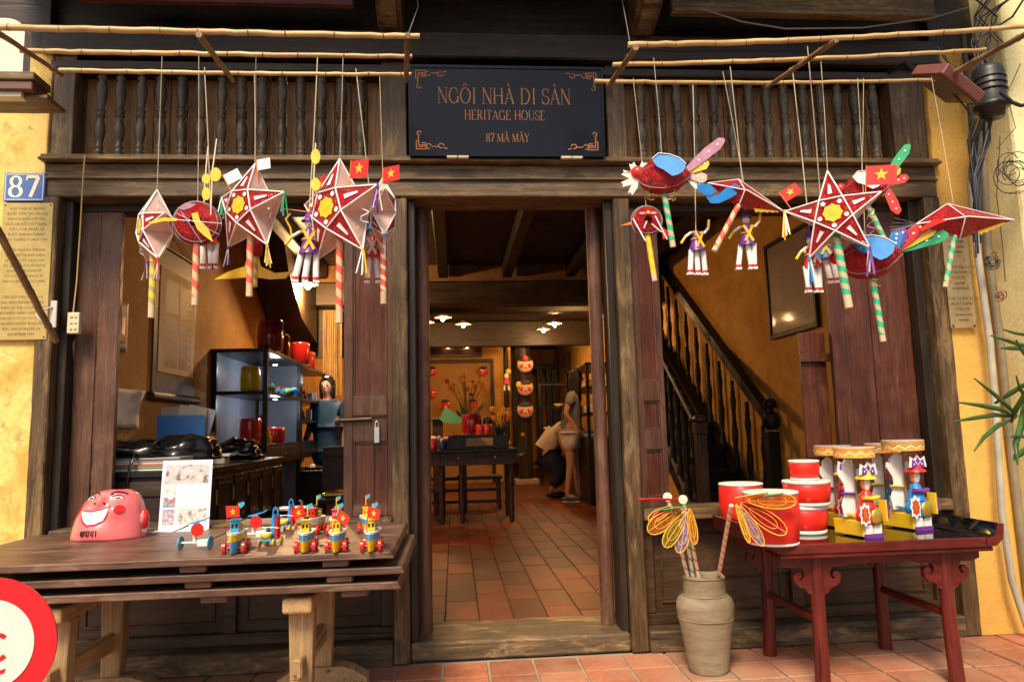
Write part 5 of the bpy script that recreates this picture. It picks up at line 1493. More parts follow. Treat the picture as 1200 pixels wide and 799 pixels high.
# ================================================================== right: red lacquer table
TZ = .572
tx0, tx1, ty0, ty1 = 1.235, 2.15, 2.78, 3.40
TRD = wood('worn_red_lacquer', (.085, .010, .007), (.16, .018, .011), (.22, .05, .03), 'x', .35, wearamt=.4, b=.1, var=.04)
TRZ = wood('worn_red_lacquer_leg', (.085, .010, .007), (.16, .018, .011), (.22, .05, .03), 'z', .35, wearamt=.4, b=.1, var=.04)
TBK = paint('black_lacquer_top', (.006, .005, .005), .06, spec=.6, var=.4, ns=12, b=.02)
RT = thing('altar_table', 'red lacquered altar style table with black top and scroll brackets right of the doorway', 'table', ((tx0+tx1)/2, (ty0+ty1)/2, 0))
cx, cy = (tx1-tx0)/2, (ty1-ty0)/2
MB().box(-cx+.05, cx-.05, -cy+.012, cy-.012, TZ-.02, TZ).build('tabletop', TBK, RT, .002)
for y0_, y1_ in ((-cy, -cy+.0115), (cy-.0115, cy)): MB().box(-cx+.05, cx-.05, y0_, y1_, TZ-.035, TZ+.004).build('edge_moulding', TRD, RT, .004)
MB().box(-cx+.02, cx-.02, -cy+.008, -cy+.016, TZ-.052, TZ-.0355).build('lower_moulding', TRD, RT, .003)
for s_ in (-1, 1):
    P = [(s_*(cx-.05), TZ-.035), (s_*(cx-.012), TZ-.03), (s_*(cx+.02), TZ-.005), (s_*(cx+.028), TZ+.054), (s_*(cx+.010), TZ+.054), (s_*(cx-.012), TZ+.004), (s_*(cx-.05), TZ)]
    MB().slab([(x, -cy, z) for x, z in P], (0, 2*cy, 0)).build('flange', TRD, RT, .004)
    Q = [(s_*(cx-.049), TZ+.0008), (s_*(cx-.0125), TZ+.0055), (s_*(cx+.008), TZ+.054), (s_*(cx+.008), TZ+.057), (s_*(cx-.015), TZ+.010), (s_*(cx-.049), TZ+.004)]
    MB().slab([(x, -cy+.01, z) for x, z in Q], (0, 2*cy-.02, 0)).build('flange_lining', TBK, RT)
lx, ly = .27, .235
apz0 = TZ-.053
def scroll_apron(par, x0, x1, yy, w=.022, ends=True):
    "apron board between two legs with a cloud scroll hanging at either end"
    h = .055; P = []
    def cloud(xc, s):
        # outline of the bracket going down along the leg and back up to the apron, s=+1: leg on the left
        return [(xc, apz0-.150), (xc+s*.018, apz0-.142), (xc+s*.028, apz0-.125), (xc+s*.052, apz0-.118), (xc+s*.070, apz0-.098), (xc+s*.073, apz0-.076), (xc+s*.060, apz0-.060),
                (xc+s*.043, apz0-.064), (xc+s*.040, apz0-.078), (xc+s*.050, apz0-.086), (xc+s*.044, apz0-.092), (xc+s*.030, apz0-.082), (xc+s*.028, apz0-.062), (xc+s*.040, apz0-.045), (xc+s*.066, apz0-.044), (xc+s*.088, apz0-.056+.012), (xc+s*.11, apz0-.036)]
    out = [(x0, apz0)]+cloud(x0, 1)
    if x1 is not None and ends: out += cloud(x1, -1)[::-1]+[(x1, apz0)]
    else: out += [(x1, apz0-.032), (x1, apz0)]
    m = MB()
    n = len(out)
    import mathutils
    tri = mathutils.geometry.tessellate_polygon([[Vector((x, z, 0)) for x, z in out]])
    A = [(x, yy, z) for x, z in out]; B = [(x, yy+w, z) for x, z in out]
    m.add(A+B, [tuple(t_) for t_ in tri]+[tuple(i+n for i in t_[::-1]) for t_ in tri]+[(i, (i+1) % n, (i+1) % n+n, i+n) for i in range(n)])
    return m.build('scroll_apron', TRD, par)
for yy in (-ly-.012, ly-.010):
    scroll_apron(RT, -lx+.024, lx-.024, yy)
    scroll_apron(RT, lx+.024, lx+.145, yy, ends=False)
    o = scroll_apron(RT, lx+.024, lx+.145, yy, ends=False); o.scale = (-1, 1, 1)
for sx in (-1, 1):
    for sy in (-1, 1):
        MB().tube([(sx*(lx+.012*0), sy*ly, apz0-.002), (sx*lx*1.0, sy*ly, .25), (sx*(lx+.006), sy*(ly+.006), 0)], [.027, .027, .030], 16).build('leg', TRZ, RT)
    MB().tube([(sx*lx, -ly, .27), (sx*lx, ly, .27)], .017, 12).build('stretcher', TRZ, RT)
    MB().box(sx*lx-.01, sx*lx+.01, -ly+.02, ly-.02, apz0-.06, apz0).build('side_apron', TRD, RT)
# drums
DRD = paint('drum_red_enamel', (.78, .022, .012), .3, var=.06)
DWH = paint('drum_skin', (.72, .68, .60), .6, var=.06)
def drum(label, px, py, rtop, h, z=TZ, belly=1.06, rb=None, band=.010, Y=None):
    p = atz(px, py, z)
    if Y: p = at(px, py, Y); p.z = z
    r_ = rtop; rb = rb or rtop*.92
    T = thing('toy_drum', label, 'drum', (p.x, p.y+rb if not Y else p.y, z), (0, 0, random.uniform(0, 3)), 'red and white drums on the table')
    pr = [(rb, band), (rb*1.03, band+.002), (max(rb, r_)*belly, h*.55), (r_*1.02, h-band-.002), (r_, h-band)]
    MB().lathe(pr, n=36).build('barrel', DRD, T)
    MB().lathe([(0, 0), (rb*.98, 0), (rb*1.035, .002), (rb*1.04, band), (rb, band)], n=36).build('base_rim', DWH, T)
    MB().lathe([(r_, h-band), (r_*1.035, h-band), (r_*1.045, h-.003), (r_*1.02, h), (r_*.97, h+.0005), (0, h-.001)], n=36).build('drum_skin', DWH, T)
    return T, p
drum('large red drum with a white skin at the front of the table', 919, 641, .103, .205)
drum('red drum behind and left of the large front drum', 880, 622, .095, .205)
zz0 = TZ
d1, p1_ = drum('bottom drum of the stack of three drums', 955, 627, .094, .118, belly=1.03, band=.016)
d2, _ = drum('middle drum of the stack of three drums', 0+947, 600, .096, .105, z=TZ+.119, belly=1.03, band=.014, Y=d1.location.y-.015)
d3, _ = drum('small topmost drum of the stack of three drums', 943, 560, .062, .085, z=TZ+.225, belly=1.02, band=.010, Y=d1.location.y-.01)
# paper cyclos
CBX = paint('cyclo_yellow_card', (.82, .52, .02), .35)
FLS = paint('paper_face', (.80, .74, .68), .6)
def band_mat(name, c2):
    m_, t_, p_ = nodes(name)
    tc_ = N(t_, 'ShaderNodeTexCoord'); sx_ = N(t_, 'ShaderNodeSeparateXYZ'); t_.links.new(tc_.outputs['Object'], sx_.inputs[0])
    an_ = N(t_, 'ShaderNodeMath', operation='ARCTAN2'); t_.links.new(sx_.outputs[1], an_.inputs[0]); t_.links.new(sx_.outputs[0], an_.inputs[1])
    k_ = N(t_, 'ShaderNodeMath', operation='MULTIPLY'); k_.inputs[1].default_value = 11/(2*PI); t_.links.new(an_.outputs[0], k_.inputs[0])
    pp = N(t_, 'ShaderNodeMath', operation='PINGPONG'); pp.inputs[1].default_value = .5; t_.links.new(k_.outputs[0], pp.inputs[0])
    z_ = N(t_, 'ShaderNodeMath', operation='MULTIPLY_ADD'); z_.inputs[1].default_value = 1/.022; z_.inputs[2].default_value = -.25; t_.links.new(sx_.outputs[2], z_.inputs[0])
    df = N(t_, 'ShaderNodeMath', operation='SUBTRACT'); t_.links.new(z_.outputs[0], df.inputs[0]); t_.links.new(pp.outputs[0], df.inputs[1])
    r_ = ramp(t_, df.outputs[0], [(0, (.85, .42, .05)), (.03, (.80, .76, .70)), (.24, (.80, .16, .05)), (.32, c2), (.52, (.85, .30, .05))]); r_.color_ramp.interpolation = 'CONSTANT'
    n_ = noise(t_, 160, 2, .5)
    r2 = ramp(t_, n_.outputs[0], [(.45, (1, 1, 1)), (.6, (.8, .75, .45))])
    cc = mix(t_, 1.0, r_.outputs[0], r2.outputs[0], 'MULTIPLY')
    t_.links.new(cc, p_.inputs['Base Color']); p_.inputs['Roughness'].default_value = .6
    return m_
BND1, BND2 = band_mat('orange_zigzag_band', (.85, .55, .05)), band_mat('green_zigzag_band', (.12, .42, .14))
CTP = paint('canopy_grey_paper', (.46, .40, .36), .7, var=.12, ns=10)
def cyclo(label, px, py, rz, coat, hatc, sash, band, s=1.0, front=True, cy_=.0):
    p = atz(px, py, TZ)
    T = thing('paper_cyclo', label, 'paper toy', (p.x, p.y+.03, TZ), (0, 0, R(rz)), 'paper cyclo figures with round canopies')
    T.scale = (s*1.08, s*1.08, s*1.2)
    # box cart, pointing to -y
    MB().slab([(-.048, 0, .006), (.048, 0, .006), (.052, 0, .058), (-.052, 0, .058)], (0, .15, 0)).build('cart_box', CBX, T, .001)
    MB().box(-.042, .042, -.012, -.0005, 0, .014).build('purple_foot', PRP, T)
    MB().box(-.040, -.006, -.008, -.0005, .0145, .046).box(.006, .040, -.008, -.0005, .0145, .046).build('white_boot', WHT, T)
    # rounded front of the robe with gold medallion
    MB().ball((.0, .015, .075), (.056, .036, .042), 18, 10).build('robe_skirt', coat, T)
    MB().ball((.012, -.018, .075), (.030, .008, .030), 14, 8).build('gold_medallion', GOLD, T)
    sh = [(0, .045), (.012, .03), (.024, .034), (.022, .012), (.03, 0), (.022, -.012), (.024, -.034), (.012, -.03), (0, -.045), (-.012, -.03), (-.024, -.034), (-.022, -.012), (-.03, 0), (-.022, .012), (-.024, .034), (-.012, .03)]
    MB().slab([(-.052+a*.95, -.024, .085+b*.95) for a, b in sh], (0, .0015, 0)).build('white_cutout', WHT, T)
    MB().slab([(-.052+a*.66, -.0258, .085+b*.66) for a, b in sh], (0, .0012, 0)).build('red_cutout', REDP, T)
    MB().slab([(-.052+a*.28, -.0272, .085+b*.45) for a, b in sh], (0, .0012, 0)).build('gold_cutout', GOLD, T)
    MB().box(.058, .066, -.02, .02, .055, .13).build('side_post', YLP, T, .001)
    MB().box(.0645, .0725, -.022, .0, .065, .115).build('purple_card', PRP, T)
    # torso, sleeves, head
    MB().lathe([(.036, .105), (.026, .13), (.020, .158), (.010, .168)], (0, .018, 0), 14).build('torso', coat, T)
    MB().tube([(-.034, -.004, .142), (0, -.012, .138), (.036, -.004, .142)], .013, 10, flat=.6).build('sleeves', sash, T)
    hd = MB().ball((0, .012, .190), (.017, .015, .027), 14, 10).build('head', FLS, T)
    MB().ball((-.006, -.003, .194), (.002, .0015, .0015), 6, 4).ball((.006, -.003, .194), (.002, .0015, .0015), 6, 4).build('eyes', BLK, hd)
    MB().ball((0, -.004, .180), (.003, .0015, .0015), 6, 4).build('mouth', REDP, hd)
    MB().ball((-.016, .014, .190), (.007, .01, .022), 8, 6).build('hair_tuft', ORP, hd)
    MB().lathe([(.040, .207), (.038, .213), (.022, .220), (.018, .238), (.0, .242)], (0, .012, 0), 18).build('hat_brim', hatc, T)
    cr = [(-.034, .222), (-.028, .252), (-.012, .244), (0, .258), (.012, .244), (.028, .252), (.034, .222)]
    MB().slab([(x*1.35, -.0035, .218+(z-.218)*1.3) for x, z in cr], (0, .0015, 0)).build('white_crown_back', WHT, T)
    MB().slab([(x, -.006, z) for x, z in cr], (0, .002, 0)).build('crown', PRP, T)
    m = MB()
    for k in range(5): m.ball((-.02+.01*k, -.0065, .234+.006*(k % 2)), (.0035, .001, .0035), 8, 5)
    m.build('crown_dots', WHT, T)
    # white cut-out driver behind
    D_ = [(-.03, .06), (-.036, .10), (-.02, .15), (-.022, .175), (-.045, .215), (-.040, .232), (-.026, .225), (-.022, .25), (.0, .268), (.022, .25), (.026, .225), (.04, .232), (.045, .215), (.022, .175), (.02, .15), (.036, .10), (.03, .06)]
    MB().slab([(x*1.35-.022, .075, z+.01) for x, z in D_], (0, .004, 0)).build('driver_cutout', WHT, T)
    MB().slab([(-.06, .068, .085), (-.012, .066, .062), (.035, .068, .09), (-.012, .067, .076)], (0, .003, 0)).build('driver_sash', BLP if coat is BLP else YLP, T)
    MB().tube([(-.07, .07, .155), (-.0, .068, .15)], .010, 8, flat=.5).build('driver_sleeve', YLP if coat is BLP else PRP, T)
    # pole and canopy
    MB().tube([(-.012, .055, .06), (-.012, .055, .285)], .004, 8).build('canopy_pole', paint_cache('brown_stick', (.22, .13, .07)), T)
    cn = MB().lathe([(.078, 0), (.080, .034)], n=36).build('canopy_band', band, T)
    cn.location = (-.008, .055, .283)
    MB().lathe([(.0, .0325), (.078, .032), (.080, .036), (.077, .038), (0, .0365)], (-.008, .055, .283), 36).build('canopy_top', CTP, T)
    MB().lathe([(.0, .002), (.077, .0005)], (-.008, .055, .283), 36).build('canopy_lining', CTP, T)
    return T
cyclo('paper cyclo with red robed rider and orange banded canopy, front left one', 1028, 631, 14, REDP, YLP, YLP, BND1, .95)
cyclo('paper cyclo behind the front left one, its orange banded canopy standing further back', 1000, 620, 14, REDP, YLP, PRP, BND1, .95)
cyclo('paper cyclo with blue robed rider and green banded canopy, nearest the table end', 1087, 622, 14, BLP, REDP, PRP, BND2, 1.0)
cyclo('paper cyclo behind the blue robed one, with smaller looking green banded canopy', 1060, 614, 14, BLP, REDP, YLP, BND2, .95)
p = at(978, 585, 3.30)
M2 = thing('small_pink_mask', 'small pink mask leaning at the back of the table behind the drum stack', 'mask', (p.x, p.y, TZ+.10), (R(10), 0, R(-20)))
MB().ball((0, 0, 0), (.075, .045, .10), 20, 12).build('face', MPK, M2)
MB().tube([(-.05+.05*math.cos(R(a))+.05, -.042, .03+.03*math.sin(R(a))) for a in range(0, 181, 20)], .003, 6).build('eyebrow', MDK, M2)
MB().ball((.03, -.04, .02), (.016, .006, .010), 10, 6).build('eye', WHT, M2)
MB().ball((-.072, 0, .01), (.014, .012, .022), 8, 6).build('ear', MRD, M2)

# ================================================================== pottery jar with stick toys
c = atz(831, 795, 0)
JY = c.y+.095; c.x = c.x*JY/c.y
JR = thing('pottery_jar', 'unglazed grey brown pottery jar standing on the pavement between threshold and table', 'jar', (c.x, JY, 0))
JR.scale = (.92, .92, .88)
m_, t_, p_ = nodes('raw_stoneware')
n1 = noise(t_, 6, 8, .7, (1, 1, 4)); n2 = noise(t_, 3, 5, .6); n3 = noise(t_, 90, 4, .6, (1, 1, .6))
r1 = ramp(t_, n1.outputs[0], [(.3, (.17, .125, .07)), (.55, (.27, .215, .14)), (.75, (.33, .28, .19))])
r2 = ramp(t_, n2.outputs[0], [(.35, (.8, .75, .68)), (.65, (1.1, 1.08, 1.02))])
cc = mix(t_, 1.0, r1.outputs[0], r2.outputs[0], 'MULTIPLY'); t_.links.new(cc, p_.inputs['Base Color']); p_.inputs['Roughness'].default_value = .62
bump(t_, p_, n1.outputs[0], .6, .006)
pr = [(.0, 0), (.085, 0), (.092, .01), (.095, .03), (.100, .08), (.108, .14), (.118, .20), (.128, .26), (.132, .30), (.130, .325), (.122, .345), (.108, .358), (.098, .362), (.096, .37), (.097, .40), (.094, .43), (.095, .448), (.090, .452), (.084, .448), (.083, .40), (.080, .36), (.0, .33)]
def wob(pr):
    m = MB(); n = 40; vs = []
    for j, (r_, z) in enumerate(pr):
        for k in range(n):
            q = 2*PI*k/n; rr_ = r_*(1+.012*math.sin(2*q+z*6)+.004*math.sin(5*q+z*40))
            vs.append((rr_*math.cos(q), rr_*math.sin(q), z+(.006*math.sin(q*2+.5)+.004*math.sin(5*q) if z > .44 else 0)))
    fs = [(i*n+k, i*n+(k+1) % n, (i+1)*n+(k+1) % n, (i+1)*n+k) for i in range(len(pr)-1) for k in range(n)]
    return m.add(vs, fs, 0, True)
wob(pr).build('jar_body', m_, JR)
m = MB()
for z, r_ in ((.363, .1035), (.255, .1285), (.445, .0965)): m.tube([(r_*math.cos(q), r_*math.sin(q), z+.001*math.sin(3*q)) for q in [i*PI/18 for i in range(37)]], .0022, 6)
m.build('throwing_ridge', m_, JR)
OCH = paint('ochre_wire', (.78, .42, .04), .4)
ORF, YEF, REF, VIF, GEF = film('orange_cellophane', (.75, .28, .02), .42, 60), film('olive_yellow_cellophane', (.45, .33, .02), .45, 60), film('ruby_cellophane', (.60, .01, .02), .65, 60), film('violet_cellophane', (.45, .36, .62), .5, 60), film('green_cellophane', (.05, .30, .22), .5, 60)
def petal(T, c0, dr, side, ln, wd_, mat, wm=OCH):
    "wire loop filled with film; c0 base point, dr direction, side half-width direction"
    dr = Vector(dr).normalized(); side = Vector(side).normalized(); P = []
    n = 18
    for i in range(n+1):
        a = i/n*2*PI; x = (1-math.cos(a))/2; yy = math.sin(a)*(.55+.45*x)
        P.append(Vector(c0)+dr*ln*x+side*wd_/2*yy)
    o = MB().poly([tuple(q) for q in P[:-1]]).build('wing_film', mat, T)
    sd_ = o.modifiers.new('thick', 'SOLIDIFY'); sd_.thickness = .0006
    MB().tube(P, .0022, 6).build('wing_wire', wm, o)
    P2 = [Vector(c0)+dr*ln*.18+(q-Vector(c0))*.62 for q in P]
    MB().tube(P2, .0013, 6).tube([c0, Vector(c0)+dr*ln*.98], .0013, 6).build('vein_wire', wm, o)
WS = 1.22
def sticktoy(label, bpx, tpx, mat, petals, disc=True, Y=None, r=.0085, curve=False):
    Yb = JY-.01
    b = at(*tpx, Y or Yb-.03); tt = atz(bpx[0], bpx[1], .40)
    a = at(*bpx, Yb+(.03 if not Y else -.01))
    d = (b-a); a2 = a-d.normalized()*(.14 if not Y else .05)
    T = thing('dragonfly_stick_toy', label, 'stick toy', a2, group='stick toys standing in the pottery jar')
    q = (b-a2).to_track_quat('Z', 'Y'); L_ = (b-a2).length
    T.rotation_mode = 'QUATERNION'; T.rotation_quaternion = q
    MB().tube([(0, 0, 0), (0, 0, L_)], r, 14).build('handle', mat, T)
    if disc:
        inv = q.inverted()
        f_ = inv @ Vector((-.3, -1, .1)).normalized()
        MB().tube([Vector((0, 0, L_+.012))+f_*.008, Vector((0, 0, L_+.012))-f_*.006], .019, 20).tube([Vector((0, 0, L_+.012))+f_*.012, Vector((0, 0, L_+.012))+f_*.006], .006, 10).build('pulley', paint_cache('pale_wood_disc', (.74, .64, .46)), T, .001)
    W_ = lambda v: q.inverted() @ Vector(v)
    for (off, dr, sd_, ln, wd_, mt, wm) in petals:
        petal(T, Vector((0, 0, L_))+W_(off), W_(dr), W_(sd_), ln*WS, wd_*WS*.78, mt, wm)
    return T
sticktoy('white stick with green winding and the large left dragonfly wings of yellow film', (812, 676), (800, 600), T_WG,
   (((-.01, -.03, .02), (-1, -.3, -.50), (-.5, 0, 1), .16, .095, ORF, OCH), ((0, -.04, -.00), (-.75, -.3, -.85), (-.9, 0, .8), .145, .08, YEF, OCH), ((-.03, -.05, .06), (-1, -.2, .05), (0, -1, .25), .16, .06, REF, MRD),
    ((0, -.06, .03), (-.9, .1, -.1), (0, -1, .2), .115, .06, GEF, GRP), ((.0, -.05, .0), (-.25, -.1, -1), (-1, 0, -.2), .135, .085, VIF, OCH), ((.01, -.06, .02), (.1, -.1, -1), (-1, 0, -.4), .12, .05, ORF, OCH),
    ((-.06, -.055, .03), (-1, -.1, -.45), (-.4, 0, 1), .10, .055, REF, OCH)), disc=False)
sticktoy('white stick with thin red winding and a wooden pulley on top', (819, 678), (801, 588), T_WR, ())
sticktoy('plain topped stick with a round pulley standing furthest back in the jar', (806, 676), (783, 585), T_WR, ())
sticktoy('right hand stick leaning right with red film dragonfly wings in front of the drums', (841, 680), (857, 592), T_WR,
   (((.03, -.02, .01), (1, -.1, -.7), (-.6, 0, -1), .165, .085, REF, OCH), ((.02, -.03, -.0), (.55, 0, -1), (-1, 0, -.5), .14, .055, VIF, OCH), ((.05, -.04, .02), (1, 0, -.05), (.1, 0, 1), .155, .075, ORF, OCH),
    ((.01, -.02, .03), (1, -.2, .15), (0, -1, .2), .10, .07, REF, OCH), ((.0, -.05, .01), (.25, -.1, -1), (-1, 0, -.1), .12, .03, ORF, OCH), ((.10, -.05, .035), (1, 0, .1), (0, -1, .2), .07, .03, GEF, GRP)), disc=False, Y=2.74)

# ================================================================== interior, left room
cab = thing('low_cabinet', 'black lacquered low cabinet with small doors along the left wall inside the window', 'cabinet', (-1.56, 4.6, FZ))
ctz = .89-FZ
MB().box(-.30, .31, -.94, .90, ctz-.03, ctz).build('top', SHELF, cab, .004)
MB().box(-.29, .29, -.92, .88, 0, ctz-.0305).build('carcass', SHELF, cab, .003)
for i in range(6):
    y0 = -.90+i*.295
    MB().box(.2905, .302, y0+.01, y0+.285, .06, ctz-.06).build('door', SHELF, cab, .003)
    m = MB()
    for (a, b, c_, d_) in ((y0+.03, y0+.265, .09, .098), (y0+.03, y0+.265, ctz-.098, ctz-.09), (y0+.03, y0+.038, .0985, ctz-.0985), (y0+.257, y0+.265, .0985, ctz-.0985)):
        m.box(.3025, .307, a, b, c_, d_)
    m.build('door_moulding', DKZ, cab)
    MB().box(.3025, .306, y0+.275, y0+.30, ctz-.20, ctz-.12).build('brass_hinge', GOLD, cab)
    MB().ball((.309, y0+.26, .40), (.008, .012, .012), 8, 6).build('door_knob', GOLD, cab)
MB().box(-.28, .28, -.9305, -.9205, ctz-.12, ctz-.05).build('end_rail', DK, cab, .002)
MB().box(-.28, .28, -.9295, -.9205, .05, ctz-.13).build('end_panel', wood('brown_black_panel', (.02, .010, .008), (.045, .022, .016), (.08, .05, .04), 'x', .3, wearamt=.2), cab, .002)
# display cabinets
def fixm(): pass
GLS = paint('cabinet_back_panel', (.24, .27, .33), .35, var=.15, ns=4)
def drumthing(label, p, r_, h, mat, rim=None, cat='drum', group=None, name='lacquer_drum'):
    T = thing(name, label, cat, p, group=group)
    MB().lathe([(0, 0), (r_*.88, 0), (r_*.94, .01), (r_*1.02, h*.3), (r_*1.04, h*.5), (r_*1.02, h*.7), (r_*.94, h-.01), (r_*.9, h), (0, h)], n=20).build('barrel', mat, T)
    m = MB()
    for z in (.02, h-.02):
        for k in range(14):
            q = 2*PI*k/14; m.ball((r_*.97*math.cos(q), r_*.97*math.sin(q), z), .006, 6, 4)
    m.build('studs', rim or GOLD, T)['kind'] = 'stuff'
    return T
def showcase(label, x0, x1, y0, y1, top, sh, grp, first):
    T = thing('display_cabinet', label, 'cabinet', (x0, y0, FZ), group=grp)
    w_, d_, h_ = x1-x0, y1-y0, top-FZ
    for a, b in ((0, 0), (w_-.035, 0), (0, d_-.035), (w_-.035, d_-.035)): MB().box(a, a+.035, b, b+.035, 0, h_).build('post', SHELF, T, .003)
    MB().box(-.01, w_+.01, -.01, d_+.01, h_+.0005, h_+.03).build('top_board', SHELF, T, .003)
    for z in sh: MB().box(.001, w_-.001, .001, d_-.001, z-.028, z).build('shelf', SHELF, T, .002)
    MB().box(.002, .008, .036, d_-.036, 0, h_).build('back_board', GLS, T)
    if first: MB().box(.036, w_-.036, d_-.03, d_-.022, 0, h_).build('side_board', GLS, T)
    MB().box(w_-.030, w_-.001, .036, d_-.036, sh[0]-.16, sh[0]-.0285).build('drawer', SHELF, T, .003)
    MB().ball((w_+.004, d_*.5, sh[0]-.09), .008, 8, 6).build('drawer_knob', GOLD, T)
    return T
sa = at(262, 410, 5.78); sb = at(313, 410, 5.70)
X0, X1 = -1.86, sb.x
zt = at(313, 412, 5.70).z
z1 = at(313, 457, 5.70).z-FZ; z2 = at(313, 520, 5.70).z-FZ
GC = 'black display cabinets along the left wall'
showcase('first black display cabinet beyond the counter, facing the window, with a yellow drum', X0, X1, 5.72, 6.98, zt, (z2, z1), GC, True)
showcase('second black display cabinet, under the right pair of dark red drums', X0, X1, 7.0, 8.28, zt, (z2, z1, (z1+z2)/2), GC, False)
ddr = paint('dark_red_lacquer', (.22, .008, .012), .14, coat=.5)
yed = paint('yellow_lacquer', (.75, .62, .02), .2, coat=.4)
red2 = paint('bright_red_lacquer', (.65, .03, .02), .2, coat=.4)
GD = 'dark red drums on top of the display cabinets'
for i, (px, Yd, lab) in enumerate(((319, 5.95, 'dark red lacquered drum nearest the window on top of the display cabinets'), (330, 6.55, 'dark red drum just behind the nearest one on top of the display cabinets'), (353, 7.45, 'dark red drum on top of the second display cabinet'), (361, 7.95, 'dark red drum furthest back on top of the display cabinets'))):
    q = at(px, 412, Yd); drumthing(lab, (q.x-.02, Yd, zt+.031), .105 if i % 2 == 0 else .095, .25 if i % 2 == 0 else .21, ddr, group=GD)
q = at(291, 455, 5.85); drumthing('yellow lacquered drum on the upper shelf facing the window', (q.x, 5.9, FZ+z1+.001), .075, .20, yed)
q = at(291, 500, 5.85); drumthing('red drum with white flower on the middle shelf facing the window', (q.x, 5.9, FZ+z2+.001), .078, .20, red2)
q = at(327, 575, 6.2); drumthing('tall red drum on the lowest shelf beside the toys', (q.x-.06, 6.3, FZ+.05), .10, .30, red2)
q = at(330, 510, 6.3); drumthing('low red drum on the middle shelf of the first cabinet', (q.x-.08, 6.35, FZ+z2+.001), .095, .13, red2)
q = at(308, 497, 6.1); T = thing('red_cone_toy', 'glossy red pear shaped toy on the middle shelf', 'toy', (q.x-.03, 6.1, FZ+z2+.001)); MB().lathe([(0, 0), (.06, 0), (.065, .06), (.05, .13), (.02, .19), (.015, .22), (0, .225)], n=18).build('body', red2, T)
MB().ball((.03, 0, .215), (.035, .02, .02), 10, 6).build('spout', red2, T)
def bag(label, p, cols, s=.05, n=7, cat='cloth toys', name='cloth_toys'):
    T = thing(name, label, cat, p)
    rnd = random.Random(label)
    for k in range(n):
        MB().ball((rnd.uniform(-1.6, 1.6)*s, rnd.uniform(-.6, .6)*s, s*rnd.uniform(.3, .9)), (s*rnd.uniform(.5, .9), s*rnd.uniform(.4, .7), s*rnd.uniform(.3, .6)), 10, 6).build('cloth_piece', cols[k % len(cols)], T)
q = at(312, 455, 6.0); bag('lime green soft toy on the upper shelf', (q.x, 6.0, FZ+z1), (paint('lime_cloth', (.45, .60, .03), .6),), .05, 3, 'soft toy', 'soft_toy')
q = at(336, 455, 6.5); bag('turquoise and green cloth bundle on the upper shelf', (q.x-.06, 6.5, FZ+z1), (paint('teal_cloth', (.02, .35, .42), .5), paint('lime_cloth2', (.35, .5, .08), .6), BLP), .075, 6, 'cloth', 'cloth_bundle')
for k, (px, py, Yd, col, lab) in enumerate(((340, 452, 6.8, WHT, 'small white boxed item on the upper shelf of the first cabinet'), (368, 455, 7.5, REDP, 'small red figure on the upper shelf of the second cabinet'), (372, 455, 7.8, WHT, 'small white figure on the upper shelf of the second cabinet'),
        (366, 487, 7.5, REDP, 'red and white trinkets on the middle shelf of the second cabinet'), (375, 490, 7.9, paint_cache('pale_stone', (.6, .55, .5)), 'pale trinkets on the middle shelf of the second cabinet'))):
    q = at(px, py, Yd); T = thing('trinket', lab, 'trinket', (q.x-.10, Yd, FZ+(z1 if k < 3 else (z1+z2)/2)+.001))
    MB().lathe([(0, 0), (.03, 0), (.028, .03), (.012, .05), (.018, .07), (.016, .09), (0, .10)], n=12).build('figure', col, T)
    MB().box(.04, .09, -.02, .03, 0, .05+.02*k).build('box', paint_cache('white_card', (.7, .68, .66)), T)
# spot of strip lighting under the cabinet top: small lit fittings seen there; the mid-shelf one is added
SPOT = paint('lit_spot', (.9, .95, 1), .5, emit=12, b=0)
def spot(px, py, Yd, lab):
    q = at(px, py, Yd); T = thing('cabinet_spot', lab, 'lamp', (q.x-.06, Yd, (zt-.045) if py < 460 else FZ+z1-.041), group='small white lamps in the display cabinets')
    MB().tube([(0, 0, .012), (0, 0, 0)], .022, 12).build('housing', SHELF, T); MB().tube([(0, 0, -.0005), (0, 0, -.006)], .018, 12).build('lens', SPOT, T)
    l = bpy.data.lights.new('spot_light', 'POINT'); l.energy = 1.8 if py != 437 else .5; l.color = (.8, .9, 1); l.shadow_soft_size = .03
    o = link(bpy.data.objects.new('spot_light', l)); o.parent = T; o.location = (0, 0, -.04)
spot(331, 420, 6.3, 'small white lamp under the top of the first display cabinet')
spot(331, 470, 6.3, 'added small white lamp under the middle shelf of the first display cabinet')  # added lamp that brightens the back panel between the shelves
spot(390, 437, 7.7, 'small white lamp under the top of the second display cabinet')
# things on the counter
CT = .891
def T0(name, label, cat, px, py, Y, rz=0, z=CT, group=None):
    q = at(px, py, Y); return thing(name, label, cat, (q.x, Y, z), (0, 0, R(rz)), group)
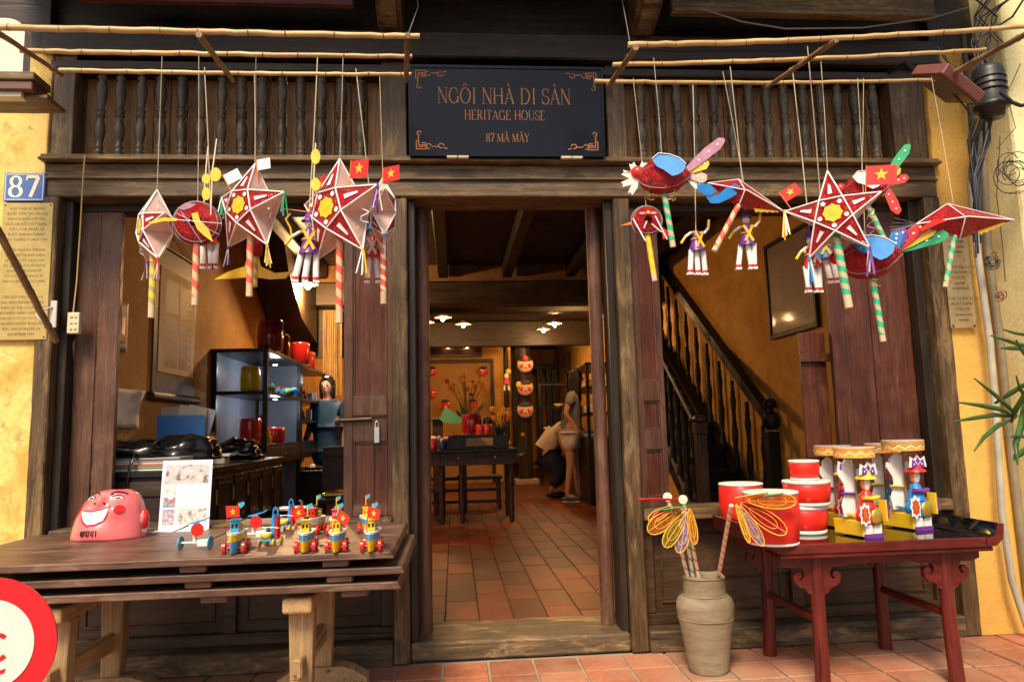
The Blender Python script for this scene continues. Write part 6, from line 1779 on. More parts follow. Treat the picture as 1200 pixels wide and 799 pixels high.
# magazines
m = [(.80, .78, .72), (.15, .35, .15), (.5, .12, .08), (.75, .72, .65), (.7, .7, .68), (.3, .28, .26)]
q = at(155, 548, 3.85)
for i in range(6):
    T = thing('magazine', ('lowest', 'second lowest', 'third', 'fourth', 'fifth', 'topmost')[i]+' magazine of the pile on the near end of the counter', 'magazine', (-1.60+random.uniform(-.02, .02), 3.87+random.uniform(-.015, .015), CT+i*.0105), (0, 0, R(random.uniform(-4, 4))), 'magazines piled on the counter')
    MB().box(-.24, .26, -.16, .18, 0, .0095).build('pages', paint('magazine_paper', m[i], .5, var=.05), T, .002)
PLB = paint('black_plastic_bag', (.008, .008, .009), .22, spec=.6, b=1.0, ns=14)
def crumple(name, label, c, rr, seed, cat='plastic bag', rz=0):
    T = thing(name, label, cat, c, (0, 0, R(rz)))
    o = MB().ball((0, 0, 0), rr, 40, 26).build('bag', PLB, T)
    rnd = random.Random(seed)
    import mathutils.noise as mn
    for v in o.data.vertices:
        f_ = 1+.38*mn.noise(v.co*11+Vector((seed, 0, 0)))+.22*mn.noise(v.co*26)
        v.co = v.co*f_
        if v.co.z < -rr[2]*.55: v.co.z = -rr[2]*.55
    return T
crumple('plastic_bag', 'flat black bag lying over the magazines beside the shutter', (-1.66, 3.80, CT+.10), (.19, .11, .06), 1)
crumple('plastic_bag', 'crumpled shiny black plastic bag heaped on the counter behind the card', (-1.44, 3.98, CT+.085), (.18, .13, .085), 4, rz=25)
crumple('plastic_bag', 'small black bag furthest along the counter', (-1.38, 4.75, CT+.07), (.14, .14, .07), 9)
MB_ = T0('bag_strap', 'black strap hanging over the magazines down the counter end', 'strap', 166, 548, 3.75)
o = MB().tube([(0, 0, .10), (-.01, -.07, .075), (-.02, -.088, .02), (-.03, -.087, -.05), (-.035, -.087, -.09), (-.025, -.087, -.11), (-.018, -.087, -.08)], .008, 8, flat=.5).build('strap', PLB, MB_)
# blue basket with papers
BKT = paint('blue_plastic_basket', (.03, .17, .48), .35)
T = T0('file_basket', 'blue perforated plastic file basket standing on the counter below the scroll', 'basket', 216, 530, 4.35, 8)
w_, h_ = .25, .27
m = MB()
m.box(-w_/2, w_/2, -.11, -.105, 0, .03).box(-w_/2, w_/2, -.11, -.105, .085, .115).box(-w_/2, w_/2, -.11, -.105, .165, .1995)
for k in range(9):
    x = -w_/2+k*(w_-.012)/8; m.box(x, x+.012, -.11, -.105, .0301, .0849)
for k in range(5):
    x = -w_/2+k*(w_-.03)/4; m.box(x, x+.03, -.11, -.105, .1151, .1649)
m.build('front_panel', BKT, T)
MB().box(-w_/2, -w_/2+.005, -.1045, .11, 0, h_).build('side_panel', BKT, T); MB().box(w_/2-.005, w_/2, -.1045, .11, 0, h_).build('side_panel', BKT, T); MB().box(-w_/2+.0055, w_/2-.0055, .105, .11, 0, .06).build('back_panel', BKT, T)
MB().box(-w_/2, w_/2, -.11, -.105, .20, h_).build('front_band', BKT, T)
MB().box(-w_/2, w_/2, -.11, -.105, h_+.0005, h_+.012).build('rim', BKT, T)
for k, (x, a, cc) in enumerate(((.0, 12, (.66, .55, .36)), (.03, 14, (.72, .66, .6)), (-.08, -3, (.5, .45, .4)))):
    T2 = thing('booklet', ('tan booklet', 'white booklet with dark print', 'grey booklet')[k]+' sticking up out of the blue basket', 'booklet', (T.location.x+x, T.location.y-.04+.04*k, CT+.13), (R(-6), R(a), 0), 'booklets in the blue basket')
    MB().box(-.07, .09, 0, .012, 0, .21).build('pages', paint('booklet_cover', cc, .5), T2, .002)
    if k == 1: MB().box(-.03, .04, -.0008, -.0001, .15, .18).build('dark_print', MDK, T2)
T = T0('open_folder', 'beige folder propped open on the counter before the blue basket', 'folder', 208, 530, 4.15, 0)
MB().slab([(-.16, 0, 0), (.15, 0, 0), (.13, .05, .15), (-.12, .05, .15)], (0, .003, 0)).build('cover', paint('beige_card', (.55, .45, .32), .6), T)
MB().slab([(-.17, 0, 0), (-.165, 0, 0), (-.118, .055, .15), (-.124, .055, .15)], (0, .06, 0)).build('spine', paint('beige_card', (.55, .45, .32), .6), T)
T = T0('calculator_box', 'pale plastic box near the far end of the counter', 'box', 252, 530, 4.35)
MB().box(-.07, .07, -.05, .05, 0, .045).build('box', paint('pale_yellow_plastic', (.55, .52, .36), .4), T, .004)
MB().box(-.09, .10, -.06, .06, .0455, .058).build('papers', WHT, T)
T = T0('price_gun', 'white edged black tray on the far end of the counter', 'tray', 285, 520, 5.0)
MB().box(-.13, .13, -.06, .06, 0, .03).build('tray', BLK, T, .003); MB().box(-.10, .06, -.066, -.055, .0305, .036).build('white_edge', WHT, T)
rnd = random.Random(21)
for k, (lab, cc, x, y, r_, h_) in enumerate((('white glue bottle standing on the counter before the display cabinet', WHT, -1.45, 5.15, .022, .13), ('small green jar on the counter before the display cabinet', GRP, -1.52, 5.3, .03, .07),
      ('orange tape roll lying on the far end of the counter', ORP, -1.36, 5.2, .045, .03), ('black pen pot on the counter against the wall', BLK, -1.62, 5.0, .035, .10), ('silver cup on the counter edge', SILV, -1.32, 4.95, .028, .07))):
    T = thing('counter_item', lab, 'small item', (x, y, CT)); MB().lathe([(0, 0), (r_, 0), (r_*1.02, h_*.7), (r_*.6, h_*.85), (r_*.55, h_), (0, h_)], n=14).build('body', cc, T)
    if k == 3:
        for j in range(4): MB().tube([(0, 0, .05), (rnd.uniform(-.03, .03), rnd.uniform(-.02, .02), .19)], .004, 6).build('pen', (BLP, REDP, WHT, YLP)[j], T)
shelfgoods = (('yellow', YLP), ('green', GRP), ('white', WHT), ('purple', PRP), ('red', REDP), ('light blue', SKY))
for k in range(12):
    lv = (z2, z1, (z1+z2)/2)[k % 3]; second = k >= 5
    if lv == (z1+z2)/2 and not second: continue
    yy = (6.15+.13*k) if not second else 7.1+.085*(k-5)*1.8
    nm, cc = shelfgoods[k % 6]
    T = thing('shelf_toy', '%s small toy on the %s shelf of the %s display cabinet, number of its row from the window %s' % (nm, ('middle', 'upper', 'half height')[k % 3], 'second' if second else 'first', ('first', 'second', 'third', 'fourth')[k % 4]), 'toy', (X1-.10, yy, FZ+lv+.001))
    T['label'] = '%s small toy on the %s shelf of the %s display cabinet' % (nm, ('middle', 'upper', 'half height')[k % 3], 'second' if second else 'first')
    if k == 11: T['label'] = 'light blue toy furthest back on the half height shelf of the second display cabinet'
    s_ = rnd.uniform(.8, 1.3)
    if k % 2: MB().lathe([(0, 0), (.028*s_, 0), (.03*s_, .04*s_), (.012*s_, .06*s_), (.02*s_, .08*s_), (0, .10*s_)], n=12).build('body', cc, T)
    else: MB().box(-.03*s_, .03*s_, -.03*s_, .03*s_, 0, .05*s_).box(-.02*s_, .02*s_, -.02*s_, .02*s_, .0505*s_, .09*s_).build('body', cc, T, .003)
# stuck on the left wall: scroll, notices
def wallthing(name, label, cat, pxs, X=-1.868):
    pts = [atx(x, y, X) for x, y in pxs]; return pts
SCR = paint('brown_cloth_mount', (.05, .032, .028), .6)
a, b, c_, d_ = atx(180, 318, -1.86), atx(228, 298, -1.86), atx(228, 470, -1.86), atx(180, 470, -1.86)
T = thing('hanging_scroll', 'tall hanging scroll of printed text on a dark cloth mount on the left room wall', 'scroll', (-1.868, a.y, 0))
ya, yb = atx(180, 400, -1.86).y-a.y, atx(229, 400, -1.86).y-a.y
zb, zt2 = atx(205, 467, -1.86).z, atx(205, 296, -1.86).z
MB().box(.002, .008, ya, yb, zb, zt2).build('mount', SCR, T)
MB().tube([(.02, ya-.05, zb-.0), (.02, yb+.03, zb-.0)], .028, 14).build('roller', SCR, T)
MB().tube([(.012, ya, zt2), (.012, yb, zt2)], .012, 10).tube([(.012, ya+.1, zt2), (.012, (ya+yb)/2, zt2+.10), (.012, yb-.1, zt2)], .003, 6).build('hanger', SCR, T)
MB().box(.0085, .011, ya+.07, yb-.03, zb+.16, zt2-.14).build('paper', paint('aged_paper', (.80, .66, .50), .8, var=.1, ns=5), T)
m = MB()
rnd = random.Random(5)
nl = 52
for i in range(nl):
    z = zb+.20+(zt2-.14-zb-.26)*i/nl
    if i in (30, 31, 17): continue
    for u0, u1 in ((.14, .50), (.54, .90)):
        y0_, y1_ = ya+.07+(yb-ya-.10)*u0, ya+.07+(yb-ya-.10)*(u1-rnd.choice((0, 0, .02, .12)))
        m.box(.0112, .0116, y0_, y1_, z, z+.006)
m.build('text_lines', paint_cache('faded_ink', (.26, .18, .12)), T)['kind'] = 'stuff'
def sheet(name, label, cat, x0, x1, y0, y1, mat, curl=0, X=-1.866):
    ya_, yb_ = atx(x0, 480, X).y, atx(x1, 480, X).y
    xm = (x0+x1)/2; z0, z1_ = atx(xm, y1, X).z, atx(xm, y0, X).z
    T = thing(name, label, cat, (X, ya_, z0))
    n = 8; vs = []; fs = []
    for j in range(n+1):
        for i in range(n+1):
            u, v = i/n, j/n; vs.append((.004+curl*(u*v)**3*.08+curl*.01*math.sin(u*5+v*3)**2, (yb_-ya_)*(u-.12*curl*(1-v)*u), (z1_-z0)*v))
    for j in range(n):
        for i in range(n): fs.append((j*(n+1)+i, j*(n+1)+i+1, (j+1)*(n+1)+i+1, (j+1)*(n+1)+i))
    o = MB().add(vs, fs, 0, True).build('sheet', mat, T); s_ = o.modifiers.new('t', 'SOLIDIFY'); s_.thickness = .001
    return T, yb_-ya_, z1_-z0
sheet('pinned_paper', 'white sheet of paper with a curled corner pinned to the yellow wall', 'paper', 131, 163, 456, 502, WHT, .35)
T, a, b = sheet('switch_notice', 'small pale notice on the wall beside the left shutter plank', 'notice', 133, 145, 352, 412, paint('grey_notice', (.40, .30, .20), .6))
MB().box(.006, .008, .15*a, .85*a, b*.2, b*.8).build('red_print', paint('faded_notice', (.42, .20, .12), .6), T)
MB().box(.0085, .0095, .35*a, .65*a, b*.35, b*.7).build('mark', MRD, T)
# curtained bright window at the back of the left room
T = thing('bamboo_blind', 'pale yellow wooden blind at the back of the left room', 'blind', (at(377, 440, 8.2).x, 8.24, 1.62))
bw = at(400, 400, 8.2).x-at(377, 400, 8.2).x
for i in range(9): MB().box(bw*i/9+.002, bw*(i+1)/9-.002, 0, .012, -.15, .82).build('slat', LEG, T, .002)
T = thing('wooden_chair', 'dark wooden chair back seen beside the door leaf in the left room', 'chair', (at(391, 560, 6.3).x, 6.3, FZ))
MB().box(-.09, .16, -.02, .0, .50, .86).build('backrest', wood('brown_chair_wood', (.05, .03, .02), (.09, .055, .035), (.13, .09, .06), 'x', .5), T, .004)
MB().box(-.10, .18, -.22, .02, .40, .44).build('seat', DK, T, .004)
for x in (-.09, .14):
    for y in (-.20, -.02): MB().box(x, x+.03, y, y+.03, 0, .3995).build('leg', DKZ, T, .002)
MB().tube([(-.07, -.1, .46), (.12, -.1, .465)], .022, 10).build('gold_cushion', GOLD, T)
T = thing('side_counter', 'dark side counter with a silver plate between the woman and the cabinet', 'counter', (at(372, 580, 7.3).x-.02, 7.3, FZ))
MB().box(-.16, .14, -.3, .3, 0, .60).build('body', SHELF, T, .004); MB().box(-.18, .16, -.32, .32, .6005, .63).build('top', SHELF, T, .004)
q = T.location; T = thing('silver_plate', 'silver plate with trinkets on the dark side counter', 'plate', (q.x-.02, 7.25, FZ+.631)); MB().lathe([(0, .004), (.07, .004), (.10, .016), (.105, .02), (.07, 0), (0, 0)], n=20).build('plate', SILV, T); MB().ball((0, 0, .03), (.03, .03, .02)).build('trinket_pile', WHT, T)
q = atz(357, 602, .66)
T = thing('silver_tray', 'round silver tray on the low shelf behind the toy boats', 'tray', (at(340, 597, 5.2).x, 5.2, at(340, 598, 5.2).z)); MB().lathe([(0, .004), (.12, .004), (.16, .014), (.165, .018), (.12, 0), (0, 0)], n=24).build('tray', SILV, T)
MB().tube([(.08, 0, .01), (.08, 0, .05), (.06, -.01, .07)], .01, 8).build('figure', SILV, T)
MB().box(-.2, .2, -.15, .15, -.05, -.005).box(-.19, -.15, -.14, -.10, -(T.location.z-FZ), -.0505).box(.15, .19, -.14, -.10, -(T.location.z-FZ), -.0505).build('stand', SHELF, T)

# ================================================================== interior, middle
TBY = 7.7
a = at(470, 527, TBY); b = at(604, 525, TBY)
ztab = b.z
IT = thing('display_table', 'long dark table with drawers and turned legs inside the doorway', 'table', ((a.x+b.x)/2, TBY+.35, FZ))
w2 = (b.x-a.x)/2; ht = ztab-FZ
MB().box(-w2-.02, w2+.02, -.37, .37, ht-.03, ht).build('top', SHELF, IT, .004)
BRT = wood('brown_table_wood', (.04, .02, .012), (.085, .042, .022), (.14, .08, .05), 'x', .45)
for i in range(3):
    x0 = -w2+.02+i*(2*w2-.04)/3; x1 = x0+(2*w2-.04)/3
    MB().box(x0+.003, x1-.003, -.345, -.33, ht-.165, ht-.031).build('drawer', BRT, IT, .003)
    MB().ball(((x0+x1)/2, -.35, ht-.09), .012, 8, 6).build('drawer_knob', GOLD, IT)
MB().box(-w2, w2, -.3295, .33, ht-.16, ht-.0305).build('carcass', BRT, IT)
lp = [(.022, 0), (.03, .05), (.022, .08), (.032, .14), (.022, .20), (.030, .28), (.022, .36), (.032, .42), (.026, .48), (.03, ht-.16)]
for x in (-w2+.05, -w2*.30, w2*.05, w2-.05):
    for y in (-.30, .30): MB().lathe(lp, (x, y, 0), 10).build('leg', BRT, IT)
# benches behind the table
for k in range(2):
    q = at(560 if k else 515, 590, 9.3)
    T = thing('low_bench', ('right', 'left')[1-k]+' one of two low slatted stools seen under the display table', 'stool', (q.x+.02, 9.2, FZ), group='low stools behind the table')
    MB().box(-.28, .28, -.2, .2, .36, .40).build('seat', SHELF, T, .003)
    for x in (-.26, .22):
        for y in (-.18, .14): MB().box(x, x+.04, y, y+.04, 0, .3595).build('leg', SHELF, T)
    for z in (.08, .22): MB().box(-.22, .22, -.175, -.155, z, z+.035).build('stretcher', SHELF, T)
def IP(px, py, Y=TBY+.25): return at(px, py, Y)
tz = ztab+.001
def onT(px, Y): q = at(px, 520, Y); return (q.x, Y, tz)
T = thing('display_box', 'long dark box with a tan label plate on the table', 'box', onT(560, TBY+.30))
bw2 = (594-524)/2/FPX*8
MB().box(-bw2, bw2, -.14, .14, 0, .14).build('box', SHELF, T, .004); MB().box(-.13, .16, -.147, -.1405, .03, .115).build('label_plate', paint('tan_card', (.55, .30, .12), .5), T, .001)
bz = tz+.141
for k, (px, cc, r_, h_, lab) in enumerate(((553, ddr, .11, .24, 'big dark red drum on the display box'), (563, red2, .05, .12, 'small red drum before the big dark red drum'), (571, red2, .055, .12, 'red drum right of the small red drum'), (572, BLK, .05, .20, 'black tin beside the big dark red drum'))):
    q = at(px, 500, TBY+.25); drumthing(lab, (q.x, TBY+(.22 if k in (1, 2) else .36), bz), r_, h_, cc, group='drums on the display box')
for k, (px, cc, lab) in enumerate(((507, red2, 'red tin with white toys in it at the left of the table'), (519, BLP, 'dark blue tin with white toys right of the red tin'))):
    q = at(px, 520, TBY+.12); T = thing('toy_tin', lab, 'tin', (q.x, TBY+.12, tz), group='tins of small toys on the table')
    MB().lathe([(0, 0), (.045, 0), (.047, .005), (.047, .10), (.044, .102), (0, .09)], n=16).build('tin', cc if k == 0 else paint('navy_tin', (.01, .03, .12), .3), T)
    m = MB()
    for j in range(6): m.ball((random.uniform(-.05, .05), random.uniform(-.03, .03), .11+random.uniform(0, .03)), (.018, .012, .012), 8, 5)
    m.build('small_toys', WHT, T)['kind'] = 'stuff'
T = thing('red_book', 'flat red folder on the display box', 'folder', (at(536, 500, TBY+.2).x, TBY+.22, bz)); MB().box(-.14, .12, -.08, .08, 0, .02).build('cover', red2, T, .003); MB().box(-.05, .2, -.12, -.081, 0, .012).build('page_edge', BLK, T)
T = thing('green_cloth', 'pale green folded paper standing behind the display box', 'paper', (at(520, 490, 8.6).x, 8.6, at(520, 491, 8.6).z))
MB().slab([(-.05, 0, 0), (.02, 0, .15), (.10, 0, .09), (.22, 0, 0), (.2, 0, -.06), (0, 0, -.04)], (0, .03, 0)).build('sheet', paint('mint_paper', (.15, .52, .28), .6), T)
T = thing('rear_table', 'grey topped small table behind the display table on the left', 'table', (at(512, 492, 8.9).x-.05, 8.9, FZ))
h_ = at(512, 489, 8.9).z-FZ; MB().box(-.4, .36, -.2, .2, h_-.03, h_).build('top', paint('grey_top', (.22, .17, .14), .4), T, .003); MB().box(.0, .12, -.1, .1, 0, h_-.0305).build('pedestal', BRT, T)
MB().box(.36, .40, -.2, -.16, 0, h_+.02).build('post', SHELF, T)
# flowers
def flowers(label, px, py, Y, n, cols, hgt, spread, seed, leaf=True, z=None, cat='flowers', leaves=7):
    q = at(px, py, Y); rnd = random.Random(seed)
    T = thing('flower_vase', label, cat, (q.x, Y, q.z if z is None else z))
    MB().lathe([(0, 0), (.04, 0), (.055, .05), (.035, .11), (.04, .13), (.036, .13), (0, .10)], n=14).build('vase', paint_cache('dark_vase', (.08, .04, .03)), T)
    for k in range(n):
        a = rnd.uniform(0, 6.28); rr_ = rnd.uniform(.2, 1)*spread; h = hgt*rnd.uniform(.5, 1)
        e = Vector((rr_*math.cos(a), rr_*math.sin(a)*.5, .12+h))
        MB().tube([(0, 0, .1), (e.x*.4, e.y*.4, .12+h*.5), e], .003, 6).build('stem', paint_cache('dry_stem', (.12, .10, .03)), T)
        m = MB(); s = rnd.uniform(.014, .024)
        for j in range(5):
            b_ = 2*PI*j/5; m.ball(tuple(e+Vector((s*.9*math.cos(b_), -s*.2, s*.9*math.sin(b_)))), (s*.7, s*.3, s*.6), 8, 5)
        m.build('blossom', cols[k % len(cols)], T)
    for k in range(leaves if leaf else 0):
        a = rnd.uniform(0, 6.28); rr_ = spread*rnd.uniform(.5, 1.1); h = hgt*rnd.uniform(.2, .6)
        p1_ = Vector((rr_*math.cos(a), rr_*math.sin(a)*.5, .1+h)); s_ = Vector((-math.sin(a)*.02, 0, .018))
        MB().slab([Vector((0, 0, .1)), p1_*.6+s_+Vector((0, 0, .03)), p1_, p1_*.6-s_+Vector((0, 0, .03))], (0, .002, 0)).build('leaf', LEAF, T)
    return T
OF = paint('orange_blossom', (.85, .22, .02), .5, emit=0); YF = paint('yellow_blossom', (.80, .50, .05), .5); RF = paint('pink_red_blossom', (.65, .05, .06), .5)
flowers('tall arrangement of red and yellow flowers behind the table', 547, 505, 9.4, 26, (RF, YF, OF), .62, .30, 3, leaves=10)
flowers('orange blossoms in a low vase at the right end of the table', 587, 522, TBY+.4, 12, (OF, YF), .33, .14, 6, z=tz)
flowers('green leafy plant beside the right end of the table', 604, 545, 8.6, 2, (YF,), .25, .16, 9, leaves=14)
# round masks and plaque on the rear wall
def wmask(px, py, Y, r_, label, c1=None, hair=True, group='masks hung in the hall'):
    q = at(px, py, Y); T = thing('wall_mask', label, 'mask', q, group=group)
    MB().ball((0, 0, 0), (r_, r_*.35, r_), 20, 12).build('face', c1 or red2, T)
    if hair: MB().ball((0, -.003, r_*.45), (r_*.86, r_*.33, r_*.56), 16, 8).build('hair', paint_cache('mask_hair', (.02, .015, .015)), T)
    MB().ball((-.35*r_, -.35*r_, 0), (.12*r_, .04*r_, .07*r_), 8, 5).ball((.35*r_, -.35*r_, 0), (.12*r_, .04*r_, .07*r_), 8, 5).build('eyes', BLK, T)
    MB().ball((0, -.33*r_, -.4*r_), (.2*r_, .06*r_, .08*r_), 8, 5).build('mouth', MRD if c1 else WHT, T)
    return T
pinkface = paint('pale_pink_face', (.60, .38, .27), .45)
wmask(506.5, 434.5, PW-.1, .085*1.05, 'red round mask at the upper left corner of the woven panel')
wmask(566, 434.5, PW-.1, .09, 'red round mask at the upper right corner of the woven panel')
wmask(507, 461, PW-.1, .08, 'red faced mask below the upper left mask on the panel', hair=False)
wmask(522, 474, PW-.3, .095, 'dark haired red mask low on the panel above the green paper')
wmask(554, 473, PW-.3, .09, 'dim red mask behind the flowers low on the panel')
for k, (y, hat) in enumerate(((427, RF), (454, YF), (480, None))):
    T = wmask(615.5, y, 12.65, .145, ('top', 'middle', 'bottom')[k]+' round faced mask hung on the dark column', pinkface)
    for s_ in (-1, 1): MB().ball((s_*.07, -.045, -.03), (.03, .012, .03), 10, 6).build('cheek', MRD, T)
    if hat: MB().ball((.0 if k == 0 else -.12, -.04, .10 if k == 0 else .05), (.05, .03, .06), 10, 6).build('bow', hat, T)
a, b = at(505, 401, PW-.05), at(565, 418, PW-.05)
T = thing('wall_board', 'dark brown wooden board over the woven panel', 'board', a); MB().box(0, b.x-a.x, -.03, .03, b.z-a.z, 0).build('board', wood('plaque_wood', (.05, .02, .012), (.09, .035, .02), (.12, .06, .03), 'x', .3), T, .006)
for k, px in enumerate((525, 547)):
    q = at(px, 406, PW-.12); T = thing('wall_candle_lamp', ('left', 'right')[k]+' of the two small lit lamps against the dark wall board', 'lamp', q, group='small lit lamps on the dark board'); MB().ball((0, 0, 0), (.03, .02, .04), 10, 6).build('lit_glass', BULB, T); MB().box(-.02, .02, .02, .06, -.05, -.03).build('holder', BLK, T)
q = at(593.5, 446, 12.6); T = thing('hanging_puppet', 'little white and red puppet hanging on the thin column', 'puppet', q); MB().ball((0, 0, .08), (.04, .03, .05)).build('head', FLS, T); MB().lathe([(.07, -.06), (.03, .04), (.02, .05)], n=10).build('robe', RF, T)
for x in (-.03, .03): MB().tube([(x, 0, -.06), (x*1.4, 0, -.17)], .02, 8).build('leg', WHT, T)
MB().ball((.04, 0, .16), (.05, .02, .05)).build('disc', YF, T)
# right side shelves in the hall
T = thing('shelf_rack', 'dark open shelf rack with pale goods against the right wall of the hall', 'shelf', (2.20, 9.0, FZ))
xs0 = at(683, 480, 9.3).x-2.20
MB().box(xs0, .22, 0, 1.6, 0, .80).build('chest', SHELF, T, .004)
for z in (.80, 1.12, 1.45, 1.75): MB().box(xs0, .22, 0, 1.6, z+.0005, z+.03).build('shelf', SHELF, T, .003)
for y in (0, .8, 1.56):
    for x in (xs0, .18): MB().box(x, x+.04, y, y+.04, .831, 1.78).build('post', SHELF, T)
yx = 2.20+xs0
MB().box(.215, .245, .05, 1.55, .84, 1.74).build('lit_back', paint('yellow_backing', (.75, .50, .16), .6), T)
for k, (y, z, cc, lab) in enumerate(((9.1, 1.153, WHT, 'white box on the middle shelf of the right rack'), (9.2, .832, BLP, 'blue topped striped goods on the chest of the right rack'), (9.5, .832, OF, 'orange goods on the chest of the right rack'), (9.2, 1.482, YF, 'small gold goods on the upper shelf of the right rack'))):
    T = thing('goods_box', lab, 'box', (yx+.12, y, FZ+z)); MB().box(-.1, .12, -.06, .2, 0, .09).build('box', cc, T, .003); MB().box(-.101, .121, -.061, .201, .03, .045).build('stripe', WHT if k else YF, T)
# second rack further along
T = thing('rear_shelf', 'dark shelf further back behind the standing woman', 'shelf', (at(648, 470, 12.5).x, 12.5, FZ))
for z in (.9, 1.3, 1.7): MB().box(-.25, .35, 0, .3, z, z+.03).build('shelf', SHELF, T)
for x in (-.25, .31): MB().box(x, x+.04, -.001, .04, 0, 1.75).build('post', SHELF, T)
for k in range(2):
    T2 = thing('small_lamp', ('pale', 'gold')[k]+' bowl on the shelf behind the standing woman', 'bowl', (T.location.x-.1+.2*k, 12.55, FZ+(1.331 if k else .931))); MB().lathe([(0, 0), (.04, 0), (.09, .05), (.085, .05), (0, .01)], n=14).build('bowl', YF if k else WHT, T2)
# framed notices
GRM = paint('picture_grey', (.30, .24, .16), .3, var=.2, ns=8)
def wallframe(label, X, ya, yb, z0, z1, s, mat=None, name='framed_notice', cat='framed notice'):
    T = thing(name, label, cat, (X, ya, z0)); w_ = yb-ya; h_ = z1-z0; f_ = .035 if h_ > .5 else .02
    d = -1
    for (a, b, c_, d_) in ((0, w_, 0, f_), (0, w_, h_-f_, h_), (0, f_, f_+.0005, h_-f_-.0005), (w_-f_, w_, f_+.0005, h_-f_-.0005)):
        MB().box(-.03, -.002, a, b, c_, d_).build('frame_bar', DKZ, T, .004)
    MB().box(-.018, -.003, f_, w_-f_, f_, h_-f_).build('sheet', mat or GRM, T)
    return T, w_, h_
fa, fb = atx(958, 320, 2.448), atx(902, 340, 2.448)
zb_, zt_ = atx(905, 399, 2.448).z, atx(958, 254, 2.448).z
T, w_, h_ = wallframe('large dark framed text notice on the yellow wall beside the stairs', 2.448, fa.y, fb.y, zb_, zt_, 1, paint('notice_paper', (.30, .21, .13), .5, var=.1, coat=.25, ns=4))
m = MB(); rnd = random.Random(2)
for i in range(30):
    z = h_*.12+h_*.76*i/30; m.box(-.0186, -.0182, w_*.12, w_*(.88-rnd.choice((0, 0, .05, .2))), z, z+.009)
m.build('text_lines', paint_cache('faded_ink', (.26, .18, .12)), T)['kind'] = 'stuff'
for k, (x0, x1, y0, y1) in enumerate(((651, 655, 420, 441), (663, 669, 412, 437))):
    fa, fb = atx(x1, 430, 2.448), atx(x0, 430, 2.448)
    wallframe(('further', 'nearer')[k]+' small framed picture on the right wall of the hall', 2.448, fa.y, fb.y, atx(x0, y1, 2.448).z, atx(x1, y0, 2.448).z, 1, GRM, 'framed_picture', 'picture')
T = thing('cloth_bag', 'hanging tan bag with red strap on the right wall above the shelf rack', 'bag', (2.36, 9.6, at(690, 420, 9.5).z)); MB().lathe([(0, -.25), (.06, -.22), (.07, -.05), (.05, .05), (.03, .08)], n=12).build('bag', paint('tan_cloth', (.30, .14, .06), .8), T)
MB().tube([(0, 0, .05), (-.05, 0, .15), (.02, .02, .2)], .01, 6).build('strap', RF, T)

# ================================================================== people
SKN = paint('skin', (.44, .22, .13), .5, var=.06); HAIR = paint('black_hair', (.012, .009, .008), .65, spec=.2, var=.3, ns=60)
def skin(name, nodes_, edges, mat, par, root=0, sub=2):
    me = bpy.data.meshes.new(name); me.from_pydata([n_[0] for n_ in nodes_], edges, [])
    o = link(bpy.data.objects.new(name, me)); o.modifiers.new('s', 'SKIN')
    for i, v in enumerate(me.skin_vertices[0].data):
        r_ = nodes_[i][1]; v.radius = r_ if isinstance(r_, tuple) else (r_, r_); v.use_root = (i == root)
    sb_ = o.modifiers.new('d', 'SUBSURF'); sb_.levels = sub
    bpy.context.view_layer.update()
    ev = o.evaluated_get(bpy.context.evaluated_depsgraph_get())
    m2 = bpy.data.meshes.new_from_object(ev); bpy.data.objects.remove(o); bpy.data.meshes.remove(me)
    m2.name = name; m2.materials.clear(); m2.materials.append(mat)
    for f_ in m2.polygons: f_.use_smooth = True
    o = link(bpy.data.objects.new(name, m2)); o.parent = par
    return o
def chain(pts): return [(i, i+1) for i in range(len(pts)-1)]
def hand(par, w, d, mat=None):
    "palm and five fingers; w wrist, d direction"
    d = Vector(d).normalized(); s = d.cross(Vector((0, 1, 0))).normalized(); f = s.cross(d).normalized()
    w = Vector(w)
    palm = w+d*.075
    nd = [(w, (.020, .016)), (w+d*.03, (.026, .014)), (palm, (.032, .012))]; ed = [(0, 1), (1, 2)]
    for k, (off, ln) in enumerate(((-.026, .062), (-.009, .072), (.009, .068), (.026, .052))):
        b = palm+s*off; i = len(nd)
        nd += [(b+d*.008, .0085), (b+d*ln*.5+f*.006, .008), (b+d*ln*.9+f*.02, .0065)]; ed += [(2, i), (i, i+1), (i+1, i+2)]
    i = len(nd); b = w+d*.03-s*.024
    nd += [(b, .010), (b+d*.028-s*.016, .009), (b+d*.05-s*.018+f*.008, .0075)]; ed += [(1, i), (i, i+1), (i+1, i+2)]
    return nd, ed
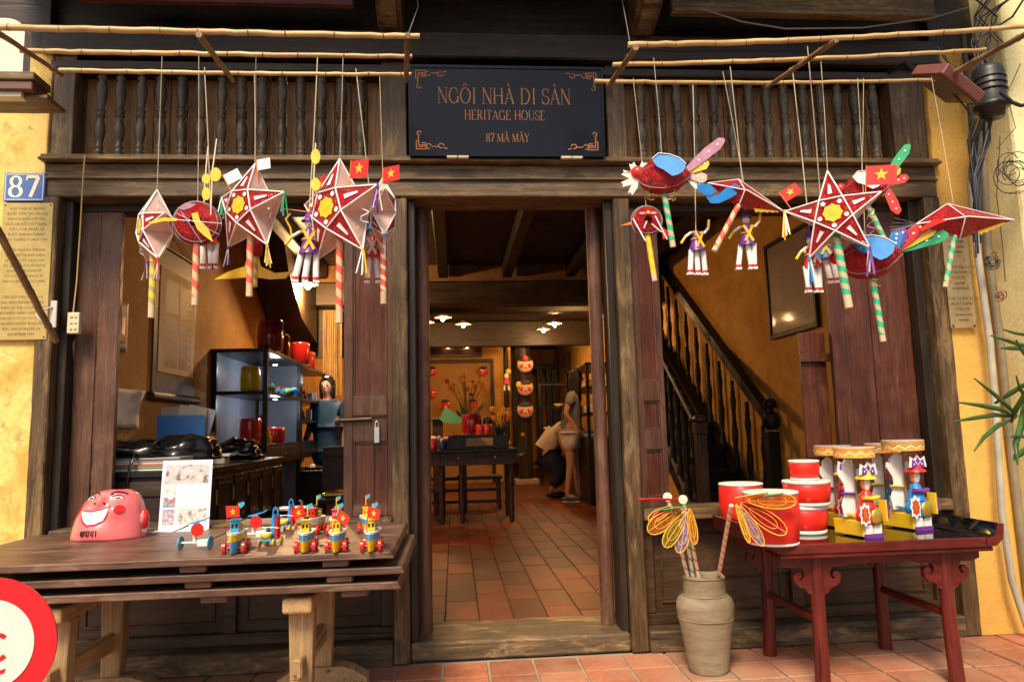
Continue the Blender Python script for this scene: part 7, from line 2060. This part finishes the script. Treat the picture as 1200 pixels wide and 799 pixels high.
def body(par, J, mat=SKN, name='body'):
    "J: dict of joints; one continuous skin from pelvis out"
    nd, ed = [], []
    def add(p, r_): nd.append((Vector(p), r_)); return len(nd)-1
    pel = add(J['pelvis'], (.13, .095)); ab = add(J['waist'], (.105, .08)); ch = add(J['chest'], (.125, .09)); nb = add(J['neckbase'], (.06, .05)); nk = add(J['neck'], .045)
    hc = Vector(J['head']); hb = add(hc-Vector((0, 0, .06)), (.058, .065)); h1 = add(hc, (.074, .088)); h2 = add(hc+Vector((0, 0, .07)), (.062, .075))
    ed += [(pel, ab), (ab, ch), (ch, nb), (nb, nk), (nk, hb), (hb, h1), (h1, h2)]
    for s_ in 'lr':
        sh = add(J['sh'+s_], .05); el = add(J['el'+s_], .038); wr = add(J['wr'+s_], .024); ed += [(ch, sh), (sh, el), (el, wr)]
        hn, he = hand(par, J['wr'+s_], Vector(J['wr'+s_])-Vector(J['el'+s_]))
        b = len(nd); nd.extend(hn[1:]); mp_ = {0: wr}
        for i in range(1, len(hn)): mp_[i] = b+i-1
        ed.extend([(mp_[x], mp_[y]) for x, y in he])
        hp = add(J['hp'+s_], .085); kn = add(J['kn'+s_], .055); cf = add(Vector(J['kn'+s_]).lerp(Vector(J['an'+s_]), .35), .05); an = add(J['an'+s_], .032)
        toe = add(Vector(J['an'+s_])+Vector(J.get('toe', (.10, 0, -.05))), (.03, .02)); ed += [(pel, hp), (hp, kn), (kn, cf), (cf, an), (an, toe)]
    return skin(name, nd, ed, mat, par, 0, 2)
def hair(par, hc, d, length=.16, rad=.098, gap=62, wave=.0):
    "cap and curtain of hair round the head, open at the face (direction d)"
    d = Vector(d); d.z = 0; d.normalize(); s = Vector((d.y, -d.x, 0)); hc = Vector(hc)+Vector((0, 0, .012))
    n, mrows = 26, 16; vs = []; fs = []
    for j in range(mrows+1):
        t = j/mrows
        for i in range(n+1):
            g_ = gap if t > .42 else gap*max(0, (t-.16)/.26)
            a = R(g_)+(2*PI-2*R(g_))*i/n
            if t < .4: q = t/.4*PI/2; rr = rad*math.sin(q); z = rad*1.22*math.cos(q)
            else: rr = rad*(1-.10*(t-.4)); z = -(t-.4)/.6*length
            rr *= 1+.03*math.sin(a*17+t*3)
            vs.append(hc+(d*math.cos(a)*1.06+s*math.sin(a)*.93)*rr-d*.012+Vector((0, 0, z)))
    for j in range(mrows):
        for i in range(n): k_ = n+1; fs.append((j*k_+i, j*k_+i+1, (j+1)*k_+i+1, (j+1)*k_+i))
    o = MB().add(vs, fs, 0, True).build('hair', HAIR, par); sd_ = o.modifiers.new('t', 'SOLIDIFY'); sd_.thickness = .012
    return o
def face(par, hc, d, up=(0, 0, 1)):
    d = Vector(d).normalized(); s = d.cross(Vector(up)).normalized(); u = Vector(up); hc = Vector(hc)
    for k in (-1, 1):
        MB().ball(tuple(hc+d*.078+s*.03*k+u*.01), (.013, .010, .007), 10, 6).build('eye', paint_cache('eye_dark', (.03, .02, .02)), par)
        MB().tube([hc+d*.082+s*(.03*k-.014)+u*.028, hc+d*.085+s*.03*k+u*.034, hc+d*.08+s*(.03*k+.014)+u*.028], .003, 6).build('eyebrow', HAIR, par)
        MB().ball(tuple(hc+s*.076*k-u*.005), (.010, .014, .022), 8, 6).build('ear', SKN, par)
    MB().tube([hc+d*.082+u*.012, hc+d*.100-u*.018, hc+d*.085-u*.022], [.007, .012, .008], 8).build('nose', SKN, par)
    MB().ball(tuple(hc+d*.078-u*.045), (.018, .010, .006), 10, 6).build('lips', paint_cache('lip', (.45, .10, .09)), par)
# woman in blue, left room, facing the camera
q = at(381, 440, 7.9)
gz = FZ
PB = thing('person', 'woman with dark bobbed hair in a blue dress looking out past the door leaf', 'person', (q.x+.03, 7.9, gz), (0, 0, R(-14)))
Hh = q.z-gz
k = Hh/1.62
V = lambda x, y, z: (x*k, y*k, z*k)
J = dict(pelvis=V(0, 0, .88), waist=V(0, 0, 1.02), chest=V(0, -.01, 1.20), neckbase=V(0, 0, 1.34), neck=V(0, -.005, 1.39), head=V(.0, -.02, 1.50), shl=V(.15, 0, 1.30), ell=V(.21, .03, 1.06), wrl=V(.20, -.04, .83), shr=V(-.15, 0, 1.30), elr=V(-.22, .02, 1.05), wrr=V(-.25, -.06, .82),
         hpl=V(.08, 0, .82), knl=V(.08, -.02, .45), anl=V(.08, 0, .08), hpr=V(-.08, 0, .82), knr=V(-.09, -.02, .45), anr=V(-.09, 0, .08), toe=(0, -.12, -.05))
body(PB, J); face(PB, J['head'], (0.05, -1, 0))
BLD = paint('blue_dress', (.006, .055, .16), .6, var=.15, ns=10)
skin('dress', [(Vector(V(0, 0, .62)), (.19, .15)), (Vector(V(0, 0, .80)), (.165, .13)), (Vector(V(0, 0, .92)), (.155, .12)), (Vector(V(0, 0, 1.05)), (.125, .10)), (Vector(V(0, -.01, 1.20)), (.145, .115)), (Vector(V(0, 0, 1.315)), (.08, .07)),
               (Vector(V(.15, 0, 1.30)), .065), (Vector(V(.20, .02, 1.10)), .058), (Vector(V(-.15, 0, 1.30)), .065), (Vector(V(-.215, .02, 1.06)), .062)], [(0, 1), (1, 2), (2, 3), (3, 4), (4, 5), (4, 6), (6, 7), (4, 8), (8, 9)], BLD, PB, 2)
hair(PB, J['head'], (0, -1, 0), .14, rad=.090)
# woman standing at the right rack, seen from the side
f0 = atz(671, 579, FZ)
Yp = 9.6
q = at(672, 433, Yp); hgt = (q.z-FZ); k = hgt/1.62
q2 = at(671, 500, Yp)
PA = thing('person', 'long haired woman in a grey T-shirt and pale shorts looking into the shelf rack', 'person', (q2.x, Yp, FZ), (0, 0, R(-18)))
J = dict(pelvis=V(-.02, 0, .88), waist=V(0, 0, 1.02), chest=V(.02, 0, 1.20), neckbase=V(.03, 0, 1.34), neck=V(.04, 0, 1.39), head=V(.075, 0, 1.49), shl=V(.02, .14, 1.29), ell=V(-.03, .17, 1.06), wrl=V(.06, .10, .93), shr=V(.02, -.15, 1.29), elr=V(-.05, -.19, 1.06), wrr=V(.06, -.16, .90),
         hpl=V(-.01, .08, .82), knl=V(.02, .09, .45), anl=V(.03, .10, .08), hpr=V(-.02, -.08, .82), knr=V(-.03, -.09, .45), anr=V(-.08, -.10, .08), toe=(.13, 0, -.05))
body(PA, J); face(PA, J['head'], (1, -.1, -.05))
TSH = paint('grey_tshirt', (.17, .16, .15), .8, var=.15); SHO = paint('beige_shorts', (.88, .80, .64), .7); SHOE = paint('dark_shoe', (.02, .02, .022), .6)
skin('tshirt', [(Vector(V(-.01, 0, .86)), (.145, .175)), (Vector(V(0, 0, 1.05)), (.115, .14)), (Vector(V(.02, 0, 1.20)), (.12, .15)), (Vector(V(.03, 0, 1.32)), (.07, .08)), (Vector(V(.02, .14, 1.29)), .07), (Vector(V(0, .165, 1.17)), .062), (Vector(V(.02, -.15, 1.29)), .07), (Vector(V(-.01, -.175, 1.16)), .062)], [(0, 1), (1, 2), (2, 3), (2, 4), (4, 5), (2, 6), (6, 7)], TSH, PA, 1)
skin('shorts', [(Vector(V(-.02, 0, .92)), (.15, .17)), (Vector(V(-.01, .08, .80)), .135), (Vector(V(.01, .085, .60)), .115), (Vector(V(-.02, -.08, .80)), .135), (Vector(V(-.025, -.085, .60)), .115)], [(0, 1), (1, 2), (0, 3), (3, 4)], SHO, PA, 0)
for a_ in ('l', 'r'):
    an = Vector(J['an'+a_]); MB().ball((an.x+.05, an.y, .035), (.135, .048, .045), 14, 8, z0=-.7).build('shoe', SHOE, PA)
    MB().box(an.x-.07, an.x+.17, an.y-.045, an.y+.045, .0, .018).build('shoe_sole', paint_cache('pale_sole', (.45, .42, .35)), PA, .01)
hair(PA, J['head'], (1, 0, 0), .30, gap=55)
# person crouching behind her
Yp = 10.3
q = at(650, 560, Yp)
PC = thing('person', 'person in a pale shirt and navy trousers bending down behind the standing woman', 'person', (q.x, Yp, FZ), (0, 0, R(-10)))
k = 1
J = dict(pelvis=V(-.13, 0, .62), waist=V(-.08, 0, .76), chest=V(.06, 0, .92), neckbase=V(.17, 0, 1.01), neck=V(.21, 0, 1.03), head=V(.30, 0, 1.06), shl=V(.10, .14, .98), ell=V(.16, .16, .74), wrl=V(.14, .12, .52), shr=V(.10, -.14, .98), elr=V(.12, -.16, .74), wrr=V(.20, -.14, .55),
         hpl=V(-.10, .09, .58), knl=V(.12, .10, .40), anl=V(-.02, .10, .08), hpr=V(-.10, -.09, .58), knr=V(.10, -.10, .38), anr=V(-.06, -.10, .08), toe=(.11, 0, -.05))
body(PC, J); face(PC, J['head'], (1, 0, -.4), (.35, 0, 1))
skin('shirt', [(Vector(V(-.14, 0, .66)), (.135, .17)), (Vector(V(-.06, 0, .80)), (.13, .16)), (Vector(V(.07, 0, .93)), (.13, .16)), (Vector(V(.16, 0, 1.0)), (.07, .08)), (Vector(V(.10, .14, .98)), .07), (Vector(V(.13, .155, .86)), .062), (Vector(V(.10, -.14, .98)), .07), (Vector(V(.11, -.155, .86)), .062)], [(0, 1), (1, 2), (2, 3), (2, 4), (4, 5), (2, 6), (6, 7)], paint('cream_shirt', (.50, .40, .28), .8), PC, 1)
NVY = paint('navy_trousers', (.012, .016, .04), .8)
skin('trousers', [(Vector(V(-.15, 0, .72)), (.17, .20)), (Vector(V(-.04, .09, .50)), .17), (Vector(V(.12, .10, .40)), .14), (Vector(V(.0, .10, .14)), .075), (Vector(V(-.04, -.09, .50)), .17), (Vector(V(.10, -.10, .38)), .14), (Vector(V(-.04, -.10, .14)), .075)], [(0, 1), (1, 2), (2, 3), (0, 4), (4, 5), (5, 6)], NVY, PC, 0)
hair(PC, J['head'], (1, 0, 0), .12)
for a_ in ('l', 'r'):
    an = Vector(J['an'+a_]); MB().ball((an.x+.05, an.y, .035), (.125, .045, .04), 14, 8, z0=-.7).build('shoe', SHOE, PC)

# ================================================================== pendant lamps
def lamp(px, py, Y, label, watt, rr=.13, room='pendant lamps hanging in the hall', top=2.93):
    p = at(px, py, Y)
    T = thing('pendant_lamp', label, 'lamp', p, group=room)
    MB().lathe([(.02, .055), (.035, .04), (.06, .03), (rr, 0), (rr, -.006), (.05, .015), (.02, .02)], n=24).build('lamp_shade', LAMPM, T)
    MB().tube([(0, 0, .05), (0, 0, top-p.z)], .004, 6).build('cord', BLK, T)
    MB().ball((0, 0, -.02), (.028, .028, .036), 12, 8).build('bulb', BULB, T)
    l = bpy.data.lights.new('bulb_light', 'POINT'); l.energy = watt; l.color = (1, .55, .22); l.shadow_soft_size = .05
    o = link(bpy.data.objects.new('bulb_light', l)); o.parent = T; o.location = (0, 0, -.075)
lamp(519, 372, 10.3, 'pendant lamp nearest the camera of the left three seen through the doorway', 14)
lamp(543, 380, 11.2, 'lowest of the lamps seen just above the dark plaque, right of its pair', 14)
lamp(500, 378, 11.5, 'pendant lamp half hidden by the left door stile', 10)
lamp(688, 350, 8.7, 'big bright pendant lamp beside the right door stile', 32, .12)
lamp(650, 379, 10.8, 'front lamp of the row of three hanging over the rear right passage', 30, .12)
lamp(637, 386, 12.0, 'middle lamp of the row of three over the rear right passage', 16, .12)
lamp(625, 393, 13.3, 'rearmost and lowest lamp of the row of three over the rear passage', 10, .12)
lamp(361, 333, 7.2, 'bright lamp hanging in the left room behind the largest star lantern', 85, .10)
